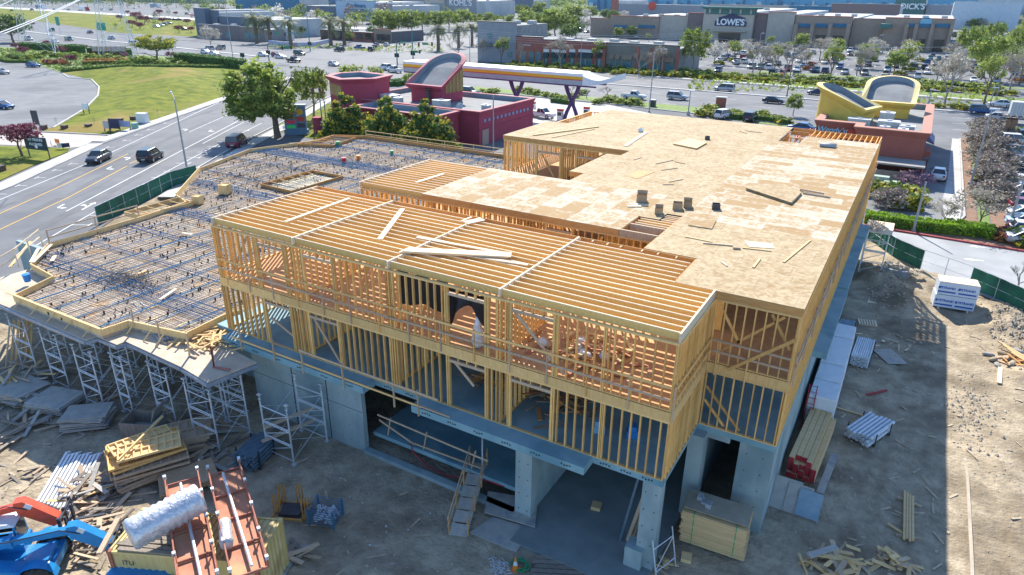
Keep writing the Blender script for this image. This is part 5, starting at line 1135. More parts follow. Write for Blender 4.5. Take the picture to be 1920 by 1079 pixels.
# rubble and sandbags on the right bank
for k in range(7):
    p = P(1852+9*k,668+(k%3)*9,G); mb = MB(); mb.loft([[(math.cos(a)*.42*s_,math.sin(a)*.2*s_,z) for a in [i*.785 for i in range(8)]] for z,s_ in ((0,.8),(.1,1),(.2,.7))]); solo('sandbag', mb, soil_m if k%2 else M('sandbag_grey%d'%k,(.3,.29,.27),rough=.9), (p.x,p.y,site_h(p.x,p.y)), '%s sandbag in the heap by the right edge battens'%['first','second','third','fourth','fifth','sixth','seventh'][k], 'sandbag', 'sandbags at the right edge', smooth=True, rz=k*.9)
t = thing('spoil_skip','grey steel skip full of spoil by the fence','skip',(1.3,64.6,G+.35),rad(-18))
mk('skip_body', MB().loft([[(-.7,-.45,0),(.9,-.45,0),(.9,.45,0),(-.7,.45,0)],[(-1.2,-.6,.8),(1.2,-.6,.8),(1.2,.6,.8),(-1.2,.6,.8)]]), M('skip_grey',(.25,.3,.34),(.35,.38,.4),sc=2,rough=.6), t, world=False)
q = MB()
for i in range(40): s_ = rnd.uniform(.1,.3); q.cbox((rnd.uniform(-1.2,1.9),rnd.uniform(-.5,.6),.85+rnd.uniform(0,.2)),(s_*1.5,s_,s_),rz=rnd.uniform(0,3),rx=rnd.uniform(0,1))
mk('spoil', q, stone_m, t, world=False, kind='stuff')
# ---- tarp and bag on the upper floor
tarp = M('black_tarp',(.012,.014,.02),rough=.55,bump=.4,bsc=3)
def tarp_mesh(label, x0, x1, z0, z1, y, sag):
    q = MB(); n_, m_ = 14, 8
    for j in range(m_+1):
        for i in range(n_+1):
            u, v = i/n_, j/m_; q.v.append((x0+(x1-x0)*u-x0, .12*math.sin(u*15)+.1*math.sin(u*6+v*3)*v, (z1-(z1-z0)*v*(1-sag*math.sin(u*3.14)))-z0))
    for j in range(m_):
        for i in range(n_): q.f.append([j*(n_+1)+i,j*(n_+1)+i+1,(j+1)*(n_+1)+i+1,(j+1)*(n_+1)+i]); q.mi.append(0)
    return solo('tarp', q, tarp, (x0,y,z0), label, 'tarp', smooth=True)
tarp_mesh('black tarp hung behind the upper studs, left piece', -19.2, -16.4, 4.35, 6.15, 22.6, .2); tarp_mesh('black tarp hanging down inside the upper window opening', -16.4, -14.2, 3.7, 5.95, 22.55, .7)
q = MB(); q.loft([[(math.cos(a)*.32*k,math.sin(a)*.25*k,z) for a in [i*.628 for i in range(10)]] for z,k in ((0,.7),(.3,1),(.8,.8),(1.3,.35),(1.5,.2))]); solo('white_sack', q, wrap_m, (-14.9,22.75,ZF+.02), 'tall white sack tied below the black tarp', 'sack', smooth=True)
# ---- timber and tools lying on the roof
def roofbar(name, label, a, b, w_, h_, m, z=ZR, cat='board', grp=None): 
    p, q = P(*a,z), P(*b,z); o = bar(name, None, (p.x,p.y,z+h_/2+.003), (q.x,q.y,z+h_/2+.003), w_, h_, m); tag(o, label, cat, grp); return o
roofbar('loose_plank','long thin plank across the joists in the leftmost bay',(535,417),(655,373),.2,.05,pale_m,ZR+.05)
roofbar('loose_plank','single plank lying slanted on the joists in the second bay',(712,450),(755,393),.28,.05,pale_m)
roofbar('loose_plank','short plank on the joists of the rear left wing',(781,343),(832,327),.22,.05,pale_m)
roofbar('loose_plank','long plank lying beneath the plank bundle on the third bay',(782,446),(955,478),.2,.05,pale_m,ZR)
roofbar('loose_plank','plank lying below the plank bundle on the third bay',(860,478),(990,498),.2,.05,pale_m,ZR)
p, q = P(748,467,ZR+.2), P(950,477,ZR+.2); t = thing('plank_bundle','bundle of long pale planks lying across the third joist bay','plank bundle',(p.x,p.y,ZR))
for i in range(3):
    for j in range(3): bar('plank', t, V((p.x+.1*j,p.y+.02+i*.19,ZR+.04+j*.05)), V((q.x-.1*i+.12*j,q.y+i*.19,ZR+.04+j*.05)), .17, .042, pale_m)
for a,b in (((873,419),(905,412)),((865,416),(884,408))): roofbar('loose_plank','%s short board at the back of the joists by the light well'%('wide' if a[0]==873 else 'narrow'),a,b,.5 if a[0]==873 else .12,.04,pale_m,ZR+.01)
roofbar('loose_plank','longest dark edged plank on the rear left sheathing',(1000,255),(1122,239),.2,.09,lumb_m); roofbar('loose_plank','thin plank beside the longest one on the rear left sheathing',(1035,259),(1115,243),.12,.06,lumb_m)
roofbar('loose_plank','pale plank lying slanted on the middle rear sheathing',(1173,275),(1212,249),.28,.06,pale_m)
roofbar('loose_plank','slanted plank on the front right sheathing',(1469,493),(1519,452),.1,.05,lumb_m); roofbar('loose_plank','short batten near the front right sheathing edge',(1412,503),(1425,486),.1,.05,lumb_m)
roofbar('loose_batten','batten in a row across the front right sheathing, left piece',(1285,445),(1335,455),.08,.05,lumb_m); roofbar('loose_batten','batten in a row across the front right sheathing, middle piece',(1318,457),(1374,462),.1,.06,grey_w); roofbar('loose_batten','batten in a row across the front right sheathing, right piece',(1392,466),(1446,472),.08,.05,lumb_m)
roofbar('loose_batten','short dark block between battens on the front right sheathing',(1374,467),(1388,468),.12,.1,grey_w); roofbar('loose_batten','small pale offcut on the sheathing close to the frame edge',(1353,492),(1363,500),.1,.05,pale_m)
def roofsheet(label, pts, n_=1, z=ZR, mat=osb_b, th=.03):
    q = [P(a,b,z) for a,b in pts]; c = sum(q, V((0,0,0)))/4; t = thing('board_stack' if n_ > 1 else 'loose_sheet', label, 'board stack' if n_ > 1 else 'loose sheet', (c.x,c.y,z))
    for i in range(n_): mk('sheet', MB().prism([(p.x+rnd.uniform(-.04,.04)*(n_>1),p.y+rnd.uniform(-.04,.04)*(n_>1)) for p in q], z+.004+i*th, z+(i+1)*th-.003), mat, t)
    return t
roofsheet('stack of strand board sheets on the right part of the roof',[(1398,357),(1470,350),(1502,366),(1483,385)],8,ZR,osb_b,.022)
roofsheet('loose strand board sheet with dark edge on the right sheathing',[(1290,418),(1344,415),(1333,431),(1290,424)],2,ZR,osb_a,.03)
roofsheet('loose sheet lying beside the battens on the front right roof',[(1395,452),(1448,458),(1452,467),(1405,464)],1,ZR,pale_m,.03)
roofsheet('reddish sheet with offcuts on the middle of the roof',[(1178,332),(1196,320),(1228,323),(1195,336)],1,ZR,rust_m if False else floor_m,.03)
roofsheet('stack of short boards on the rear middle sheathing',[(1262,272),(1290,262),(1325,270),(1305,281)],4,ZR,lumb_m,.03)
for k,(a,b) in enumerate((((1502,360),(1557,370)),((1505,364),(1556,372)),((1500,358),(1545,366)))): roofbar('loose_batten','%s of three grey battens right of the sheet stack'%['lowest','middle','top'][k],a,b,.07,.06+.04*k,grey_w,ZR,'batten','battens right of the sheet stack')
for k,(a,b) in enumerate((((1230,308),(1262,301)),((1190,300),(1202,296)),((1265,304),(1284,308)),((1240,320),(1270,316)),((1255,342),(1280,337)),((1243,347),(1263,347)),((1387,247),(1400,251)),((1398,246),(1428,250)))): roofbar('offcut','%s thin offcut counted from the rear on the middle sheathing'%['first','second','third','fourth','fifth','sixth','seventh','eighth'][k],a,b,.08,.05,grey_w,ZR,'offcut','thin offcuts on the roof')
def cartonbox(label, px, py, s_, m, open_=True, z=ZR):
    p = P(px,py,z); q = MB(); a = s_; q.box(-a/2,-a/2,0,a/2,-a/2+.02,a*.7).box(-a/2,a/2-.02,0,a/2,a/2,a*.7).box(-a/2,-a/2+.02,0,-a/2+.02,a/2-.02,a*.7).box(a/2-.02,-a/2+.02,0,a/2,a/2-.02,a*.7).box(-a/2+.02,-a/2+.02,0,a/2-.02,a/2-.02,a*.3)
    if open_: q.quad((-a/2,-a/2,a*.7),(a/2,-a/2,a*.7),(a/2,-a*.8,a*.9),(-a/2,-a*.8,a*.9)); q.quad((-a/2,a/2,a*.7),(a/2,a/2,a*.7),(a/2,a*.6,a*1.0),(-a/2,a*.6,a*1.0))
    solo('carton', q, m, (p.x,p.y,z), label, 'carton', rz=.3)
card = M('cardboard',(.34,.25,.16),(.42,.31,.2),sc=3,rough=.85)
cartonbox('open brown carton standing on the middle of the roof',1203,378,.6,card); cartonbox('squat grey carton on the roof near the stair opening',1270,392,.55,card,False); cartonbox('open carton with yellow lid near the stair opening',1289,388,.48,card); cartonbox('flattened brown carton at the edge of the stair opening',1235,400,.45,card); cartonbox('small black box standing on the right sheathing',1342,392,.45,steel_d,False); cartonbox('small dark box on the rear sheathing near the short boards',1326,262,.4,steel_d,False); cartonbox('pale box standing on the rear left sheathing',1201,247,.4,wrap_m,False)
for k,(a,b) in enumerate((((1176,388),(1202,388)),((1180,384),(1215,386)))): roofbar('loose_board','%s short board in front of the open brown carton'%['lower','upper'][k],a,b,.25,.06,pale_m,ZR,'board','boards by the open carton')
p = P(1551,277,ZR); t = thing('tarp_roll','pair of grey rolled sheets lying on the far right sheathing','roll',(p.x,p.y,ZR)); mk('roll', MB().tube([(-.6,0,.15),(.6,.1,.15)],.15,10), MATS['skip_grey'], t, world=False, smooth=True); mk('roll', MB().tube([(-.3,.4,.15),(.6,.6,.15)],.14,10), MATS['skip_grey'], t, world=False, smooth=True)
# ================================================================ petrol station, restaurant, shops
def stucco(name, c, c2=None): return M(name, c, c2 or tuple(min(1,x*1.15) for x in c), sc=.6, rough=.85, bump=.1, bsc=6, pos=True)
mag = stucco('magenta_stucco',(.33,.05,.085)); mag_l = stucco('pink_coping',(.4,.15,.16)); roof_g = M('flat_roof_grey',(.2,.21,.215),(.27,.28,.28),sc=.5,rough=.9,pos=True,c3=(.16,.17,.175),sc3=.3,k3=.55)
par_in = stucco('parapet_inside',(.2,.25,.29)); shop_glass = M('shop_glass',(.04,.16,.2),(.07,.22,.26),sc=.3,rough=.15,pos=True,spec=.7); gold_frame = M('gold_frame',(.5,.36,.12),rough=.5); dark_glass = M('dark_window',(.02,.03,.035),rough=.15,spec=.7)
unit_m = M('hvac_grey',(.36,.37,.36),(.46,.47,.46),sc=2,rough=.6); purple = stucco('purple_steel',(.1,.05,.15)); can_w = M('canopy_white',(.68,.7,.72),(.76,.77,.78),sc=1,rough=.5); yel = M('canopy_yellow',(.75,.4,.02),rough=.5); redb = M('canopy_red',(.55,.05,.03),rough=.5); can_g = M('canopy_grey',(.33,.36,.39),(.4,.43,.45),sc=1,rough=.5)
def parapet(t, poly, z0, z1, wall, cop, inn, th=.35, flare=.3):
    """walled flat roof: outer wall, flared coping, recessed deck"""
    n_ = len(poly); c = V((sum(p[0] for p in poly)/n_, sum(p[1] for p in poly)/n_, 0))
    mk('wall', MB().prism(poly, z0, z1-.85), wall, t)
    def off(d):
        out = []
        for i in range(n_):
            a, b, cc = V((*poly[i-1],0)), V((*poly[i],0)), V((*poly[(i+1)%n_],0)); d1 = (b-a).normalized(); d2 = (cc-b).normalized(); n1 = V((d1.y,-d1.x,0)); n2 = V((d2.y,-d2.x,0)); m_ = (n1+n2); k = d/max(.3,(1+n1.dot(n2)))
            out.append(b+m_*k)
        return out
    area = sum(poly[i][0]*poly[(i+1)%n_][1]-poly[(i+1)%n_][0]*poly[i][1] for i in range(n_)); sg = 1 if area > 0 else -1
    o1, o0, i1 = off(flare*sg), off(0), off(-th*sg)
    for i in range(n_):
        j = (i+1)%n_; q = MB(); q.quad((o0[i].x,o0[i].y,z1-.85),(o0[j].x,o0[j].y,z1-.85),(o1[j].x,o1[j].y,z1-.12),(o1[i].x,o1[i].y,z1-.12)); mk('cornice', q, wall, t)
        q = MB(); q.quad((o1[i].x,o1[i].y,z1-.12),(o1[j].x,o1[j].y,z1-.12),(o1[j].x,o1[j].y,z1),(o1[i].x,o1[i].y,z1)); q.quad((o1[i].x,o1[i].y,z1),(o1[j].x,o1[j].y,z1),(i1[j].x,i1[j].y,z1),(i1[i].x,i1[i].y,z1)); mk('coping', q, cop, t)
        q = MB(); q.quad((i1[i].x,i1[i].y,z1),(i1[j].x,i1[j].y,z1),(i1[j].x,i1[j].y,z1-.84),(i1[i].x,i1[i].y,z1-.84)); mk('parapet_face', q, inn, t)
def barrel_tower(t, cx, cy, w_, l, z0, zl, zh, ang, wall, cop, inn, deck, win=True):
    """tower whose roof tray climbs from a straight low edge to a rounded high end; local +y is the high end"""
    pts = [(-w_/2,0)] ; k = 14
    for i in range(k+1): a = math.pi-math.pi*i/k; pts.append((w_/2*math.cos(a), l-w_/2+w_/2*math.sin(a)))
    pts.append((w_/2,0)); R_ = Matrix.Translation((cx,cy,0)) @ Matrix.Rotation(ang,4,'Z')
    zt = lambda y: zl+(zh-zl)*(y/l)**.8
    def ring(s_, dz): return [R_ @ V((x*s_, (y-l/2)*s_+l/2, zt(y)+dz)) for x, y in pts]
    n_ = len(pts); base = [R_ @ V((x*.88,(y-l/2)*.88+l/2,z0)) for x, y in pts]; neck = [R_ @ V((x*.88,(y-l/2)*.88+l/2,zt(y)-1.0)) for x, y in pts]
    q = MB(); q.loft([base,neck]); mk('tower_wall', q, wall, t)
    o, oi, od = ring(1.06,0), ring(.86,0), ring(.86,-.75)
    q = MB(); q.loft([neck, ring(1.06,-.3), o], cap=False); mk('tower_cornice', q, wall, t)
    q = MB(); q.loft([o,oi], cap=False); mk('tower_coping', q, cop, t); q = MB(); q.loft([oi,od], cap=False); mk('tray_side', q, inn, t)
    q = MB(); q.quad(*od[::-1]); mk('tray_roof', q, deck, t)
    if win:
        for sx in (-1,1):
            for i in range(5):
                y0_, y1_ = l*(.2+.11*i), l*(.2+.11*i+.09); zz = lambda y: zt(y)-1.15; x = sx*w_/2*.885; q = MB(); zb = z0+1.6
                if zz(y0_) > zb: q.quad(R_@V((x,y0_,zb)),R_@V((x,y1_,zb)),R_@V((x,y1_,zz(y1_))),R_@V((x,y0_,zz(y0_)))); p_ = mk('window', q, MATS.get('amber_pane') or M('amber_pane',(.22,.15,.06),(.32,.24,.1),sc=1,rough=.2,pos=True), t); q = MB(); q.beam(R_@V((x*1.01,y0_,zb)),R_@V((x*1.01,y0_,zz(y0_))),.12,.12); mk('mullion', q, gold_frame, p_)
def hvac(t, x, y, z, dx, dy, dz, rz=0):
    u = mk('roof_unit', MB().cbox((x,y,z+dz/2),(dx,dy,dz),rz=rz), unit_m, t); mk('unit_lid', MB().cbox((x,y,z+dz+.03),(dx*1.04,dy*1.04,.06),rz=rz), can_w, u); mk('unit_fan', MB().tube([(x,y,z+dz+.06),(x,y,z+dz+.2)],min(dx,dy)*.25,10), unit_m, u)
# ---- petrol station shop
T = thing('station_shop','dark red petrol station shop with two roof towers','shop',(-66,95,S)); zt_ = 1.35
parapet(T, [(-83,88),(-57,88),(-57,105),(-83,105)], S, zt_, mag, mag_l, par_in)
parapet(T, [(-77,82),(-60.5,82),(-60.5,87.6),(-77,87.6)], S, zt_-.15, mag, mag_l, par_in)
mk('roof_deck', MB().box(-82.7,88.3,zt_-.9,-57.3,104.7,zt_-.8), roof_g, T); mk('roof_deck', MB().box(-76.7,82.3,zt_-1.05,-60.8,87.3,zt_-.95), par_in, T)
hex_ = [(-87.2,88),(-82,85.6),(-78.6,89.5),(-79.6,94.5),(-86.8,95.5),(-88.6,92)]
parapet(T, hex_, S, 4.6, mag, mag_l, par_in, .5, .6); mk('tower_roof', MB().prism([(p[0]*.995-.4,p[1]) for p in [( -86.3,88.8),(-82.2,86.4),(-79.2,90),(-80.2,93.9),(-86.4,94.8),(-87.6,92)]], 3.7, 3.85), roof_g, T)
for a, b in ((0,1),):
    for i in range(5):
        p, q_ = V((*hex_[a],0)), V((*hex_[b],0)); d = (q_-p); o = V((d.y,-d.x,0)).normalized()*.03; s0, s1 = p+d*(.08+.17*i)+o, p+d*(.08+.17*i+.14)+o; q = MB(); q.quad((s0.x,s0.y,1.6),(s1.x,s1.y,1.6),(s1.x,s1.y,3.4),(s0.x,s0.y,3.4)); mk('window', q, M('amber_glass',(.3,.2,.07),(.4,.3,.12),sc=1,rough=.2,pos=True) if 'amber_glass' not in MATS else MATS['amber_glass'], T)
barrel_tower(T, -72.0, 94.3, 7.2, 9.5, zt_-.8, 3.5, 8.0, 0, mag, mag_l, par_in, roof_g)
mk('vent', MB().tube([(-71,94.1,1.2),(-71,94.1,2.6)],.35,10).cbox((-71,94.1,2.9),(1.4,.5,.12)), steel_d, T)
hvac(T,-77.5,92,zt_-.8,3,1.8,1.2); hvac(T,-74.6,90.6,zt_-.8,1.2,1.2,1.1); hvac(T,-67.2,92.5,zt_-.8,2.6,1.6,1.1,.2); hvac(T,-60.2,95,zt_-.8,1.2,1,.6)
mk('satellite_dish', MB().tube([(-62.5,91,zt_-.8),(-62.5,91,.9)],.06,6).loft([[(-62.5+math.cos(a)*r_*.8,91+math.sin(a)*r_*.5-.3,1.2+math.sin(a)*r_*.7+(.2 if r_ < .3 else 0)) for a in [i*.628 for i in range(10)]] for r_ in (.1,.9)]), unit_m, T)
for i in range(12): p = V((-56.97,89.6+i*1.2,-.2)); mk('blue_tile', MB().cbox((-56.96,89.6+i*1.22,-.25),(.05,.42,.42)), M('tile_blue',(.1,.4,.6),rough=.4) if 'tile_blue' not in MATS else MATS['tile_blue'], T)
mk('door', MB().box(-56.98,88.8,S,-56.93,90.6,S+2.3), M('door_tan',(.42,.3,.24),rough=.7), T); mk('wall_ledge', MB().box(-57,88,-1.55,-56.85,105,-1.35), mag, T)
q = MB(); q.quad((-62.2,80.2,-1.6),(-59.2,80.2,-1.6),(-59.2,81.95,.35),(-62.2,81.95,.35)); mk('awning', q, M('awning_mauve',(.42,.33,.4),(.5,.4,.46),sc=1,rough=.6), T)
mk('awning_bracket', MB().beam((-62.1,80.3,-1.7),(-62.1,81.9,-2.2),.06,.06).beam((-59.3,80.3,-1.7),(-59.3,81.9,-2.2),.06,.06), gold_frame, T)
# ---- pump canopy with wave end
T = thing('pump_canopy','long white petrol canopy with yellow and red stripes and wavy end','canopy',(-68,117,S))
prof = []
xs = [-91+i*.5 for i in range(92)]
def wave(x):
    u = max(0,(x+52.5)/7.1); return -1.0*math.sin(u*math.pi*.85)+.62*u**3 if u > 0 else 0
q = MB(); top = [(x,112.6,4.95+wave(x)) for x in xs if x <= -45.4]; topb = [(p[0],117.6,p[2]+.0) for p in top]
q.loft([top,topb],close=False,cap=False); bot = [(p[0],112.6,min(p[2]-.25,3.0+max(0,(p[0]+52.5)/7.1)**2.2*1.2)) for p in top]; botb = [(p[0],117.6,p[2]) for p in bot]
mk('canopy_top', q, can_w, T)
def band(nm, a, b, mat, y, x1=-51.5):
    q = MB()
    for i in range(len(top)-1):
        if top[i+1][0] > x1: break
        q.quad((top[i][0],y,a),(top[i+1][0],y,a),(top[i+1][0],y,b),(top[i][0],y,b))
    mk(nm, q, mat, T)
band('white_band',4.45,4.949,can_w,112.6); band('yellow_band',3.95,4.45,yel,112.59); band('red_band',3.8,3.95,redb,112.595); band('grey_band',3.0,3.8,can_g,112.6)
q = MB(); e = [(p,b) for p,b in zip(top,bot) if p[0] >= -51.6]
q.loft([[p for p,b in e],[b for p,b in e]],close=False,cap=False); q.loft([[(p[0],117.6,p[2]) for p,b in e],[(b[0],117.6,b[2]) for p,b in e]],close=False,cap=False); q.quad(top[-1],topb[-1],botb[-1],bot[-1]); mk('wave_end', q, can_w, T)
for i in range(14): x = -52+i*.48; z = 4.97+wave(x); mk('seam', MB().beam((x,112.7,z),(x,117.5,z),.06,.06), can_g, T)
q = MB(); q.loft([bot,botb],close=False,cap=False); mk('soffit', q, purple, T); mk('edge_beam', MB().box(-91,112.7,2.75,-49,113,2.99).box(-91,117.2,2.75,-49,117.5,2.99), purple, T)
for x in (-82,-66.2,-54.6):
    lg = None
    for s_ in (-1,1):
        q = MB(); pts = [(x+s_*1.55*math.sin(u*3.0),115.2,S+u*6.7) for u in [i/12 for i in range(13)]]
        pts = [(x+s_*(1.4*math.cos(u*2.6+.2)),115.2,S+u*6.7) for u in [i/12 for i in range(13)]]
        q.tube(pts,[.42,.4,.38,.36,.34,.33,.33,.33,.34,.36,.38,.4,.42],8); mk('arched_leg', q, purple, T, smooth=True)
    mk('leg_cap', MB().box(x-2.2,114.7,2.6,x+2.2,115.7,2.76), purple, T)
for k,(x,y) in enumerate(((-81,119),(-65,119.5),(-53.5,119.5),(-68,114.5),(-56.5,114.5))):
    t = thing('fuel_pump','%s fuel pump on its island under the canopy'%['left rear','middle rear','right rear','middle front','right front'][k],'fuel pump',(x,y,S),0,'fuel pumps under the canopy')
    mk('island', MB().box(-1.8,-.6,.03,1.8,.6,.2), conc_pave, t, world=False); c_ = mk('pump_cabinet', MB().box(-.5,-.35,.2,.5,.35,1.9), can_w, t, world=False); mk('pump_screen', MB().box(-.4,-.37,1.1,.4,-.352,1.7), steel_d, c_, world=False); mk('pump_header', MB().box(-.55,-.3,1.9,.55,.3,2.3), redb, c_, world=False); mk('nozzle_hose', MB().tube([(.52,0,1.6),(.75,0,1.0),(.6,0,.6),(.54,0,1.2)],.03,5), steel_d, c_, world=False)
# price sign
T = thing('price_sign','blue grey petrol price sign with red and green digits','price sign',(*P(557,253,S)[:2],S),rad(38))
mk('sign_body', MB().box(-1.9,-.4,0,1.9,.4,.9).box(-1.7,-.3,.9,1.7,.3,4.6), M('sign_blue',(.1,.19,.3),(.13,.23,.34),sc=2,rough=.6), T, world=False); mk('sign_cap', MB().box(-1.9,-.5,4.6,1.9,.5,4.85), can_g, T, world=False)
led_r = M('led_red',(.8,.05,.1),rough=.5); led_g = M('led_green',(.05,.7,.15),rough=.5)
for i in range(4): mk('price_panel', MB().box(-1.4,-.33,3.35-i*.75,-.05,-.305,3.85-i*.75), led_r if i < 3 else led_g, T, world=False)
mk('emblem', MB().tube([(.85,-.34,3.7),(.85,-.31,3.7)],.5,16), yel, T, world=False); mk('emblem_panel', MB().box(.25,-.33,2.2,1.5,-.31,2.9), redb, T, world=False); mk('lower_panel', MB().box(.25,-.33,1.2,1.5,-.31,1.9), steel_d, T, world=False)
p = P(597,250,S); solo('red_drum_post', MB().tube([(0,0,0),(0,0,2.6)],.75,16), mag, (p.x,p.y,S), 'round dark red pillar beside the price sign', 'pillar')
# ---- restaurant
brk = stucco('brick_red_stucco',(.3,.095,.07)); brk_l = stucco('salmon_coping',(.4,.19,.14)); yst = stucco('yellow_stucco',(.6,.42,.08)); yst_l = stucco('pale_yellow_coping',(.72,.56,.24))
T = thing('restaurant','brick red restaurant with two yellow curved roof towers','restaurant',(-5,115,S))
parapet(T, [(-11.9,105.2),(-6.6,105.2),(-6.6,102.4),(1.7,102.4),(1.7,131),(-11.9,131)][::1], S, 2.05, brk, brk_l, par_in, .8, .35)
mk('roof_deck', MB().prism([(-11.4,105.8),(-6.1,105.8),(-6.1,103),(1.1,103),(1.1,130.4),(-11.4,130.4)], .8, 1.26), roof_g, T)
barrel_tower(T, -4.2, 117.6, 7.0, 9.0, 1.27, 3.6, 6.5, 0, yst, yst_l, par_in, roof_g, False)
barrel_tower(T, -5.6, 111.2, 5.2, 8.2, 1.27, 3.4, 6.1, rad(72), yst, yst_l, par_in, roof_g, False)
for i in range(9): mk('trellis_bar', MB().tube([(-12-.1*i,106+i*.55,-.2),(-14.2-.25*math.sin(i*.4),106.5+i*.6,-.9),(-14.9,107+i*.6,-2.2)],.07,5), M('trellis_red',(.5,.04,.06),rough=.5) if 'trellis_red' not in MATS else MATS['trellis_red'], T)
for k in range(4): mk('trellis_rail', MB().tube([(-12.1-.75*k,105.6,-.25-.15*k*k*.5),(-12.6-.75*k,111.5,-.25-.15*k*k*.5)],.07,5), MATS['trellis_red'], T)
text('lettering', "Wendy's", 1.05, M('sign_cyan',(.25,.6,.75),rough=.4), T, Matrix.Translation(V((-9.9,104.83,.85))-T.location) @ Matrix.Rotation(rad(90),4,'X'), ext=.04, shear=.25)
mk('round_emblem', MB().tube([(-7.3,105.0,.75),(-7.3,104.84,.75)],.42,16), redb, T)
for s_ in (-1,1): mk('emblem_arc', MB().tube([(-7.3+s_*.62*math.cos(a),104.86,.75+.5*math.sin(a)) for a in (-.7,-.35,0,.35,.7)],.05,5), can_w, T)
hvac(T,-6.8,107.6,1.1,2.8,1.5,1.2); hvac(T,-3.6,110,1.1,1.8,1.4,2.0); hvac(T,-3.1,107,1.1,2.6,1.6,1.3); hvac(T,-3.4,104.6,1.1,1.2,.8,.9); hvac(T,-.8,106.2,1.1,1.8,1.4,1.0); hvac(T,-1.2,104.6,1.1,1.2,1,.8)
mk('side_awning', MB().loft([[(1.72,112,.4),(1.72,119,.4),(1.72,119,-.6),(1.72,112,-.6)],[(2.9,112.4,-.9),(2.9,118.6,-.9),(2.9,118.6,-1.1),(2.9,112.4,-1.1)]]), M('awning_blue',(.08,.09,.2),rough=.6), T); mk('pickup_bay', MB().box(1.72,105.5,-1.6,2.6,109.5,-.9).box(1.72,105.5,S,2.5,109.5,-2.6), brk, T); mk('pickup_window', MB().box(2.5,106.2,-2.5,2.53,108.6,-1.7), shop_glass, T)
T = thing('bin_enclosure','flat roofed grey enclosure behind the restaurant','enclosure',(-.6,99.5,S)); mk('roof', MB().box(-3.6,97.6,S+2.3,2.2,101.8,S+2.5), M('enclosure_roof',(.25,.24,.22),(.3,.29,.27),sc=1,rough=.8), T); mk('wall', MB().box(-3.5,101.5,S,2.1,101.7,S+2.3).box(-3.5,97.7,S,-3.3,101.5,S+2.3).box(1.9,97.7,S,2.1,101.5,S+2.3), brk, T); mk('gate', MB().box(-3.3,97.7,S+.1,1.9,97.8,S+1.6), dark_w, T)
for k,(px,py) in enumerate(((1648,351),(1666,356))): p = P(px,py,S); t = thing('utility_cabinet','%s pale green utility cabinet behind the frame'%['larger','smaller'][k],'cabinet',(p.x,p.y,S)); mk('cabinet', MB().box(-.9+.2*k,-.5,.1,.9-.2*k,.5,1.4-.3*k), M('cab_green',(.33,.42,.34),rough=.6) if 'cab_green' not in MATS else MATS['cab_green'], t, world=False); mk('plinth', MB().box(-1,-.6,0,1,.6,.1), conc_pave, t, world=False)
# ---- shops across the road: facade strips stated as (photo x from, to, top y), at distance Y
def block(name, label, Y, depth, secs, base=S, cat='building', roofm=None, wins=None, group=None):
    xs_ = [PY(s_[0],s_[2],Y).x for s_ in secs]+[PY(secs[-1][1],secs[-1][2],Y).x]
    t = thing(name, label, cat, (sum(xs_)/len(xs_), Y, S), 0, group)
    for i, s_ in enumerate(secs):
        z = PY((s_[0]+s_[1])/2, s_[2], Y).z; x0, x1 = xs_[i]+.02, PY(s_[1],s_[2],Y).x-.02; pr = s_[4] if len(s_) > 4 else 0
        mk('wall', MB().box(x0,Y-pr,S,x1,Y+.6,z), s_[3], t); mk('coping', MB().box(x0-.15,Y-pr-.2,z,x1+.15,Y+.7,z+.25), s_[5] if len(s_) > 5 else brk, t)
        if depth > 1: mk('roof', MB().box(x0,Y+.61,S,x1,Y+depth,z-.8), roofm or roofw, t)
        for k in range(3 if x1-x0 > 14 else 0): hx = x0+(x1-x0)*(.2+.3*k); mk('roof_unit', MB().box(hx,Y+depth*.3+k*3,z-.8,hx+2.6,Y+depth*.3+k*3+2.2,z+.4), unit_m, t)
    return t
roofw = M('white_roof',(.36,.38,.39),(.46,.47,.47),sc=.1,rough=.8,pos=True,c3=(.5,.5,.5),sc3=.05,k3=.56)
tanw = stucco('tan_wall',(.3,.23,.18)); creamw = stucco('cream_wall',(.4,.36,.31)); brnw = stucco('brown_wall',(.17,.13,.13)); bluew = stucco('blue_band',(.03,.15,.25)); teal_c = stucco('teal_cornice',(.05,.15,.14)); greyw = stucco('grey_wall',(.24,.26,.29)); brick_w = M('brick_wall',(.3,.1,.08),(.37,.14,.1),sc=.8,rough=.85,pos=True,bump=.2,bsc=8); navy = M('sign_navy',(.015,.03,.09),rough=.5); signw = M('sign_white',(.75,.78,.8),rough=.5)
YL = 362
T = block('home_store','wide home improvement store with a navy gabled sign',YL,110,[(1108,1146,35,tanw),(1146,1238,31,tanw,1),(1238,1293,30,creamw),(1293,1326,25,brnw,2),(1326,1420,18,creamw,5,teal_c),(1420,1444,26,brnw,2),(1444,1494,23,creamw,3),(1494,1601,31,tanw,2),(1601,1662,36,tanw),(1662,1792,35,tanw,4)])
def px_x(px, Y=YL, py=40): return PY(px,py,Y).x
def px_z(px, py, Y=YL): return PY(px,py,Y).z
zc = px_z(1373,18); mk('tower_cornice', MB().box(px_x(1320),YL-6.5,zc+.3,px_x(1428),YL+1,zc+1.1).box(px_x(1327),YL-5.3,zc-2.2,px_x(1420),YL-5.01,zc-.1), teal_c, T)
for i in range(5): mk('cornice_bracket', MB().box(px_x(1333+i*19),YL-5.6,zc-1.8,px_x(1336+i*19),YL-5.3,zc+.2), creamw, T)
gx = lambda px: PY(px,40,YL-5.1).x; gz = lambda py: PY(1370,py,YL-5.1).z
gab = [(gx(1341),gz(49.5)),(gx(1341),gz(40)),(gx(1346.5),gz(40)),(gx(1346.5),gz(34)),(gx(1372.5),gz(25)),(gx(1397),gz(34)),(gx(1397),gz(40)),(gx(1400),gz(40)),(gx(1400),gz(49.5))]
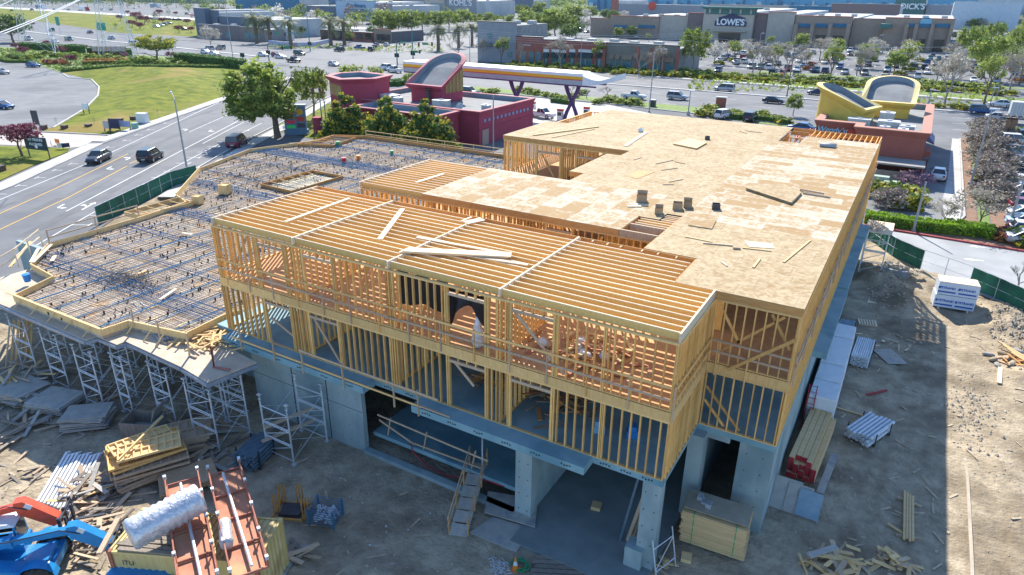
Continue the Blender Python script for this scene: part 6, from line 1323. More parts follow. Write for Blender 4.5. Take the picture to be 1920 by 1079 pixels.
q = MB(); n_ = len(gab); q.add([(a,YL-5.1,b) for a,b in gab]+[(a,YL-5.5,b) for a,b in gab],[list(range(n_)),list(range(n_,2*n_))[::-1]]+[(i,(i+1)%n_,n_+(i+1)%n_,n_+i) for i in range(n_)]); mk('sign_board', q, navy, T)
text('lettering', "LOWE'S", (gz(35)-gz(48))*1.25, signw, T, Matrix.Translation(V(((gx(1341)+gx(1400))/2,YL-5.55,(gz(36)+gz(47))/2-.2))-T.location) @ Matrix.Rotation(rad(90),4,'X'), ext=.05, bold=.12, sx=.98)
mk('entrance', MB().box(gx(1350),YL-5.12,S,gx(1392),YL-4.9,S+4.5), dark_glass, T); mk('entrance_canopy', MB().box(gx(1338),YL-8,S+5.2,gx(1402),YL-5.02,S+5.8), creamw, T)
for a, b, pr in ((1498,1525,2),(1532,1557,2),(1565,1591,2),(1706,1722,4),(1724,1747,4),(1757,1783,4)): mk('blue_canopy', MB().box(px_x(a),YL-pr-.9,px_z(a,51),px_x(b),YL-pr-.01,px_z(a,44)), bluew, T); mk('shopfront', MB().box(px_x(a+3),YL-pr-.08,S,px_x(b-3),YL-pr-.02,S+5), dark_glass, T)
for a in (1494,1525,1558,1592,1700,1718,1748,1784): mk('pillar', MB().box(px_x(a),YL-6,S,px_x(a+7),YL-4.2,px_z(a,45)), tanw, T)
for a, b in ((1155,1180),(1200,1230)): mk('blue_canopy', MB().box(px_x(a),YL-2,px_z(a,52),px_x(b),YL-1.01,px_z(a,47)), bluew, T)
mk('round_sign', MB().tube([(px_x(1737),YL-4.2,px_z(1737,42)),(px_x(1737),YL-4.02,px_z(1737,42))],2.2,16), M('sign_lightblue',(.2,.45,.6),rough=.5), T); mk('side_canopy', MB().box(px_x(1655),YL-9,px_z(1660,52),px_x(1675),YL-.2,px_z(1660,44)), teal_c, T)
# brick shops
YB_ = 205
T = block('brick_shops','long brick and grey shop block across the main road',YB_,22,[(895,968,42,greyw,0,steel_d),(968,1018,70,brick_w,0,steel_d),(1018,1138,78,brick_w,.6,steel_d),(1138,1275,84,M('olive_wall',(.16,.16,.14),(.2,.2,.18),sc=.5,rough=.85,pos=True),0,steel_d)],roofm=roof_g)
bx = lambda px, py=110: PY(px,py,YB_-.7).x; bz = lambda px, py: PY(px,py,YB_-.7).z
for a, b in ((1019,1029),(1034,1061),(1067,1078),(1084,1111),(1118,1129)):
    mk('awning_band', MB().box(bx(a),YB_-.8,bz(a,98),bx(b),YB_-.62,bz(a,92.5)), can_w, T); mk('awning', MB().loft([[(bx(a),YB_-.62,bz(a,98)),(bx(b),YB_-.62,bz(a,98)),(bx(b),YB_-.62,bz(a,104)),(bx(a),YB_-.62,bz(a,104))],[(bx(a),YB_-2,bz(a,107)),(bx(b),YB_-2,bz(a,107)),(bx(b),YB_-2,bz(a,108)),(bx(a),YB_-2,bz(a,108))]]), M('awning_dark',(.02,.05,.05),rough=.7) if 'awning_dark' not in MATS else MATS['awning_dark'], T)
    w_ = mk('shop_window', MB().box(bx(a+1),YB_-.68,S+.4,bx(b-1),YB_-.61,S+3), shop_glass, T); mk('window_bar', MB().box(bx((a+b)/2)-.06,YB_-.72,S+.4,bx((a+b)/2)+.06,YB_-.681,S+3), can_w, w_)
for a, b in ((1142,1149),(1154,1160),(1166,1183),(1200,1211),(1225,1237),(1247,1262)):
    w_ = mk('shop_window', MB().box(bx(a),YB_-.1,S+.6,bx(b),YB_-.02,S+3.1), shop_glass, T)
    for k in range(2): mk('window_bar', MB().box(bx(a)+(bx(b)-bx(a))*(k+1)/3-.05,YB_-.13,S+.6,bx(a)+(bx(b)-bx(a))*(k+1)/3+.05,YB_-.101,S+3.1), steel_d, w_)
    mk('roman_shade', MB().loft([[(bx(a-1),YB_-.05,S+4.6),(bx(b+1),YB_-.05,S+4.6),(bx(b+1),YB_-.05,S+3.6),(bx(a-1),YB_-.05,S+3.6)],[(bx(a-1),YB_-.9,S+3.5),(bx(b+1),YB_-.9,S+3.5),(bx(b+1),YB_-.9,S+3.3),(bx(a-1),YB_-.9,S+3.3)]]), M('shade_tan',(.25,.19,.13),rough=.8) if 'shade_tan' not in MATS else MATS['shade_tan'], T)
for a in (1190,1218,1240,1266): mk('brick_pier', MB().box(bx(a),YB_-.3,S,bx(a+6),YB_-.01,S+7.0), brick_w, T)
for a, py in ((912,63),(912,80),(935,80),(950,98)): mk('upper_window', MB().box(bx(a,py),YB_-.15,bz(a,py+9),bx(a+8,py),YB_-.02,bz(a,py)), shop_glass, T)
for a in (975,990,1003): mk('shop_window', MB().box(bx(a),YB_-.1,S+.5,bx(a+9),YB_-.02,S+4), shop_glass, T)
for k in range(5): mk('sign_stroke', MB().box(bx(978+k*3.2),YB_-.14,bz(985,86),bx(979.8+k*3.2),YB_-.03,bz(985,84)), can_w, T)
# restaurant at the corner, left building group, far stores
T = block('corner_grill','low brown restaurant with a dark flat roof beyond the crossing',252,24,[(600,662,58,M('dark_brown_wall',(.09,.06,.05),(.12,.08,.07),sc=.5,rough=.8,pos=True),0,steel_d),(662,700,61,brick_w,1,steel_d),(700,732,56,tanw,0,brk)],roofm=M('dark_roof',(.1,.1,.11),(.13,.13,.14),sc=.3,rough=.85,pos=True))
for a in (610,628,646,668,684,706,718): x = PY(a,65,251).x; mk('window', MB().box(x,250.9,S+1,x+4,250.96,S+3.6), dark_glass, T)
dkb = stucco('slate_wall',(.1,.14,.19)); T = block('slate_shops','dark slate coloured shops left of the crossing',235,35,[(372,392,16,dkb,3,greyw),(392,408,20,dkb,0,greyw),(408,500,33,dkb,0,greyw)],roofm=roofw)
T = block('brown_shops','brownish low shops with a pitched grey corner roof',222,12,[(372,448,48,stucco('umber_wall',(.17,.15,.15)),0,greyw),(448,492,52,stucco('taupe_wall',(.2,.17,.16)),0,greyw)],roofm=M('tile_grey',(.25,.25,.25),(.3,.3,.3),sc=.5,rough=.8,pos=True))
for a in (380,400,425,460,470,480): x = PY(a,70,222).x; mk('window', MB().box(x,221.9,S+.8,x+3,221.96,S+3.4), shop_glass, T)
T = block('white_store','pale blue fronted store with dark roof edge in the far distance',430,60,[(555,575,9,greyw),(575,634,12,dkb,0,roofw),(634,704,2,stucco('pale_blue_wall',(.34,.44,.54)),3,bluew),(704,735,9,greyw)])
text('lettering', 'Overlimare', 4.2, bluew, T, Matrix.Translation(V((PY(667,11,426.5).x,426.5,PY(667,11,426.5).z))-T.location) @ Matrix.Rotation(rad(90),4,'X'), ext=.05, bold=.05); x0, x1 = PY(655,20,426).x, PY(682,20,426).x; mk('entrance', MB().box(x0,426.5,S,x1,426.9,PY(660,17,427).z), shop_glass, T)
T = block('department_store','large grey blue department store behind the green street trees',560,70,[(736,754,-4,brnw),(754,800,0,greyw),(800,835,-2,creamw,3),(835,893,0,greyw)],roofm=roofw)
text('lettering', "KOHL'S", 7.5, signw, T, Matrix.Translation(V((PY(863,6,559).x,559,PY(863,6,559).z))-T.location) @ Matrix.Rotation(rad(90),4,'X'), ext=.1, bold=.1); x0, x1 = PY(806,8,556).x, PY(828,8,556).x; mk('entrance', MB().box(x0,556.5,S,x1,556.9,PY(806,6,556).z), shop_glass, T); mk('base_band', MB().box(PY(754,5,559.8).x,559.7,S,PY(893,5,559.8).x,559.95,S+3.5), brk, T)
T = block('target_store','long low white store with a red ring emblem far behind',640,80,[(1146,1160,0,brick_w),(1160,1330,9.5,greyw,0,roofw),(1330,1490,10,creamw,0,roofw)])
for r0_, r1_, m_ in ((3.6,3.0,redb),(3.0,2.2,signw),(2.2,0.01,redb)): mk('ring_emblem', MB().tube([(PY(1222,11.5,638).x,638.6-.1*r0_*.2,PY(1222,11.5,638).z),(PY(1222,11.5,638).x,638.9,PY(1222,11.5,638).z)],r0_,20), m_, T)
T = block('sports_store','dark green store front with white letters far behind',700,60,[(1600,1680,12,brnw,0,roofw),(1680,1738,0,teal_c,3,brnw),(1738,1800,10,greyw,0,roofw)])
text('lettering', "DICK'S", 6, signw, T, Matrix.Translation(V((PY(1711,13,695).x,695,PY(1711,13,695).z))-T.location) @ Matrix.Rotation(rad(90),4,'X'), ext=.1, bold=.15)
cy_ = M('blue_cladding',(.06,.28,.48),(.09,.36,.56),sc=.02,rough=.5,pos=True); cy_d = M('blue_cladding_dark',(.02,.13,.26),rough=.5); wcl = stucco('white_cladding',(.42,.5,.56))
T = block('campus_block','long bright blue office block along the skyline',860,50,[(1104,1140,-22,cy_,0,cy_d),(1140,1330,-24,cy_,0,cy_d),(1330,1440,-24,cy_,2,cy_d),(1440,1600,-26,cy_,0,cy_d),(1600,1745,-26,cy_,2,cy_d),(1745,1840,-22,cy_,0,cy_d),(1840,2000,-24,wcl,0,cy_d)])
for i in range(64):
    px = 1108+i*13; x = PY(px,3,859).x; mk('cladding_fin' if i%3 else 'window_strip', MB().box(x,858.2-(i%5 == 0)*2,S,x+(2.2 if i%3 else 4.5),858.9-(i%5 == 0)*2-2.3,S+10+(i*7%5)*1.4), (wcl if i%4 == 0 else cy_d), T)
for k,(a,b,pt,Y,m_) in enumerate(((1560,1690,8,520,brnw),(900,1000,-2,700,dkb),(440,560,-4,520,bluew),(560,640,-3,600,cy_d),(0,140,-3,620,cy_d),(150,380,-6,700,dkb),(1480,1560,12,560,bluew),(1790,1920,4,620,wcl))):
    T = block('far_building','%s in the far distance'%['brown low building behind the home store','dark roofed building behind the lime green trees','blue roofed building behind the palms','deep blue building left of the pale store','blue long building beyond the highway','slate building beyond the highway trucks','blue low building between the stores','white clad building at the right skyline'][k],Y,40,[(a,b,pt,m_,0,roofw)])
# low white monument walls on the far corner
T = thing('curved_wall','low white curved planter wall on the far corner','wall',(*P(560,85,S)[:2],S))
pts = [P(505,83,S),P(530,86,S),P(560,88,S),P(590,87,S),P(620,80,S)]; ribbon('wall', [(p.x,p.y) for p in pts], .6, S, stucco('lavender_wall',(.42,.44,.55)), h=1.6, parent=T)
T = thing('monument_sign','white gabled monument on the far corner lawn','monument',(*P(540,76,S)[:2],S)); mk('stone', MB().loft([[(-3,-1,0),(3,-1,0),(3,1,0),(-3,1,0)],[(-3.2,-1,4),(3.2,-1,4),(3.2,1,4),(-3.2,1,4)],[(-.2,-.9,6),(.2,-.9,6),(.2,.9,6),(-.2,.9,6)]]), stucco('white_stucco',(.6,.6,.6)), T, world=False)
# ================================================================ vehicles
PAINT = {}
def paint(name):
    cs = {'white':(.68,.69,.7),'silver':(.4,.42,.44),'grey':(.05,.055,.065),'black':(.018,.019,.022),'dark blue':(.015,.035,.09),'blue':(.02,.09,.24),'light blue':(.2,.34,.46),'red':(.3,.02,.03),'maroon':(.16,.015,.04),'teal':(.03,.14,.16),'dark green':(.02,.06,.055),'beige':(.38,.33,.26)}
    if name not in PAINT: PAINT[name] = M('car_paint_'+name.replace(' ','_'), cs[name], rough=.28, spec=.6, metal=.15 if name in ('silver','grey','blue','dark blue') else 0)
    return PAINT[name]
lamp_r = M('tail_lamp',(.35,.01,.01),rough=.3); lamp_w = M('head_lamp',(.7,.72,.75),rough=.15); plate_w = M('number_plate',(.7,.7,.7),rough=.5); trim_b = M('black_trim',(.02,.02,.022),rough=.6)
SHAPES = {
 'sedan': dict(st=[(-2.35,.45,.8,.7),(-2.25,.3,.98,.83),(-1.5,.24,1.0,.9),(0,.22,.97,.92),(1.15,.24,.95,.9),(2.05,.28,.8,.84),(2.3,.4,.66,.7)], b=(-1.95,1.15,.97,.82), r=(-1.1,.2,1.44,.62), wh=(-1.4,1.42,.33)),
 'hatch': dict(st=[(-2.05,.45,.95,.72),(-1.98,.3,1.05,.83),(-1.2,.24,1.05,.89),(0,.22,1.0,.9),(1.0,.24,.96,.88),(1.8,.28,.82,.82),(2.05,.4,.68,.68)], b=(-1.98,1.0,1.02,.8), r=(-1.6,.15,1.5,.62), wh=(-1.25,1.3,.32)),
 'suv': dict(st=[(-2.35,.5,1.0,.76),(-2.28,.36,1.12,.88),(-1.4,.3,1.12,.94),(0,.28,1.08,.95),(1.1,.3,1.06,.94),(2.1,.34,.95,.88),(2.35,.48,.8,.74)], b=(-2.3,1.15,1.1,.87), r=(-2.0,.3,1.74,.7), wh=(-1.4,1.45,.37)),
 'van': dict(st=[(-2.5,.45,1.0,.8),(-2.45,.34,1.1,.93),(-1.4,.28,1.1,.98),(0,.28,1.08,.98),(1.2,.3,1.04,.96),(2.2,.32,.86,.88),(2.5,.46,.7,.72)], b=(-2.46,1.5,1.08,.92), r=(-2.3,.55,1.8,.76), wh=(-1.5,1.55,.35)),
 'pickup': dict(st=[(-2.8,.55,.95,.8),(-2.75,.42,1.1,.92),(-1.4,.36,1.1,.95),(0,.34,1.12,.96),(1.3,.36,1.12,.95),(2.5,.4,1.02,.9),(2.75,.52,.85,.78)], b=(-.65,1.35,1.12,.88), r=(-.5,.55,1.78,.7), wh=(-1.7,1.75,.4))}
def car_meshes(kind):
    if kind in CACHE: return CACHE[kind]
    d = SHAPES[kind]; q = MB(); rings = []
    for x, zb, zt, w_ in d['st']: rings.append([(x,-w_*.86,zb),(x,w_*.86,zb),(x,w_,zb+.18),(x,w_*.99,zt-.2),(x,w_*.9,zt-.03),(x,w_*.5,zt),(x,-w_*.5,zt),(x,-w_*.9,zt-.03),(x,-w_*.99,zt-.2),(x,-w_,zb+.18)])
    q.loft(rings); body = q
    (bx0,bx1,bz,bw),(rx0,rx1,rz,rw) = d['b'], d['r']
    B = [(bx0,-bw,bz-.06),(bx1,-bw*.92,bz-.08),(bx1,bw*.92,bz-.08),(bx0,bw,bz-.06)]; Rf = [(rx0,-rw,rz),(rx1,-rw,rz),(rx1,rw,rz),(rx0,rw,rz)]
    g = MB(); g.loft([B,Rf], cap=False)
    rf = MB(); rf.loft([[(x*1.0,y*1.03,z) for x,y,z in Rf],[(x*.97,y*.9,z+.05) for x,y,z in Rf]])
    for i in range(4): rf.beam(B[i],Rf[i],.09,.07)
    mx = [(B[0][k]*.5+B[1][k]*.5) for k in range(3)]; mr = [(Rf[0][k]*.5+Rf[1][k]*.5) for k in range(3)]
    for s_ in (1,-1): rf.beam((mx[0],mx[1]*s_,mx[2]),(mr[0],mr[1]*s_,mr[2]),.08,.05)
    fx, rx_ = d['st'][-1][0], d['st'][0][0]; w_ = d['st'][-2][3]; zf = d['st'][-1][2]
    hl = MB().box(fx-.22,-.24,-.07,fx-.02,.0,.07); tl = MB().box(rx_-.02,-.2,-.12,rx_+.14,.02,.1)
    wr = d['wh'][2]; wm = MB(); n_ = 14
    prof_ = [(-.11,wr*.6),(-.11,wr*.93),(-.07,wr),(.07,wr),(.11,wr*.93),(.11,wr*.6)]
    wm.loft([[(rr*math.cos(2*math.pi*j/n_),o,rr*math.sin(2*math.pi*j/n_)) for j in range(n_)] for o, rr in prof_], cap=False); rm = MB().tube([(0,-.095,0),(0,.095,0)],wr*.62,10)
    CACHE[kind] = (body.mesh('body',trim_b,True), g.mesh('glass',dark_glass), rf.mesh('roof',trim_b), wm.mesh('wheel',tyre_m,True), rm.mesh('rim',hub_m), hl.mesh('headlight',lamp_w), tl.mesh('tail_light',lamp_r), d, zf, w_); return CACHE[kind]
def car(label, loc, rz, kind='sedan', colour='silver', detail=1, group=None, sc=1.0):
    bm_, gm, rfm, wm, rm, hl, tl, d, zf, w_ = car_meshes(kind); t = thing('car' if kind not in ('pickup','van') else {'pickup':'pickup_truck','van':'minivan'}[kind], label, {'pickup':'pickup','van':'minivan'}.get(kind,'car'), loc, rz, group); t.scale = (sc,)*3
    def add(nm, me, lo, par=t, m=None):
        o = bpy.data.objects.new(nm, me); COL.objects.link(o); o.parent = par; o.location = lo
        if m: o.material_slots[0].link = 'OBJECT'; o.material_slots[0].material = m
        return o
    pm = paint(colour); b = add('body', bm_, (0,0,0), m=pm); add('windows', gm, (0,0,0)); add('roof', rfm, (0,0,0), m=pm)
    wx0, wx1, wr = d['wh']; W_ = d['st'][3][3]-.1
    for x in (wx0,wx1):
        for y in (W_,-W_):
            o = add('wheel', wm, (x,y,wr))
            if detail: add('rim', rm, (0,0,0), o)
    if detail:
        for s_ in (1,-1): add('headlight', hl, (0,s_*(w_*.82)+(.12),zf-.02), b); add('tail_light', tl, (0,s_*(d['st'][0][3]*.9)+.1,d['st'][0][2]), b)
        add('number_plate', boxmesh(.02,.5,.12,plate_w), (d['st'][0][0]-.02,0,.55), b)
        for s_ in (1,-1): add('mirror', boxmesh(.12,.18,.12,trim_b), (.75 if kind != 'pickup' else 1.0, s_*(W_+.12), .98), b)
    if kind == 'pickup': add('bed', boxmesh(1.9,1.6,.02,trim_b), (-1.75,0,1.13), b)
    return t
def carpx(label, px, py, rzd, kind, colour, detail=1, group=None, sc=1.0, z=S+.03):
    p = P(px,py,z); return car(label, (p.x,p.y,z), rad(rzd), kind, colour, detail, group, sc)
SDD = 123
CARS = [
 ('dark grey sedan driving toward the camera on the side street',186,303,SDD+182,'sedan','grey'),
 ('black crossover driving away on the side street turn lane',284,301,SDD,'suv','black'),
 ('silver minivan driving left past the median',1357,171,180,'van','silver'),
 ('silver crossover driving right on the near carriageway',1270,187,2,'suv','silver'),
 ('white pickup leaving right beside the pump canopy',1188,186,3,'pickup','white'),
 ('dark sedan partly hidden by the small tree left of the restaurant',1450,194,2,'sedan','black'),
 ('dark blue sedan passing behind the yellow tower',1532,178,180,'sedan','dark blue'),
 ('white crossover parked at the hedge behind the timber roof',1358,222,70,'suv','white'),
 ('black SUV parked beside the white one behind the timber roof',1407,227,85,'suv','black'),
 ('blue sedan nosing in behind the notch of the timber roof',1500,246,170,'sedan','blue'),
 ('blue crossover driving right beyond the restaurant',1840,214,0,'suv','blue'),
 ('white hatchback driving left beyond the restaurant',1874,200,180,'sedan','white'),
 ('silver sedan next to the grey box truck',1872,226,2,'sedan','silver'),
 ('white sedan waiting in the shaded drive through lane',1757,335,90,'sedan','white'),
 ('white pickup standing under the pump canopy',1016,221,-8,'pickup','white'),
 ('dark crossover behind the pumps at the left end of the canopy',880,178,0,'suv','black'),
 ('dark green SUV turning in the crossing',562,104,0,'suv','dark green'),
 ('white sedan at the left stop line of the crossing',494,106,0,'sedan','white'),
 ('white sedan with a red one behind it at the stop line',527,110,0,'sedan','white'),
 ('red sedan waiting left of the white one at the stop line',519,107,0,'hatch','red'),
 ('black pickup entering the crossing behind the big tree',551,117,-5,'pickup','black'),
 ('silver sedan crossing in front of the big tree',626,124,-15,'sedan','silver'),
 ('white SUV stopped right of the signal mast',722,131,165,'suv','white'),
 ('white pickup beside the white SUV at the signal mast',740,136,165,'pickup','white'),
 ('black SUV leaving the crossing toward the brown restaurant',636,97,175,'suv','black'),
 ('blue pickup waiting on the cross street',674,93,170,'pickup','blue'),
 ('dark sedan waiting on the cross street near the mast arm',697,96,115,'suv','black'),
 ('dark pickup last in the queue on the cross street',705,89,115,'pickup','dark blue'),
 ('silver car farthest up the cross street',725,87,115,'sedan','silver'),
 ('maroon sedan entering from the right of the crossing',777,121,180,'sedan','maroon'),
 ('teal SUV on the far left carriageway, nearest the meadow',97,59,170,'suv','teal'),
 ('dark blue sedan on the far left carriageway below the green sign',169,63,170,'sedan','dark blue'),
 ('blue sedan by the median left of the round tree',209,74,170,'sedan','light blue'),
 ('grey SUV on the near left carriageway by the first purple shrub',54,76,-8,'suv','silver'),
 ('silver sedan on the near left carriageway behind the hedge',103,81,-8,'sedan','silver'),
 ('teal van ahead of the silver sedan behind the hedge',130,77,-8,'van','teal'),
 ('white van half hidden left of the round tree',252,85,-6,'van','white'),
 ('dark SUV seen just right of the round tree',321,80,-6,'suv','dark blue'),
 ('white sedan, left of the two white cars behind the long hedge',386,101,-4,'sedan','white'),
 ('white sedan, right of the two white cars behind the long hedge',402,104,-4,'sedan','white'),
 ('silver SUV on the far carriageway under the blossom tree',392,95,174,'suv','silver'),
 ('beige SUV on the far carriageway right of the blossom tree',414,93,174,'suv','beige'),
 ('blue sedan parked at the planted belt in the left car park',63,126,8,'sedan','blue'),
 ('silver sedan cut by the left edge in the car park',4,139,8,'sedan','silver'),
 ('blue sedan cut by the left edge lower in the car park',6,204,14,'sedan','blue'),
 ('maroon SUV parked along the deck edge on the side street',446,274,SDD,'van','maroon'),
 ('maroon car seen past the white pickup at the right edge pavilion',1915,262,95,'suv','black'),
]
for c_ in CARS: carpx(*c_)
cl = ['white','silver','white','maroon','white','light blue','white','silver']
for i in range(8): carpx('%s car, %s from the front in the row at the right edge'%(cl[i],nth(8-i)),1926+i*1.2,352+i*15.5,8,'sedan' if i%3 else 'hatch',cl[i],1,'cars parked at the right edge')
for i in range(3): carpx('%s car beyond the pavilion at the right edge, %s'%(['dark blue','silver','white'][i],['nearest','second','farthest'][i]),1916-i*6,316-i*22,8,'suv',['dark blue','silver','white'][i],0,'cars beyond the pavilion')
# box truck
p = P(1905,232,S); T = thing('box_truck','grey box truck at the right edge of the main road','truck',(p.x+2,p.y,S+.03),rad(2))
mk('cargo_box', MB().box(-3.6,-1.25,1.0,2.6,1.25,4.0), M('box_grey',(.45,.47,.46),(.52,.54,.53),sc=1,rough=.5), T, world=False); cb = mk('cab', MB().loft([[(2.7,-1.1,.6),(4.6,-1.1,.6),(4.6,1.1,.6),(2.7,1.1,.6)],[(2.7,-1.1,1.6),(4.6,-1.1,1.5),(4.6,1.1,1.5),(2.7,1.1,1.6)],[(2.7,-1,2.7),(3.8,-1,2.7),(3.8,1,2.7),(2.7,1,2.7)]]), can_w, T, world=False); mk('windscreen', MB().quad((4.45,-.95,1.62),(4.45,.95,1.62),(3.9,.9,2.6),(3.9,-.9,2.6)), dark_glass, cb, world=False)
for x in (-2.4,3.4):
    for y in (-1,1): wheel(T,x,y,.5,.48,.3)
for i in range(12): mk('rib', MB().box(-3.5+i*.52,-1.28,1.05,-3.44+i*.52,-1.251,3.95), can_g, T, world=False)
# articulated lorries on the highway
for k,(px,py,cc) in enumerate(((158,20,'white'),(78,17,'blue'),(292,14,'light blue'))):
    p = P(px,py+1,S); T = thing('lorry','%s'%['white trailer lorry with red cab on the highway','blue trailer lorry left on the highway','pale lorry right on the highway'][k],'lorry',(p.x,p.y,S+.03),rad(-4))
    mk('trailer', MB().box(-9,-1.3,1.1,4.5,1.3,4.1), paint(cc), T, world=False); mk('tractor', MB().loft([[(5,-1.2,.6),(8.5,-1.2,.6),(8.5,1.2,.6),(5,1.2,.6)],[(5,-1.2,3.6),(7,-1.2,3.6),(7,1.2,3.6),(5,1.2,3.6)]]), lamp_r if k == 0 else can_w, T, world=False)
    for x in (-8,-6.8,5.6,7.8):
        for y in (-1.1,1.1): wheel(T,x,y,.5,.5,.3)
r_ = random.Random(21); kinds = ['sedan','suv','sedan','hatch','suv','pickup','van']; cols = ['white','silver','grey','black','blue','dark blue','white','silver','red','light blue','beige','teal']
ordn = ['first','second','third','fourth','fifth','sixth','seventh','eighth','ninth','tenth','eleventh','twelfth','thirteenth','fourteenth','fifteenth']
ROWS = [('store row under the home store sign',[(1318,84),(1335,82),(1352,80),(1376,80),(1396,80),(1420,84),(1452,82),(1470,84)],95),
 ('row left of the planted verge',[(1330,102),(1341,105),(1356,113),(1372,112),(1380,121),(1346,137)],95),
 ('middle row of the shopping lot',[(1485,78),(1533,84),(1568,78),(1586,80),(1596,78),(1612,75),(1660,84),(1715,85)],95),
 ('row in front of the blue canopies',[(1728,89),(1740,87),(1768,86),(1785,86),(1812,88),(1650,101),(1670,104),(1672,97)],90),
 ('near row beside the bare trees',[(1449,141),(1467,143),(1494,143),(1526,136),(1621,141),(1565,120)],90),
 ('small left lot by the slate shops',[(293,52),(301,50),(309,48),(316,46),(347,57),(352,28)],15),
 ('far lot right of the blossom trees',[(1850,58),(1862,64),(1875,60),(1888,66),(1900,64),(1912,68),(1838,60)],90),
 ('lot before the pale store',[(655,33),(668,36),(680,32),(692,35),(705,32),(720,58),(745,50),(770,52),(790,66)],100),
 ('highway lane',[(102,19),(128,20),(192,20),(208,20),(252,17),(262,14),(22,21),(60,20)],-4),
 ('lot behind the brick shops',[(1100,62),(1118,66),(1160,70),(1176,70),(1195,72),(1090,55),(1075,52)],90)]
for nm_, pts, a in ROWS:
    for i, (px,py) in enumerate(sorted(pts)): cc = r_.choice(cols); k = r_.choice(kinds); carpx('%s %s, %s from the left in the %s'%(cc,{'sedan':'sedan','suv':'SUV','hatch':'hatchback','pickup':'pickup','van':'van'}[k],ordn[i],nm_),px,py,a+(180 if r_.random()<.5 else 0),k,cc,0,'cars in the '+nm_)

LOT = [('first lot row beyond the verge',236,-60,70),('second lot row beyond the verge',252,-66,80),('third lot row beyond the verge',268,-70,85),('fourth lot row beyond the verge',290,-75,90),('fifth lot row beyond the verge',312,-80,95),('row nearest the store fronts',332,-85,95)]
for nm_, y_, xa, xb in LOT:
    x_ = xa; i = 0
    while x_ < xb:
        x_ += 2.75
        if r_.random() < .34:
            i += 1; cc = r_.choice(cols); k = r_.choice(kinds); car('%s %s, %s from the left in the %s'%(cc,{'sedan':'sedan','suv':'SUV','hatch':'hatchback','pickup':'pickup','van':'van'}[k],nth(i),nm_),(x_,y_+r_.uniform(-.3,.3),S+.03),rad(90 if r_.random()<.5 else -90),k,cc,0,'cars in the '+nm_)
for nm_, pa_, pb_, n_ in (('lot left of the palms',(505,62),(620,52),9),('lot behind the corner grill',(690,48),(905,38),14),('upper lot beyond the crossing',(640,40),(760,34),9),('far left lot by the purple trees',(262,36),(360,40),9)):
    for i in range(n_): t_ = (i+r_.uniform(-.2,.2))/n_; cc = r_.choice(cols); k = r_.choice(kinds); carpx('%s %s, %s from the left in the %s'%(cc,{'sedan':'sedan','suv':'SUV','hatch':'hatchback','pickup':'pickup','van':'van'}[k],nth(i+1),nm_),pa_[0]+(pb_[0]-pa_[0])*t_,pa_[1]+(pb_[1]-pa_[1])*t_,90+r_.uniform(-10,10),k,cc,0,'cars in the '+nm_)
# ================================================================ trees, shrubs, hedges
def leafm(name, c, c2, tr=.35): return M(name, c, c2, sc=.8, rough=.6, transl=tr, pos=True, spec=.25, rand=.12)
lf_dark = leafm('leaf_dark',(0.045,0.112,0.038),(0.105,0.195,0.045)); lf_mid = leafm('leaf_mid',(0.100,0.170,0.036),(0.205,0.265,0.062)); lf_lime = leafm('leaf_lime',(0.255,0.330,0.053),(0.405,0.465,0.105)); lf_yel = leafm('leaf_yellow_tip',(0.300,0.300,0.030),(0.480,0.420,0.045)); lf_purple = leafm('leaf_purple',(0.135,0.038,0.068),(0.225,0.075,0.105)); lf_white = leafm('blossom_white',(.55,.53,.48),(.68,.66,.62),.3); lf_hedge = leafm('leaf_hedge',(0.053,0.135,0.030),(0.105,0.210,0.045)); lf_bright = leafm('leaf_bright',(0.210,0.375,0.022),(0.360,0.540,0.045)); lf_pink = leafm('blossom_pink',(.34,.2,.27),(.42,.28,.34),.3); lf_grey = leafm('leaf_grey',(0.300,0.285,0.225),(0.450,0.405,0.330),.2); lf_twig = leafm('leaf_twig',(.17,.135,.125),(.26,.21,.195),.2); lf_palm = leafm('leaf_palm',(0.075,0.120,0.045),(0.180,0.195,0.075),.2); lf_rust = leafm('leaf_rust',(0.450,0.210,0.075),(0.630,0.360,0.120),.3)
bark = M('bark',(.13,.1,.075),(.2,.16,.12),sc=3,rough=.95,pos=True,bump=.4); bark_l = M('bark_pale',(.25,.21,.18),(.33,.29,.25),sc=3,rough=.95,pos=True)
def leafquad(q, c, s_, r_, up=.3):
    n_ = V((r_.gauss(0,1),r_.gauss(0,1),r_.gauss(0,1)+up)).normalized(); a = n_.orthogonal().normalized(); b = n_.cross(a); t = r_.uniform(0,6.28); a, b = a*math.cos(t)+b*math.sin(t), b*math.cos(t)-a*math.sin(t); l = s_*r_.uniform(.4,1.6); w_ = l*r_.uniform(.45,.8)
    q.add([c-a*l/2, c+b*w_/2, c+a*l/2, c-b*w_/2], [(0,1,2,3)])
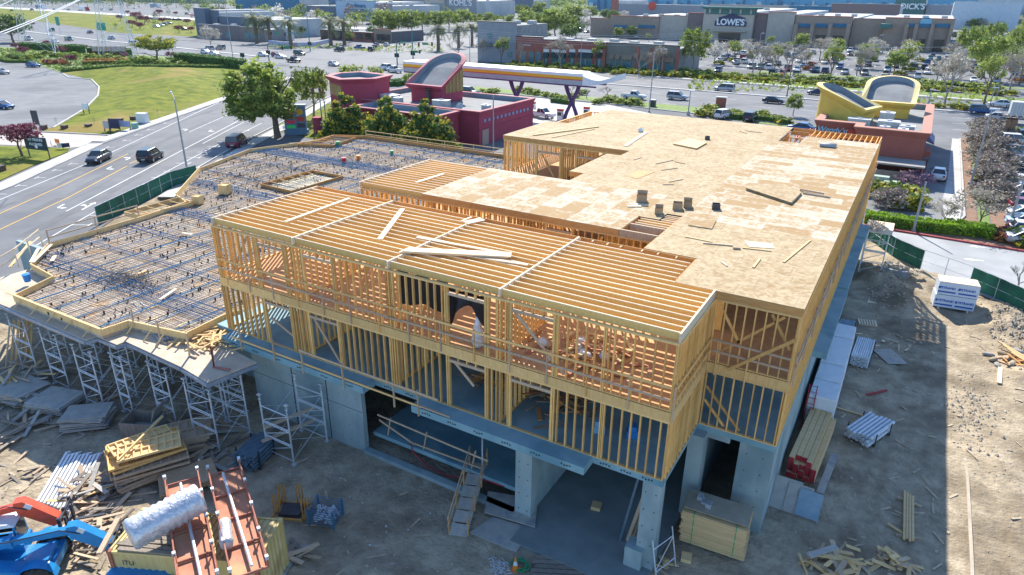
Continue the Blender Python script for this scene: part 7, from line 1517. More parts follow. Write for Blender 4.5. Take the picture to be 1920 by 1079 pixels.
def crown_mesh(name, mat, ncl, per, rx, rz, cz, leaf, seed, shape='round', clr=.32, tip=None):
    r_ = random.Random(seed); q = MB()
    for k in range(ncl):
        while True:
            x, y, z = r_.uniform(-1,1), r_.uniform(-1,1), r_.uniform(-1,1); d = x*x+y*y+z*z
            if shape == 'cone':
                if math.hypot(x,y) <= (1-z)/2*.95+.05: break
            elif shape == 'vase':
                if d <= 1 and math.hypot(x,y) < .35+.65*(z+1)/2: break
            elif .12 < d <= 1 and not (z < -.55): break
        rr = clr*r_.uniform(.6,1.25)
        if shape == 'cone': rr *= .35+.65*(1-z)/2
        for _ in range(int(per*r_.uniform(.6,1.4))):
            g = V((r_.gauss(0,.5),r_.gauss(0,.5),r_.gauss(0,.42)))*rr; p = V(((x+g.x)*rx,(y+g.y)*rx,cz+(z+g.z)*rz))
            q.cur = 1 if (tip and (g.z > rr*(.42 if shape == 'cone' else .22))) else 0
            leafquad(q, p, leaf, r_)
    return q.mesh(name, [mat, tip] if tip else mat)
def trunk_mesh(name, h, r, top, seed, limbs=6, spread=.35, mat=None):
    r_ = random.Random(seed); q = MB(); pts = [(0,0,-.2)]; x = y = 0
    for i in range(1,6): x += r_.uniform(-.03,.03)*h; y += r_.uniform(-.03,.03)*h; pts.append((x,y,top*i/5))
    q.tube(pts,[r*1.25,r,r*.9,r*.75,r*.6,r*.4],8)
    for k in range(limbs):
        i = r_.choice((2,3,4)); p = V(pts[i]); a = 6.28*k/limbs+r_.uniform(-.4,.4); e = p+V((math.cos(a)*spread*h,math.sin(a)*spread*h,r_.uniform(.18,.42)*h)); m_ = p.lerp(e,.5)+V((0,0,-.03*h)); q.tube([p,m_,e],[r*.45,r*.3,r*.12],6)
        for _ in range(3): e2 = e+V((r_.uniform(-1,1),r_.uniform(-1,1),r_.uniform(.2,1)))*.14*h; q.tube([m_.lerp(e,.6),e2],[r*.15,r*.04],5)
    return q.mesh(name, mat or bark)
def bare_mesh(name, h, seed, mat, depth=5, first=.3, vase=.55, buds=None, nb=0, bs=.25):
    r_ = random.Random(seed); q = MB()
    def grow(p, d, l, r, k):
        e = p+d*l; m_ = p.lerp(e,.5)+V((r_.uniform(-1,1),r_.uniform(-1,1),0))*l*.06; q.cur = 0; q.tube([p,m_,e],[r,r*.85,r*.68],5 if k > 3 else (4 if k > 1 else 3),cap=False)
        if buds and k <= 2:
            q.cur = 1
            for _ in range(nb): leafquad(q, m_.lerp(e,r_.random())+V((r_.gauss(0,.25),r_.gauss(0,.25),r_.gauss(0,.25))), bs, r_)
        if k == 0: return
        for j in range(3 if k > 2 else r_.choice((2,3))):
            nd = (d+V((r_.gauss(0,vase),r_.gauss(0,vase),r_.uniform(.0,.35)))).normalized(); grow(m_.lerp(e,r_.uniform(.5,1)), nd, l*r_.uniform(.6,.85), r*.6, k-1)
    d0 = V((0,0,1)); grow(V((0,0,-.1)), d0, h*first, h*.022, depth)
    return q.mesh(name, [mat, buds] if buds else mat)
def palm_meshes(seed):
    r_ = random.Random(seed); t = MB(); t.tube([(0,0,-.2),(.05,0,3),(0,.05,6.4)],[.5,.42,.46],10); q = MB()
    for k in range(46):
        a = r_.uniform(0,6.28); up = r_.uniform(-.5,1.2); L0 = r_.uniform(3.2,4.2); pts = []; n_ = 7
        for i in range(n_+1):
            s_ = i/n_; rr = L0*s_*math.cos(up*.7)*(1-.12*s_); z = 6.5+L0*s_*math.sin(up*.9)-2.1*s_*s_*(1.1-.3*up); pts.append(V((math.cos(a)*rr,math.sin(a)*rr,z)))
        sd = V((-math.sin(a),math.cos(a),0))
        for i in range(n_):
            p, e = pts[i], pts[i+1]; w_ = .62*(1-.75*abs(i/n_-.35))
            for s_ in (-1,1):
                for m_ in (0,.5): b = p.lerp(e,m_); q.add([b,b+sd*s_*w_+(e-p)*.9+V((0,0,-.22)),b+(e-p)*.3],[(0,1,2)])
    return t.mesh('trunk',bark), q.mesh('crown',lf_palm)
PROTO = {}
def proto(k):
    if k in PROTO: return PROTO[k]
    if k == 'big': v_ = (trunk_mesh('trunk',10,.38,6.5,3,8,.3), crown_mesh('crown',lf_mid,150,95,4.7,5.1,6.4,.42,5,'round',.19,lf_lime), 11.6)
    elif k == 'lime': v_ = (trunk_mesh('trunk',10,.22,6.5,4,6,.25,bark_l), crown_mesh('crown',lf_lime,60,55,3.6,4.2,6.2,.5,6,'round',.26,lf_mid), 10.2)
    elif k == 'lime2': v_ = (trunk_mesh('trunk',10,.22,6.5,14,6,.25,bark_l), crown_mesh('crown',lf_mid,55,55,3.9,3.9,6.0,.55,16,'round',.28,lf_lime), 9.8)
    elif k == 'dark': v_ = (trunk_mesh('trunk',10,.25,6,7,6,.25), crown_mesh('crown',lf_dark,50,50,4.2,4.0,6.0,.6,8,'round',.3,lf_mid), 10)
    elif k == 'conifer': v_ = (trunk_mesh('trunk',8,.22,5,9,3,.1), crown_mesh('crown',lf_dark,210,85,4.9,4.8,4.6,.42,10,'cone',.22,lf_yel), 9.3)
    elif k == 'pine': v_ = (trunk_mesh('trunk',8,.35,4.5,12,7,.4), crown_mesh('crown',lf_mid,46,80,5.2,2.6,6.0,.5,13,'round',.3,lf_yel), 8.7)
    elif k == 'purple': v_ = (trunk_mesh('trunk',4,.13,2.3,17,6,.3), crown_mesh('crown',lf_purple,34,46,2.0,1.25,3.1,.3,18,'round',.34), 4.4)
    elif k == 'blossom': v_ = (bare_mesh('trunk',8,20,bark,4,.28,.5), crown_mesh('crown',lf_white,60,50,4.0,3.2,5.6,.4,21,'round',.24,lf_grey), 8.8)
    elif k == 'bare': v_ = (bare_mesh('trunk',10,22,bark_l,6,.27,.42), None, 10.4)
    elif k == 'bare2': v_ = (bare_mesh('trunk',10,25,bark_l,6,.3,.5,lf_grey,2,.3), None, 10.4)
    elif k == 'bud': v_ = (bare_mesh('trunk',10,27,bark,6,.26,.45,lf_lime,2,.32), None, 10.2)
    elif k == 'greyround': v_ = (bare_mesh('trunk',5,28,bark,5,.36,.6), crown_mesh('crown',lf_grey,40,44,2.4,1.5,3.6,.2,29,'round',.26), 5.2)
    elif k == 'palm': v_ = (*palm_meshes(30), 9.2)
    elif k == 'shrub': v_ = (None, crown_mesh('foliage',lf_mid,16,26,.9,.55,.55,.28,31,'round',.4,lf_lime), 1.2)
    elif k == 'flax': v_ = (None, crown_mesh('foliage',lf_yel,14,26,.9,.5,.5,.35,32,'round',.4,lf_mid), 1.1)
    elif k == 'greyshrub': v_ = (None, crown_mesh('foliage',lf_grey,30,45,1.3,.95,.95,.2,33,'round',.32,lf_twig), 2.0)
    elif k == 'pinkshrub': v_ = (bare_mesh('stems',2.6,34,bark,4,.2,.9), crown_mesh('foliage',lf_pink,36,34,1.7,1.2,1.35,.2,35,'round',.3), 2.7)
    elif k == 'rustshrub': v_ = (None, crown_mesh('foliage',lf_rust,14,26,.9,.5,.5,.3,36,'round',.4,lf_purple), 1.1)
    PROTO[k] = v_; return v_
r9 = random.Random(77)
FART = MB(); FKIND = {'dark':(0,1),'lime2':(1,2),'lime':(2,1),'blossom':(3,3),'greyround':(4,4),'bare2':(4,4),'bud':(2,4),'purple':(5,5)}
def fartree(kind, px, py, ty, wide=1.2):
    """far-off tree of the belt that reads as one mass"""
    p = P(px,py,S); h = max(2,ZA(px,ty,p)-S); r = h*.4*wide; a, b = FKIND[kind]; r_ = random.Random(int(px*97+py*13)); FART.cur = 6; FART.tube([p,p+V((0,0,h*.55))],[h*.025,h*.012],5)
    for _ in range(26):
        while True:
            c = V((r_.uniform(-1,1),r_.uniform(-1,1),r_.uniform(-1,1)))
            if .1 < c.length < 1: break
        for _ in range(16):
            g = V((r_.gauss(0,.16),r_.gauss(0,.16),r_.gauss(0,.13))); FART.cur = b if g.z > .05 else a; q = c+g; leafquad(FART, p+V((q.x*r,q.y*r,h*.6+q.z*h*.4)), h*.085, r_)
def plant(kind, label, x, y, h, group=None, z=S, name=None, cat='tree', wide=1.0):
    tm, cm, H = proto(kind); t = thing(name or 'tree', label, cat, (x,y,z), r9.uniform(0,6.28), group); s_ = h/H; t.scale = (s_*wide,s_*wide,s_)
    for nm, me in (('trunk' if cat != 'shrub' else 'stems', tm), ('crown' if cat != 'shrub' else 'foliage', cm)):
        if me: o = bpy.data.objects.new(nm, me); COL.objects.link(o); o.parent = t
    return t
def treepx(kind, label, px, py, ty, group=None, z=S, wide=1.0, **kw):
    p = P(px,py,z); h = ZA(px,ty,p)-z; return plant(kind, label, p.x, p.y, max(1,h), group, z, wide=wide, **kw)
bt = treepx('big','big dark green broadleaf tree standing by the price sign',498,258,114,wide=1.12); bt.rotation_euler = (0,0,0); bt.children[1].location = (1.5,.9,0); bt.children[1].scale = (1.12,1.12,1.02)
treepx('lime','lighter green tree just right of the big one',588,222,118,wide=.95); treepx('lime2','small bright green tree behind the hexagonal tower',665,180,124,wide=1.3)
for k,(px,py,ty) in enumerate(((652,262,172),(724,264,178),(803,272,184))): q_ = PY(px,py,77.3); plant('conifer','%s of the three dense conifers before the red shop'%['left','middle','right'][k],q_.x,77.3,(ZA(px,ty,V((q_.x,77.3,0)))-S)*1.13,'three conifers before the red shop',wide=1.0)
treepx('purple','purple leaved tree beside the truck notice board at left',43,294,230,wide=1.25)
treepx('pine','round topped yellow green tree behind the lawn knoll',296,118,66,wide=1.15); treepx('dark','broad dark tree at the left edge by the main road',26,80,27,wide=1.5)
treepx('blossom','white blossoming tree left of the steel signal pole',396,90,48); treepx('blossom','white blossom tree between the palms, left one',574,66,33); treepx('blossom','white blossom tree between the palms, right one',601,64,30); treepx('lime','bright yellow green tree under the palms',563,70,46,wide=1.3)
for k,(px,py,ty) in enumerate(((482,82,14),(507,82,18),(546,88,22),(621,86,20),(646,84,21),(822,95,33),(860,90,36),(885,86,34))): treepx('palm','%s palm from the left along the main road'%ordn[k],px,py,ty,'palms along the main road',wide=1.15)
LIME = [(716,66,20),(745,68,16),(768,70,20),(792,64,17),(818,62,22),(842,60,16),(868,56,18),(893,52,22),(915,50,24),(935,56,26),(955,50,28),(985,58,20),(1003,66,22),(1022,70,18),(1040,74,16),(1056,76,22),(980,40,6),(1010,36,4),(1070,58,10)]
for k,(px,py,ty) in enumerate(sorted(LIME)): treepx('lime' if k%2 else 'lime2','%s leafy lime green street tree from the left behind the palms'%nth(k+1),px,py,ty,'lime green street trees',wide=1.25)
BARE = [(860,110,58),(905,118,66),(940,122,62),(975,126,62),(1050,130,60),(1118,130,66),(1197,142,74),(1232,140,78),(1410,140,74),(1424,138,70),(1470,150,72),(1452,130,78),(1556,152,74),(1606,142,78),(1612,140,74),(1690,140,76),(1755,154,86),(1770,202,84),(1845,196,90),(1868,180,84),(1893,170,80),(1910,160,76),(1378,122,70),(1500,122,76)]
for k,(px,py,ty) in enumerate(sorted(BARE)): treepx(['bare','bare2','bud'][k%3],'%s bare tree from the left along the far verge, %s'%(nth(k+1),['grey','twiggy','budding'][k%3]),px,py,ty,'bare trees along the far verge',wide=1.05)
treepx('lime','tall pale green tree at the corner of the brick shops',1298,138,44,wide=.85); treepx('lime2','small round green tree left of the restaurant',1487,218,176,wide=.9)
for k,(px,py,ty) in enumerate(sorted(((1480,66,47),(1520,74,55),(1605,70,54),(1655,72,58),(1760,74,55),(1785,76,60),(1240,60,40),(1175,62,46),(1398,70,50),(1475,72,52)))): treepx('lime2','%s small clipped green tree from the left before the home store'%nth(k+1),px,py,ty,'clipped trees before the home store',wide=1.2)
mix_ = sorted((1800+r9.uniform(0,122), 24+(k//23)*22+r9.uniform(-4,6), k) for k in range(46))
for i,(px,py,k) in enumerate(mix_): treepx(['blossom','lime2','blossom','dark','greyround'][k%5],'%s tree in the mixed belt at the top right, %s from the left'%(['white blossoming','green','white flowering','dark green','grey twiggy'][k%5],nth(i+1)),px,py+6,py-16,'mixed belt at the top right',wide=1.2)
for k,(px,py,ty) in enumerate(sorted(((1810,120,42),(1838,150,58),(1870,130,60),(1900,120,50),(1890,100,40),(1828,100,40),(1860,90,36),(1912,80,30),(1845,128,70),(1880,145,80)))): treepx('bud' if k%2 else 'lime','%s loose yellow green tree from the left at the right verge'%nth(k+1),px,py,ty,'loose green trees at the right',wide=.9)
for k,(px,py,ty) in enumerate(sorted(((1090,44,14),(1108,40,12),(1136,42,18),(1150,46,20),(1168,40,20),(1172,30,14),(1205,24,12),(1245,26,14),(1300,24,16),(1330,26,18),(1512,22,14),(1530,22,15),(1100,60,34),(1080,72,40),(1065,80,46)))): treepx(['dark','dark','blossom','blossom','lime2'][k%5],'%s tree from the left in the distant grove around the home store roof'%nth(k+1),px,py,ty,'distant grove',wide=1.3)
for k in range(26): px = 150+k*15+r9.uniform(-5,5); fartree(['dark','lime2','dark'][k%3],px,12+r9.uniform(-1,4),-6+r9.uniform(-3,3),wide=1.7)
for k in range(12): px = -5+k*13; fartree('dark',px,12,-3+r9.uniform(-2,3),wide=1.8)
for k in range(22): px = 905+k*10; fartree(['dark','lime2'][k%2],px,14+r9.uniform(-2,8),-8+r9.uniform(-4,6),wide=1.5)
PUR = [(30,94,82),(46,106,88),(88,88,76),(116,104,87),(134,122,103),(159,97,84),(234,112,99),(321,112,97),(60,52,40),(256,40,23),(271,46,29),(262,56,42),(300,30,18),(306,46,33),(248,52,38),(336,62,48),(359,62,50),(352,48,36),(330,30,22),(240,28,20),(226,40,28)]
for k,(px,py,ty) in enumerate(sorted(PUR)): treepx('purple','%s small purple leaved tree from the left beside the main road'%nth(k+1),px,py,ty,'small purple trees at the left',wide=1.35)
# shrubs
def shrubs(kind, label, pts, h, group, wide=1.2, z=S):
    for k,(px,py) in enumerate(sorted(pts)): p = P(px,py,z); plant(kind, label%nth(k+1), p.x, p.y, h*r9.uniform(.8,1.2), group, z, name='shrub', cat='shrub', wide=wide)
shrubs('shrub','%s green shrub from the left in the belt behind the lawn knoll',[(20,112),(52,113),(70,110),(88,103),(104,108),(113,108),(140,108),(170,110),(180,114),(205,112),(225,115),(250,117),(268,116),(282,120),(330,118),(352,118),(362,114),(372,116),(340,122),(300,124),(260,124),(230,122)],1.6,'shrubs in the planted belt',1.8)
shrubs('rustshrub','%s reddish shrub from the left at the edge of the left car park',[(88,120),(97,121),(108,121),(122,122),(114,119)],1.3,'reddish shrubs by the car park',1.5)
shrubs('flax','%s yellow green shrub from the left along the far verge of the main road',[(960+i*19+r9.uniform(-4,4),128+i*1.02+r9.uniform(-1.5,2.5)) for i in range(50)],1.5,'shrubs along the far verge',1.5)
shrubs('shrub','%s low green shrub from the left behind the far pavement',[(970+i*24+r9.uniform(-6,6),124+i*1.25+r9.uniform(-2,1)) for i in range(38)],1.6,'low shrubs behind the far pavement',1.7)
shrubs('shrub','%s green shrub from the left along the petrol forecourt',[(905,176),(922,178),(975,172),(992,176),(1008,178),(1025,182),(1042,186),(1058,188),(1076,184),(1120,196),(1135,192),(1150,192),(1165,196),(1180,196),(1192,198),(1090,178)],1.3,'shrubs along the forecourt',1.6)
shrubs('flax','%s flax plant from the left in the median beyond the restaurant',[(1752,202),(1765,203),(1784,203),(1798,205),(1808,207),(1818,208)],1.1,'flax in the median',1.1)
shrubs('greyshrub','%s grey leafless shrub from the left in the strip right of the drive through',[(1828,268),(1840,280),(1852,262),(1836,300),(1850,305),(1862,290),(1845,325),(1858,335),(1872,318),(1868,350),(1850,350),(1880,340),(1846,372),(1862,378),(1874,372),(1832,248),(1848,240),(1862,250),(1878,262),(1882,290)],2.4,'grey shrubs right of the drive through',1.3)
shrubs('greyshrub','%s grey white shrub from the left in the bed behind the frame',[(1655,385),(1668,392),(1680,386)],2.0,'grey shrubs behind the frame',1.1); shrubs('flax','%s yellow shrub from the left in the bed behind the frame',[(1650,368),(1690,374),(1706,380),(1678,366),(1695,392)],1.6,'yellow shrubs behind the frame',1.3); shrubs('pinkshrub','%s pink flowering shrub from the left behind the bin enclosure',[(1700,352),(1722,350)],2.5,'pink shrubs',1.1)
shrubs('rustshrub','%s reddish shrub from the left at the lower right verge',[(1880,452),(1890,448),(1876,444),(1866,448)],1.0,'reddish shrubs at the right verge',1.3); shrubs('flax','%s spiky yellow shrub from the left at the right edge',[(1908,455),(1916,462),(1880,310),(1868,300),(1900,250),(1915,256)],1.4,'spiky shrubs at the right edge',1.0)
shrubs('flax','%s bushy yellow green shrub from the left in the island behind the roof',[(1335,208),(1348,214),(1372,216),(1388,220),(1430,222),(1450,226),(1470,232),(1322,218),(1345,222)],1.2,'island shrubs behind the roof',1.8)
treepx('greyround','small leafless round tree in front of the drive through exit',1767,425,388-15,wide=1.15); treepx('greyround','leafless round tree right of the drive through exit, in mulch',1834,432,352,wide=1.3); treepx('bare','young bare tree by the fence at the right edge',1905,545,470,wide=1.3)
for k,(px,py,ty) in enumerate(((707,160,118),(770,175,128),(1072,182,155),(1100,185,160),(1138,184,155))): treepx('bud' if k < 2 else 'bare','%s small bare tree from the left around the petrol forecourt'%nth(k+1),px,py,ty,'small bare trees around the forecourt',wide=1.5)
for k,(px,py) in enumerate(((78,260),(108,238),(178,238),(298,222))): treepx('bare','%s thin staked sapling from the left on the lawn knoll'%nth(k+1),px,py,py-26,'saplings on the lawn',z=S+.1,wide=.25)
# hedges: clipped boxes of leaves
def hedge(label, pts, w_, h, mat, seed, z=S, dens=26, leaf=.3):
    r_ = random.Random(seed); c = V((*pts[0],z)); t = thing('hedge', label, 'hedge', c); q = MB(); core = MB()
    for i in range(len(pts)-1):
        a, b = V((*pts[i],0)), V((*pts[i+1],0)); d = b-a; n_ = V((-d.y,d.x,0)).normalized(); L0 = d.length
        core.beam(a+V((0,0,z+h*.46))-c, b+V((0,0,z+h*.46))-c, w_*.86, h*.86)
        for _ in range(int(L0*(w_+2*h)*dens)):
            s_ = r_.random(); f = r_.random()*(w_+2*h)
            if f < w_: o, zz = f-w_/2, h
            elif f < w_+h: o, zz = w_/2, f-w_
            else: o, zz = -w_/2, f-w_-h
            wob = .07*mnoise.noise(V((s_*L0*.9,o*2,zz*2)))*2
            p = a+d*s_+n_*(o+wob)+V((0,0,z+zz+wob*1.2+.03)); leafquad(q, p-c, leaf, r_, .6)
    mk('foliage', q, mat, t, world=False, kind='stuff'); mk('branches', core, lf_hedge, t, world=False)
hedge('tall dark clipped hedge along the main road behind the knoll',PP(S,(332,116),(400,123),(458,130)),2.2,2.7,lf_hedge,1,dens=9,leaf=.5); hedge('dark clipped hedge at the far left of the planted belt',PP(S,(40,92),(80,94),(128,98)),2,2.2,lf_hedge,2,dens=9,leaf=.5); hedge('short dark hedge block left of the lattice mast',PP(S,(135,98),(157,100)),2,2.6,lf_hedge,3,dens=9,leaf=.5); hedge('dark hedge behind the lattice mast',PP(S,(168,102),(245,106)),2,2.4,lf_hedge,4,dens=9,leaf=.5)
hedge('long low hedge with orange top in the planted belt',PP(S,(155,122),(190,121),(222,120)),1.6,1.1,lf_rust,5,dens=9,leaf=.5); hedge('low orange topped hedge behind the long one',PP(S,(160,117),(240,116)),1.4,1.0,lf_rust,6,dens=9,leaf=.5); hedge('low green hedge at the left of the planted belt',PP(S,(25,112),(62,112)),1.6,1.1,lf_hedge,7,dens=9,leaf=.5); hedge('wavy green border along the foot of the planted belt',PP(S,(118,136),(160,132),(230,127),(330,127),(430,128)),1.8,.8,lf_mid,8,dens=9,leaf=.5); hedge('green border along the car park corner',PP(S,(-10,112),(20,118),(60,118)),1.6,.8,lf_mid,9,dens=9,leaf=.5)
hedge('bright green clipped hedge beside the red kerb',[(-2.5,78.3),(.5,78.4),(3.2,78.5),(5.6,78.9)],1.7,1.05,lf_bright,10,dens=90,leaf=.22); hedge('bright green rounded hedge at the exit corner',[(4.8,79.4),(7.2,79.6),(9.0,79.6)],2.3,1.0,lf_bright,11,dens=90,leaf=.22); hedge('clipped hedge behind the timber roof edge',PP(S,(1362,222),(1440,228),(1478,234)),1.5,1.0,lf_mid,12,dens=16,leaf=.35); hedge('round clipped hedge behind the hexagonal tower',PP(S,(716,158),(740,162),(757,158)),2.5,1.3,lf_hedge,13,dens=10,leaf=.45); hedge('clipped hedge along the forecourt edge',PP(S,(1035,192),(1075,197)),1.4,1.0,lf_hedge,14,dens=12,leaf=.4)
# leafy carpet of the belt
q = MB(); r_ = random.Random(90); BELT = PP(S,(-60,88),(60,95),(200,103),(330,111),(455,123),(452,129),(330,126),(200,128),(118,136),(60,117),(0,107),(-60,104)); bx_ = [p[0] for p in BELT]; by_ = [p[1] for p in BELT]
for _ in range(9000):
    x, y = r_.uniform(min(bx_),max(bx_)), r_.uniform(min(by_),max(by_))
    if inpoly(x,y,BELT): leafquad(q, V((x,y,S+.1+.5*abs(mnoise.noise(V((x*.25,y*.25,0)))))), .75, r_, 1.2)
mk('belt_ground_cover', q, lf_mid, kind='stuff')

# islands of the shopping lots
for row, y_ in (('first',244),('second',260),('third',279),('fourth',301),('fifth',322)):
    for i in range(11):
        x_ = -62+i*14+r9.uniform(-3,3); plant(['bare2','greyround','bud','lime2','blossom'][(i+int(y_))%5],'%s island tree from the left in the %s lot row'%(nth(i+1),row),x_,y_,r9.uniform(5,8.5),'island trees of the shopping lot',wide=1.1)
        if i%2 == 0: plant('rustshrub' if i%4 else 'flax','%s island shrub from the left in the %s lot row'%(nth(i//2+1),row),x_+2,y_,1.2,'island shrubs of the shopping lot',name='shrub',cat='shrub',wide=2)
q = MB(); r_ = random.Random(19)
for (px0,py0,px1,py1,n_) in ((505,84,640,92,260),(1120,60,1280,66,200),(700,84,830,100,260),(640,96,720,92,160),(210,28,360,60,500),(1290,150,1560,172,420),(1560,172,1900,200,420)):
    for _ in range(n_): p = P(r_.uniform(px0,px1),r_.uniform(py0,py1),S); leafquad(q,V((p.x,p.y,S+r_.uniform(.1,.6))),.9,r_,.8)
mk('verge_ground_cover', q, lf_lime, kind='stuff')
for k in range(30): px = 380+k*12+r9.uniform(-4,4); fartree(['lime2','dark','blossom','bare2','lime'][k%5],px,40+r9.uniform(-12,16),16+r9.uniform(-10,8),wide=1.2)

FARB = sorted((r9.uniform(350,1110), r9.uniform(8,40)) for _ in range(34))
for k,(px,py) in enumerate(FARB): fartree(['lime2','dark','lime'][k%3],px,py,py-r9.uniform(14,20),wide=1.35)
FARC = sorted((r9.uniform(1110,1915), r9.uniform(14,26)) for _ in range(28))
for k,(px,py) in enumerate(FARC): fartree(['lime2','dark','blossom','lime'][k%4],px,py,py-r9.uniform(8,13),wide=1.4)

MIDB = sorted((r9.uniform(640,1320), r9.uniform(48,84)) for _ in range(44))
for k,(px,py) in enumerate(MIDB): treepx(['bare2','bud','lime2','greyround','dark'][k%5],'%s tree from the left scattered around the brick shops and their lots'%nth(k+1),px,py,py-r9.uniform(16,26),'trees around the brick shops',wide=1.1)
LFT = sorted((r9.uniform(200,640), r9.uniform(26,60)) for _ in range(30))
for k,(px,py) in enumerate(LFT): fartree(['lime2','greyround','dark','purple','bud'][k%5],px,py,py-r9.uniform(9,17),wide=1.2)

mk('far_tree_belt', FART, [lf_dark,lf_mid,lf_lime,lf_white,lf_twig,lf_purple,bark], kind='stuff', label='far belt of mixed trees before and along the skyline')
# ================================================================ poles, masts, wires, fences, signs
pole_m = M('pole_grey',(.27,.29,.31),(.33,.35,.37),sc=1,rough=.5,metal=.3); wood_pole = M('pole_wood',(.14,.1,.08),(.2,.15,.12),sc=2,rough=.9); lamp_h = M('lamp_head',(.42,.48,.53),rough=.4); sig_g = M('signal_green',(.03,.2,.22),rough=.5)
def lamp(label, px, py, h, arm, az, name='street_lamp', cat='street lamp', group=None, wood=False, z=S, kind='cobra'):
    p = P(px,py,z); t = thing(name, label, cat, (p.x,p.y,z), az, group); m_ = wood_pole if wood else pole_m
    mk('pole', MB().tube([(0,0,0),(0,0,h*.5),(0,0,h)],[.13,.1,.075],8), m_, t, world=False); mk('base', MB().tube([(0,0,0),(0,0,.35)],.22,10), m_, t, world=False)
    if kind == 'cobra':
        mk('arm', MB().tube([(0,0,h-.1),(arm*.35,0,h+.45),(arm*.8,0,h+.55),(arm,0,h+.5)],.05,6), m_, t, world=False); mk('lamp_head', MB().loft([[(arm-.1,-.12,h+.44),(arm+.7,-.16,h+.42),(arm+.7,.16,h+.42),(arm-.1,.12,h+.44)],[(arm-.05,-.1,h+.56),(arm+.55,-.12,h+.56),(arm+.55,.12,h+.56),(arm-.05,.1,h+.56)]]), lamp_h, t, world=False)
    elif kind == 'box':
        mk('arm', MB().tube([(0,0,h),(arm,0,h)],.04,6), m_, t, world=False); mk('lamp_head', MB().cbox((arm,0,h+.02),(1.0,.5,.16)), lamp_h, t, world=False); mk('footing', MB().tube([(0,0,-.02),(0,0,.75)],.32,12), conc_pave, t, world=False)
    return t
lamp('cobra head street lamp at the deck edge on the side street',352,325,9.2,3.2,rad(150)); lamp('tall curved street lamp right of the pump canopy',1217,211,11.5,1.8,rad(25)); lamp('curved street lamp behind the pump canopy at left',881,122,9,2,rad(20)); lamp('tall dark power pole in the median left of the restaurant',1475,182,14.5,.1,0,'utility_pole','utility pole',wood=True,kind='none'); lamp('leaning tall steel pole left of the crossing',437,110,17,.1,0,'utility_pole','utility pole',kind='none')
lamp('slim street lamp at the brick shops',1240,140,9,1.5,rad(200)); lamp('street lamp before the red brick shop front',1088,132,9.5,1.2,rad(160))
lamp('square headed parking lamp beside the drive through lane',1818,352,9.6,.3,0,kind='box'); lamp('square headed lamp behind the timber roof',1290,216,4.6,.2,0,kind='box'); lamp('square headed lamp beyond the restaurant corner',1738,204,3.9,.2,0,kind='box'); lamp('dark parking lamp on a concrete drum at the right edge',1892,425,9,.3,0,kind='box'); lamp('thin bare pole standing in front of the bright hedge',1712,436,5.2,.1,0,'signpost','post',kind='none'); lamp('white pole rising before the red petrol shop',925,292,8.6,.15,0,'flagpole','pole',kind='none'); lamp('square headed lamp at the far right verge',1852,212,5,.2,0,kind='box'); lamp('bluish post beside the round red pillar, left',606,250,6.5,.2,0,'signpost','post',kind='none'); lamp('bluish post beside the round red pillar, right',613,248,5.5,.2,0,'signpost','post',kind='none'); lamp('lamp post in the store car park, left',1420,112,9,.6,0,kind='box'); lamp('lamp post in the store car park, right',1640,116,9,.6,0,kind='box')
# traffic signals on mast arms
def signal(label, px, py, h, arms):
    p = P(px,py,S); t = thing('traffic_signal', label, 'traffic signal', (p.x,p.y,S)); mk('mast', MB().tube([(0,0,0),(0,0,h)],[.2,.13],10), sig_g, t, world=False)
    for L0, az, hz in arms:
        e = V((math.cos(az)*L0,math.sin(az)*L0,hz+.6)); mk('mast_arm', MB().tube([(0,0,hz),e*.5+V((0,0,hz*.5+.15)),e],[.12,.1,.06],7), sig_g, t, world=False)
        for k in (.6,.95): c = V((0,0,hz)).lerp(e,k); hd_ = mk('signal_head', MB().cbox(c-V((0,0,.55)),(.4,.4,1.15)), trim_b, t, world=False); mk('lens', MB().cbox(c-V((0,.21,.2)),(.24,.02,.24)), lamp_r, hd_, world=False)
        c = V((0,0,hz)).lerp(e,.78); mk('street_plate', MB().cbox(c-V((0,.1,.4)),(2.4,.05,.6)), M('plate_green',(.02,.22,.1),rough=.4) if 'plate_green' not in MATS else MATS['plate_green'], t, world=False)
    for dx in (-.5,.6): mk('side_signal', MB().cbox((dx,-.1,2.9),(.45,.4,1.2)), trim_b, t, world=False)
    return t
signal('green signal mast with long arms at the near corner of the crossing',745,122,7.2,[(12,rad(25),6.4),(9,rad(70),3.6)]); signal('signal mast at the left of the crossing with a green street plate',505,116,5.5,[(9,rad(15),4.6)]); signal('signal mast at the far left corner of the crossing',582,97,13,[(18,rad(190),6)]); signal('tall signal mast at the far right corner of the crossing',775,118,12.5,[(5,rad(190),6)]); signal('small pole with two signal heads at the hedge end',457,122,3.6,[])
# lattice transmission masts with their feet in the planted belt
def lattice(label, feet, top_h, tw):
    ps = [P(a,b,S) for a,b in feet]; c = sum(ps,V((0,0,0)))/len(ps); t = thing('lattice_mast', label, 'lattice mast', (c.x,c.y,S)); tops = [V((0,0,top_h))+(p-c)*tw for p in ps]; b_ = [p-c for p in ps]; b_ = [V((v_.x,v_.y,0)) for v_ in b_]; n_ = len(ps); K = 7
    for i in range(n_):
        mk('leg', MB().tube([b_[i],tops[i]],.11,5), galv, t, world=False); j = (i+1)%n_; q = MB()
        for k in range(K):
            u, v_ = k/K, (k+1)/K; q.tube([b_[i].lerp(tops[i],u),b_[j].lerp(tops[j],v_)],.05,4,cap=False); q.tube([b_[j].lerp(tops[j],u),b_[i].lerp(tops[i],v_)],.05,4,cap=False)
        mk('lattice_bracing', q, galv, t, world=False)
    return t
lattice('tall narrow lattice mast at the left of the planted belt',[(37,88),(51,86),(114,105),(105,108)],42,.15); lattice('lattice mast in the planted belt behind the orange hedge',[(186,110),(196,109),(263,115),(256,117)],42,.12)
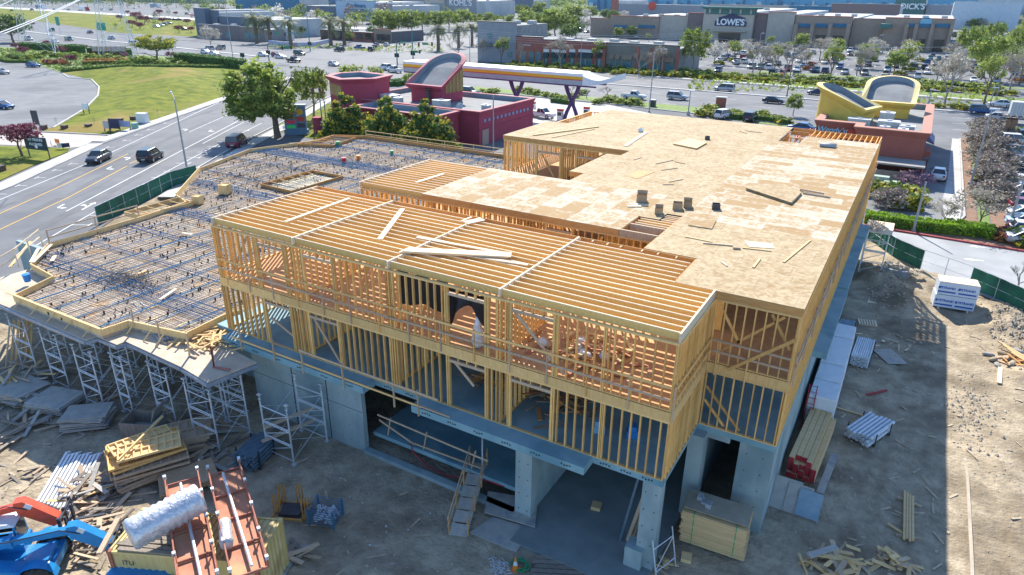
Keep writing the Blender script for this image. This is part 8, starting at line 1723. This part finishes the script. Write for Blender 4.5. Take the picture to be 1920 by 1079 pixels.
# power cables, from beyond the upper left corner toward the masts
def cable(label, a, b, za, zb, sag, r=.05, grp='overhead cables'):
    p, q = P(*a,za), P(*b,zb); p.z, q.z = za, zb; pts = [p.lerp(q,i/16)-V((0,0,sag*4*(i/16)*(1-i/16))) for i in range(17)]; o = solo('power_cable', MB().tube([v_-p for v_ in pts], r, 5), M('cable_pale',(.5,.5,.5),rough=.4) if 'cable_pale' not in MATS else MATS['cable_pale'], p, label, 'cable', grp)
cable('upper of the two thick pale cables across the top left corner',(-30,72),(150,-2),14.2,16.6,.15); cable('lower of the two thick pale cables across the top left corner',(-30,78),(156,-3),14.0,16.5,.15); cable('short thick pale cable cutting the very top left corner',(-20,20),(40,-8),14.5,16,.05)
def wires(label, y, zs, x0, x1):
    for k, z in enumerate(zs): p = V((x0,y+.4*k,z)); solo('power_cable', MB().tube([(0,0,0)]+[((x1-x0)*i/14,0,-1.6*4*(i/14)*(1-i/14)) for i in range(1,15)],.035,4), MATS['cable_pale'], p, '%s of the thin street cables strung along the main road'%ordn[k], 'cable', 'street cables along the main road')
wires('',196,(7.6,7.0,6.2,5.6,4.9),-150,-62); 
for k,(x,z) in enumerate(((-62,7.6),(-62,6.2))): solo('power_cable', MB().tube([(0,0,0)]+[(70*i/14,0,-1.5*4*(i/14)*(1-i/14)) for i in range(1,15)],.035,4), MATS['cable_pale'], (x,197+k,z), '%s of the two cables running right over the store car park'%['higher','lower'][k], 'cable')
# green screened site fences
scr = M('screen_green',(.015,.13,.085),(.025,.17,.11),sc=1,rough=.8,c3=(.02,.1,.07),sc3=.6,k3=.5)
def fence(label, pts, h, z=S, green=None, pl=2.6):
    t = thing('site_fence', label, 'fence', (*pts[0],z)); n0 = 0
    for i in range(len(pts)-1):
        a, b = V((*pts[i],z)), V((*pts[i+1],z)); n_ = max(1,round((b-a).length/pl))
        for k in range(n_):
            p, q_ = a.lerp(b,k/n_), a.lerp(b,(k+1)/n_); mk('post', MB().tube([p,p+V((0,0,h))],.035,6), galv, t)
            mk('rail', MB().tube([p+V((0,0,h)),q_+V((0,0,h))],.025,5), galv, t); mk('rail', MB().tube([p+V((0,0,h*.5)),q_+V((0,0,h*.5))],.02,5), galv, t)
            if green is None or green(n0):
                q = MB(); m_ = 6; d = (q_-p); o = V((-d.y,d.x,0)).normalized()
                q.loft([[p+d*(s_/m_)+o*.05*math.sin(s_*1.7+n0)+V((0,0,.06)) for s_ in range(m_+1)],[p+d*(s_/m_)+o*.03*math.sin(s_*2.1+n0)+V((0,0,h-.05)) for s_ in range(m_+1)]],close=False,cap=False); mk('screen_panel', q, scr, t)
            n0 += 1
    return t
fence('green screened fence on the right with two open panels',[(-1.8,73.0),(.7,68.4),(3.05,66.0),(6.6,63.6),(8.3,62.0),(10.2,59.9),(17,54)],1.9,S-.15,lambda k: k not in (3,4))
fence('green screened fence between the side street and the deck',[(-68.3,35.4),(-74.8,48.2),(-75.2,52)],2.0,S-.1)
# notice board and verge signs
def board(label, px, py, w_, h, leg, mat, az, lines=(), tcol=None, cat='sign', z=S+.1, size=.4):
    p = P(px,py,z); t = thing('notice_board', label, cat, (p.x,p.y,z), az)
    for s_ in (-1,1): mk('leg', MB().box(s_*w_*.46-.06,-.06,0,s_*w_*.46+.06,.06,leg+h), wood_pole, t, world=False)
    b_ = mk('panel', MB().box(-w_/2,-.11,leg,w_/2,-.065,leg+h), mat, t, world=False)
    for i, s_ in enumerate(lines): text('lettering', s_, size, tcol or signw, b_, upright((0,-.115,leg+h-size*.75-i*size*1.25)), ext=.006, bold=.012)
    return t
t = board('dark green no trucks allowed board under the purple tree',75,296,4.0,1.75,1.1,M('board_green',(.012,.04,.05),rough=.6),rad(12),('NO TRUCKS','ALLOWED'),size=.5); mk('white_circle', MB().tube([(0,-.125,1.55),(0,-.115,1.55)],.27,16), signw, t, world=False)
board('narrow upright dark sign at the car park entrance',71,242,1.1,2.3,.7,steel_d,rad(20)); board('small white sign on the knoll beside the car park kerb',163,214,1.3,1.0,.9,signw,rad(20)); board('dark blue campaign sign on the verge by the side street',217,246,1.9,1.6,.4,navy,rad(20)); board('pale blue campaign sign right of the dark blue one',235,244,2.2,1.0,.5,M('sign_paleblue',(.3,.38,.6),rough=.6),rad(20)); board('small grey double post sign left of the campaign signs',202,248,1.0,1.2,.6,can_g,rad(20))
p = P(269,232,S); t = thing('verge_cabinet','white utility cabinet on the verge by the side street','cabinet',(p.x,p.y,S+.1),rad(20)); mk('cabinet', MB().box(-.9,-.5,.15,.9,.5,1.7), can_w, t, world=False); mk('plinth', MB().box(-1.05,-.65,0,1.05,.65,.15), conc_pave, t, world=False)
p = P(254,242,S); solo('utility_pillar', MB().tube([(0,0,0),(0,0,.9)],.55,12), M('pillar_green',(.2,.4,.33),rough=.6), (p.x,p.y,S+.1), 'short round green utility pillar on the verge', 'utility pillar')
for k,(px,py) in enumerate(((83,244),(122,244),(167,242),(226,231),(251,227),(3,322))): p = P(px,py,S); solo('meter_box', MB().box(-.45,-.35,0,.45,.35,.62).box(-.5,-.4,.62,.5,.4,.7), M('box_brown',(.1,.07,.06),rough=.7) if 'box_brown' not in MATS else MATS['box_brown'], (p.x,p.y,S+.1), '%s small brown box from the left on the grass verge'%ordn[(k+1)%6], 'utility box', 'small boxes on the grass verge', rz=.3)
for k,(px,py,mt) in enumerate(((97,276,'light'),(109,273,'orange'),(116,281,'white'),(125,281,'blue'))): p = P(px,py,S); solo('yard_sign', MB().box(-.5,-.02,.25,.5,.02,.85).box(-.4,-.02,0,-.36,.02,.25).box(.36,-.02,0,.4,.02,.25), {'light':MATS['sign_paleblue'],'orange':or_pl,'white':signw,'blue':navy}[mt], (p.x,p.y,S+.1), 'small %s yard sign at the driveway corner'%{'light':'pale blue','orange':'orange','white':'white','blue':'dark blue'}[mt], 'yard sign', 'yard signs at the driveway', rz=.5*k-.4)
for k,(px,py,w_,h,ht) in enumerate(((114,42,3.2,4.0,4),(200,48,5.5,2.6,7))): p = P(px,py+ [25,52][k]*.9,S); t = thing('highway_sign','%s highway sign'%['small green shield shaped','wide green'][k],'road sign',(p.x,p.y,S)); mk('post', MB().tube([(0,0,0),(0,0,ht+h)],.12,6), galv, t, world=False); mk('panel', MB().box(-w_/2,-.2,ht,w_/2,-.12,ht+h), M('hwy_green',(.01,.28,.2),rough=.5) if 'hwy_green' not in MATS else MATS['hwy_green'], t, world=False)
# railed wall in the belt
a, b = P(176,108,S), P(239,108,S); t = thing('railed_fence','pale pink railed fence panel behind the lattice mast','fence',(a.x,a.y,S))
for k in range(8): p = a.lerp(b,k/7); mk('post', MB().box(p.x-.08,p.y-.08,S,p.x+.08,p.y+.08,S+3.6), rust_s, t)
for k in range(7): p, q_ = a.lerp(b,k/7), a.lerp(b,(k+1)/7); q = MB(); q.beam(p+V((0,0,2.7)),q_+V((0,0,2.7)),.06,1.5); mk('panel', q, M('pale_pink_panel',(.45,.37,.36),rough=.8) if 'pale_pink_panel' not in MATS else MATS['pale_pink_panel'], t)
# pavilion and clutter at the right edge
p = P(1898,262,S); t = thing('pergola','pergola with brown square piers and dark beams at the right edge','pergola',(p.x,p.y,S))
for x in (-1.3,-.5): mk('pier', MB().box(x-.35,-1,0,x+.35,0,3.6), brnw if False else stucco('pier_brown',(.22,.14,.09)) if 'pier_brown' not in MATS else MATS['pier_brown'], t, world=False)
for k in range(6): mk('beam', MB().box(-2.2+k*.9,-2,3.6,-2.05+k*.9,3,3.85), steel_d, t, world=False)
mk('cross_beam', MB().box(-2.6,-1,3.4,3.2,-.8,3.6).box(-2.6,1.8,3.4,3.2,2,3.6), steel_d, t, world=False)
p = P(1388,168+32,S); t = thing('monument_board','small brown monument sign by the exit behind the roof','sign',(*P(1350,206,S)[:2],S)); mk('panel', MB().box(-1,-.2,0,1,.2,2.4), brick_w, t, world=False); mk('cap', MB().box(-1.2,-.3,2.4,1.2,.3,2.6), can_w, t, world=False)
p = P(1223,200,S); t = thing('litter_bin','dark litter bin at the forecourt kerb','litter bin',(p.x,p.y,S)); mk('bin', MB().box(-.6,-.5,0,.6,.5,1.3), steel_d, t, world=False); mk('lid', MB().box(-.65,-.55,1.3,.65,.55,1.42), can_g, t, world=False)
# ================================================================ thin air between here and the skyline
hz = bpy.data.materials.new('air'); hz.use_nodes = True; n = hz.node_tree.nodes; n.remove(n['Principled BSDF']); pv = n.new('ShaderNodeVolumePrincipled'); pv.inputs['Color'].default_value = (.75,.87,1,1); pv.inputs['Density'].default_value = .00004; pv.inputs['Anisotropy'].default_value = .2
hz.node_tree.links.new(pv.outputs[0], n['Material Output'].inputs['Volume'])
mk('haze', MB().box(-3600,-320,G-2,3600,4300,60), hz, kind='stuff')
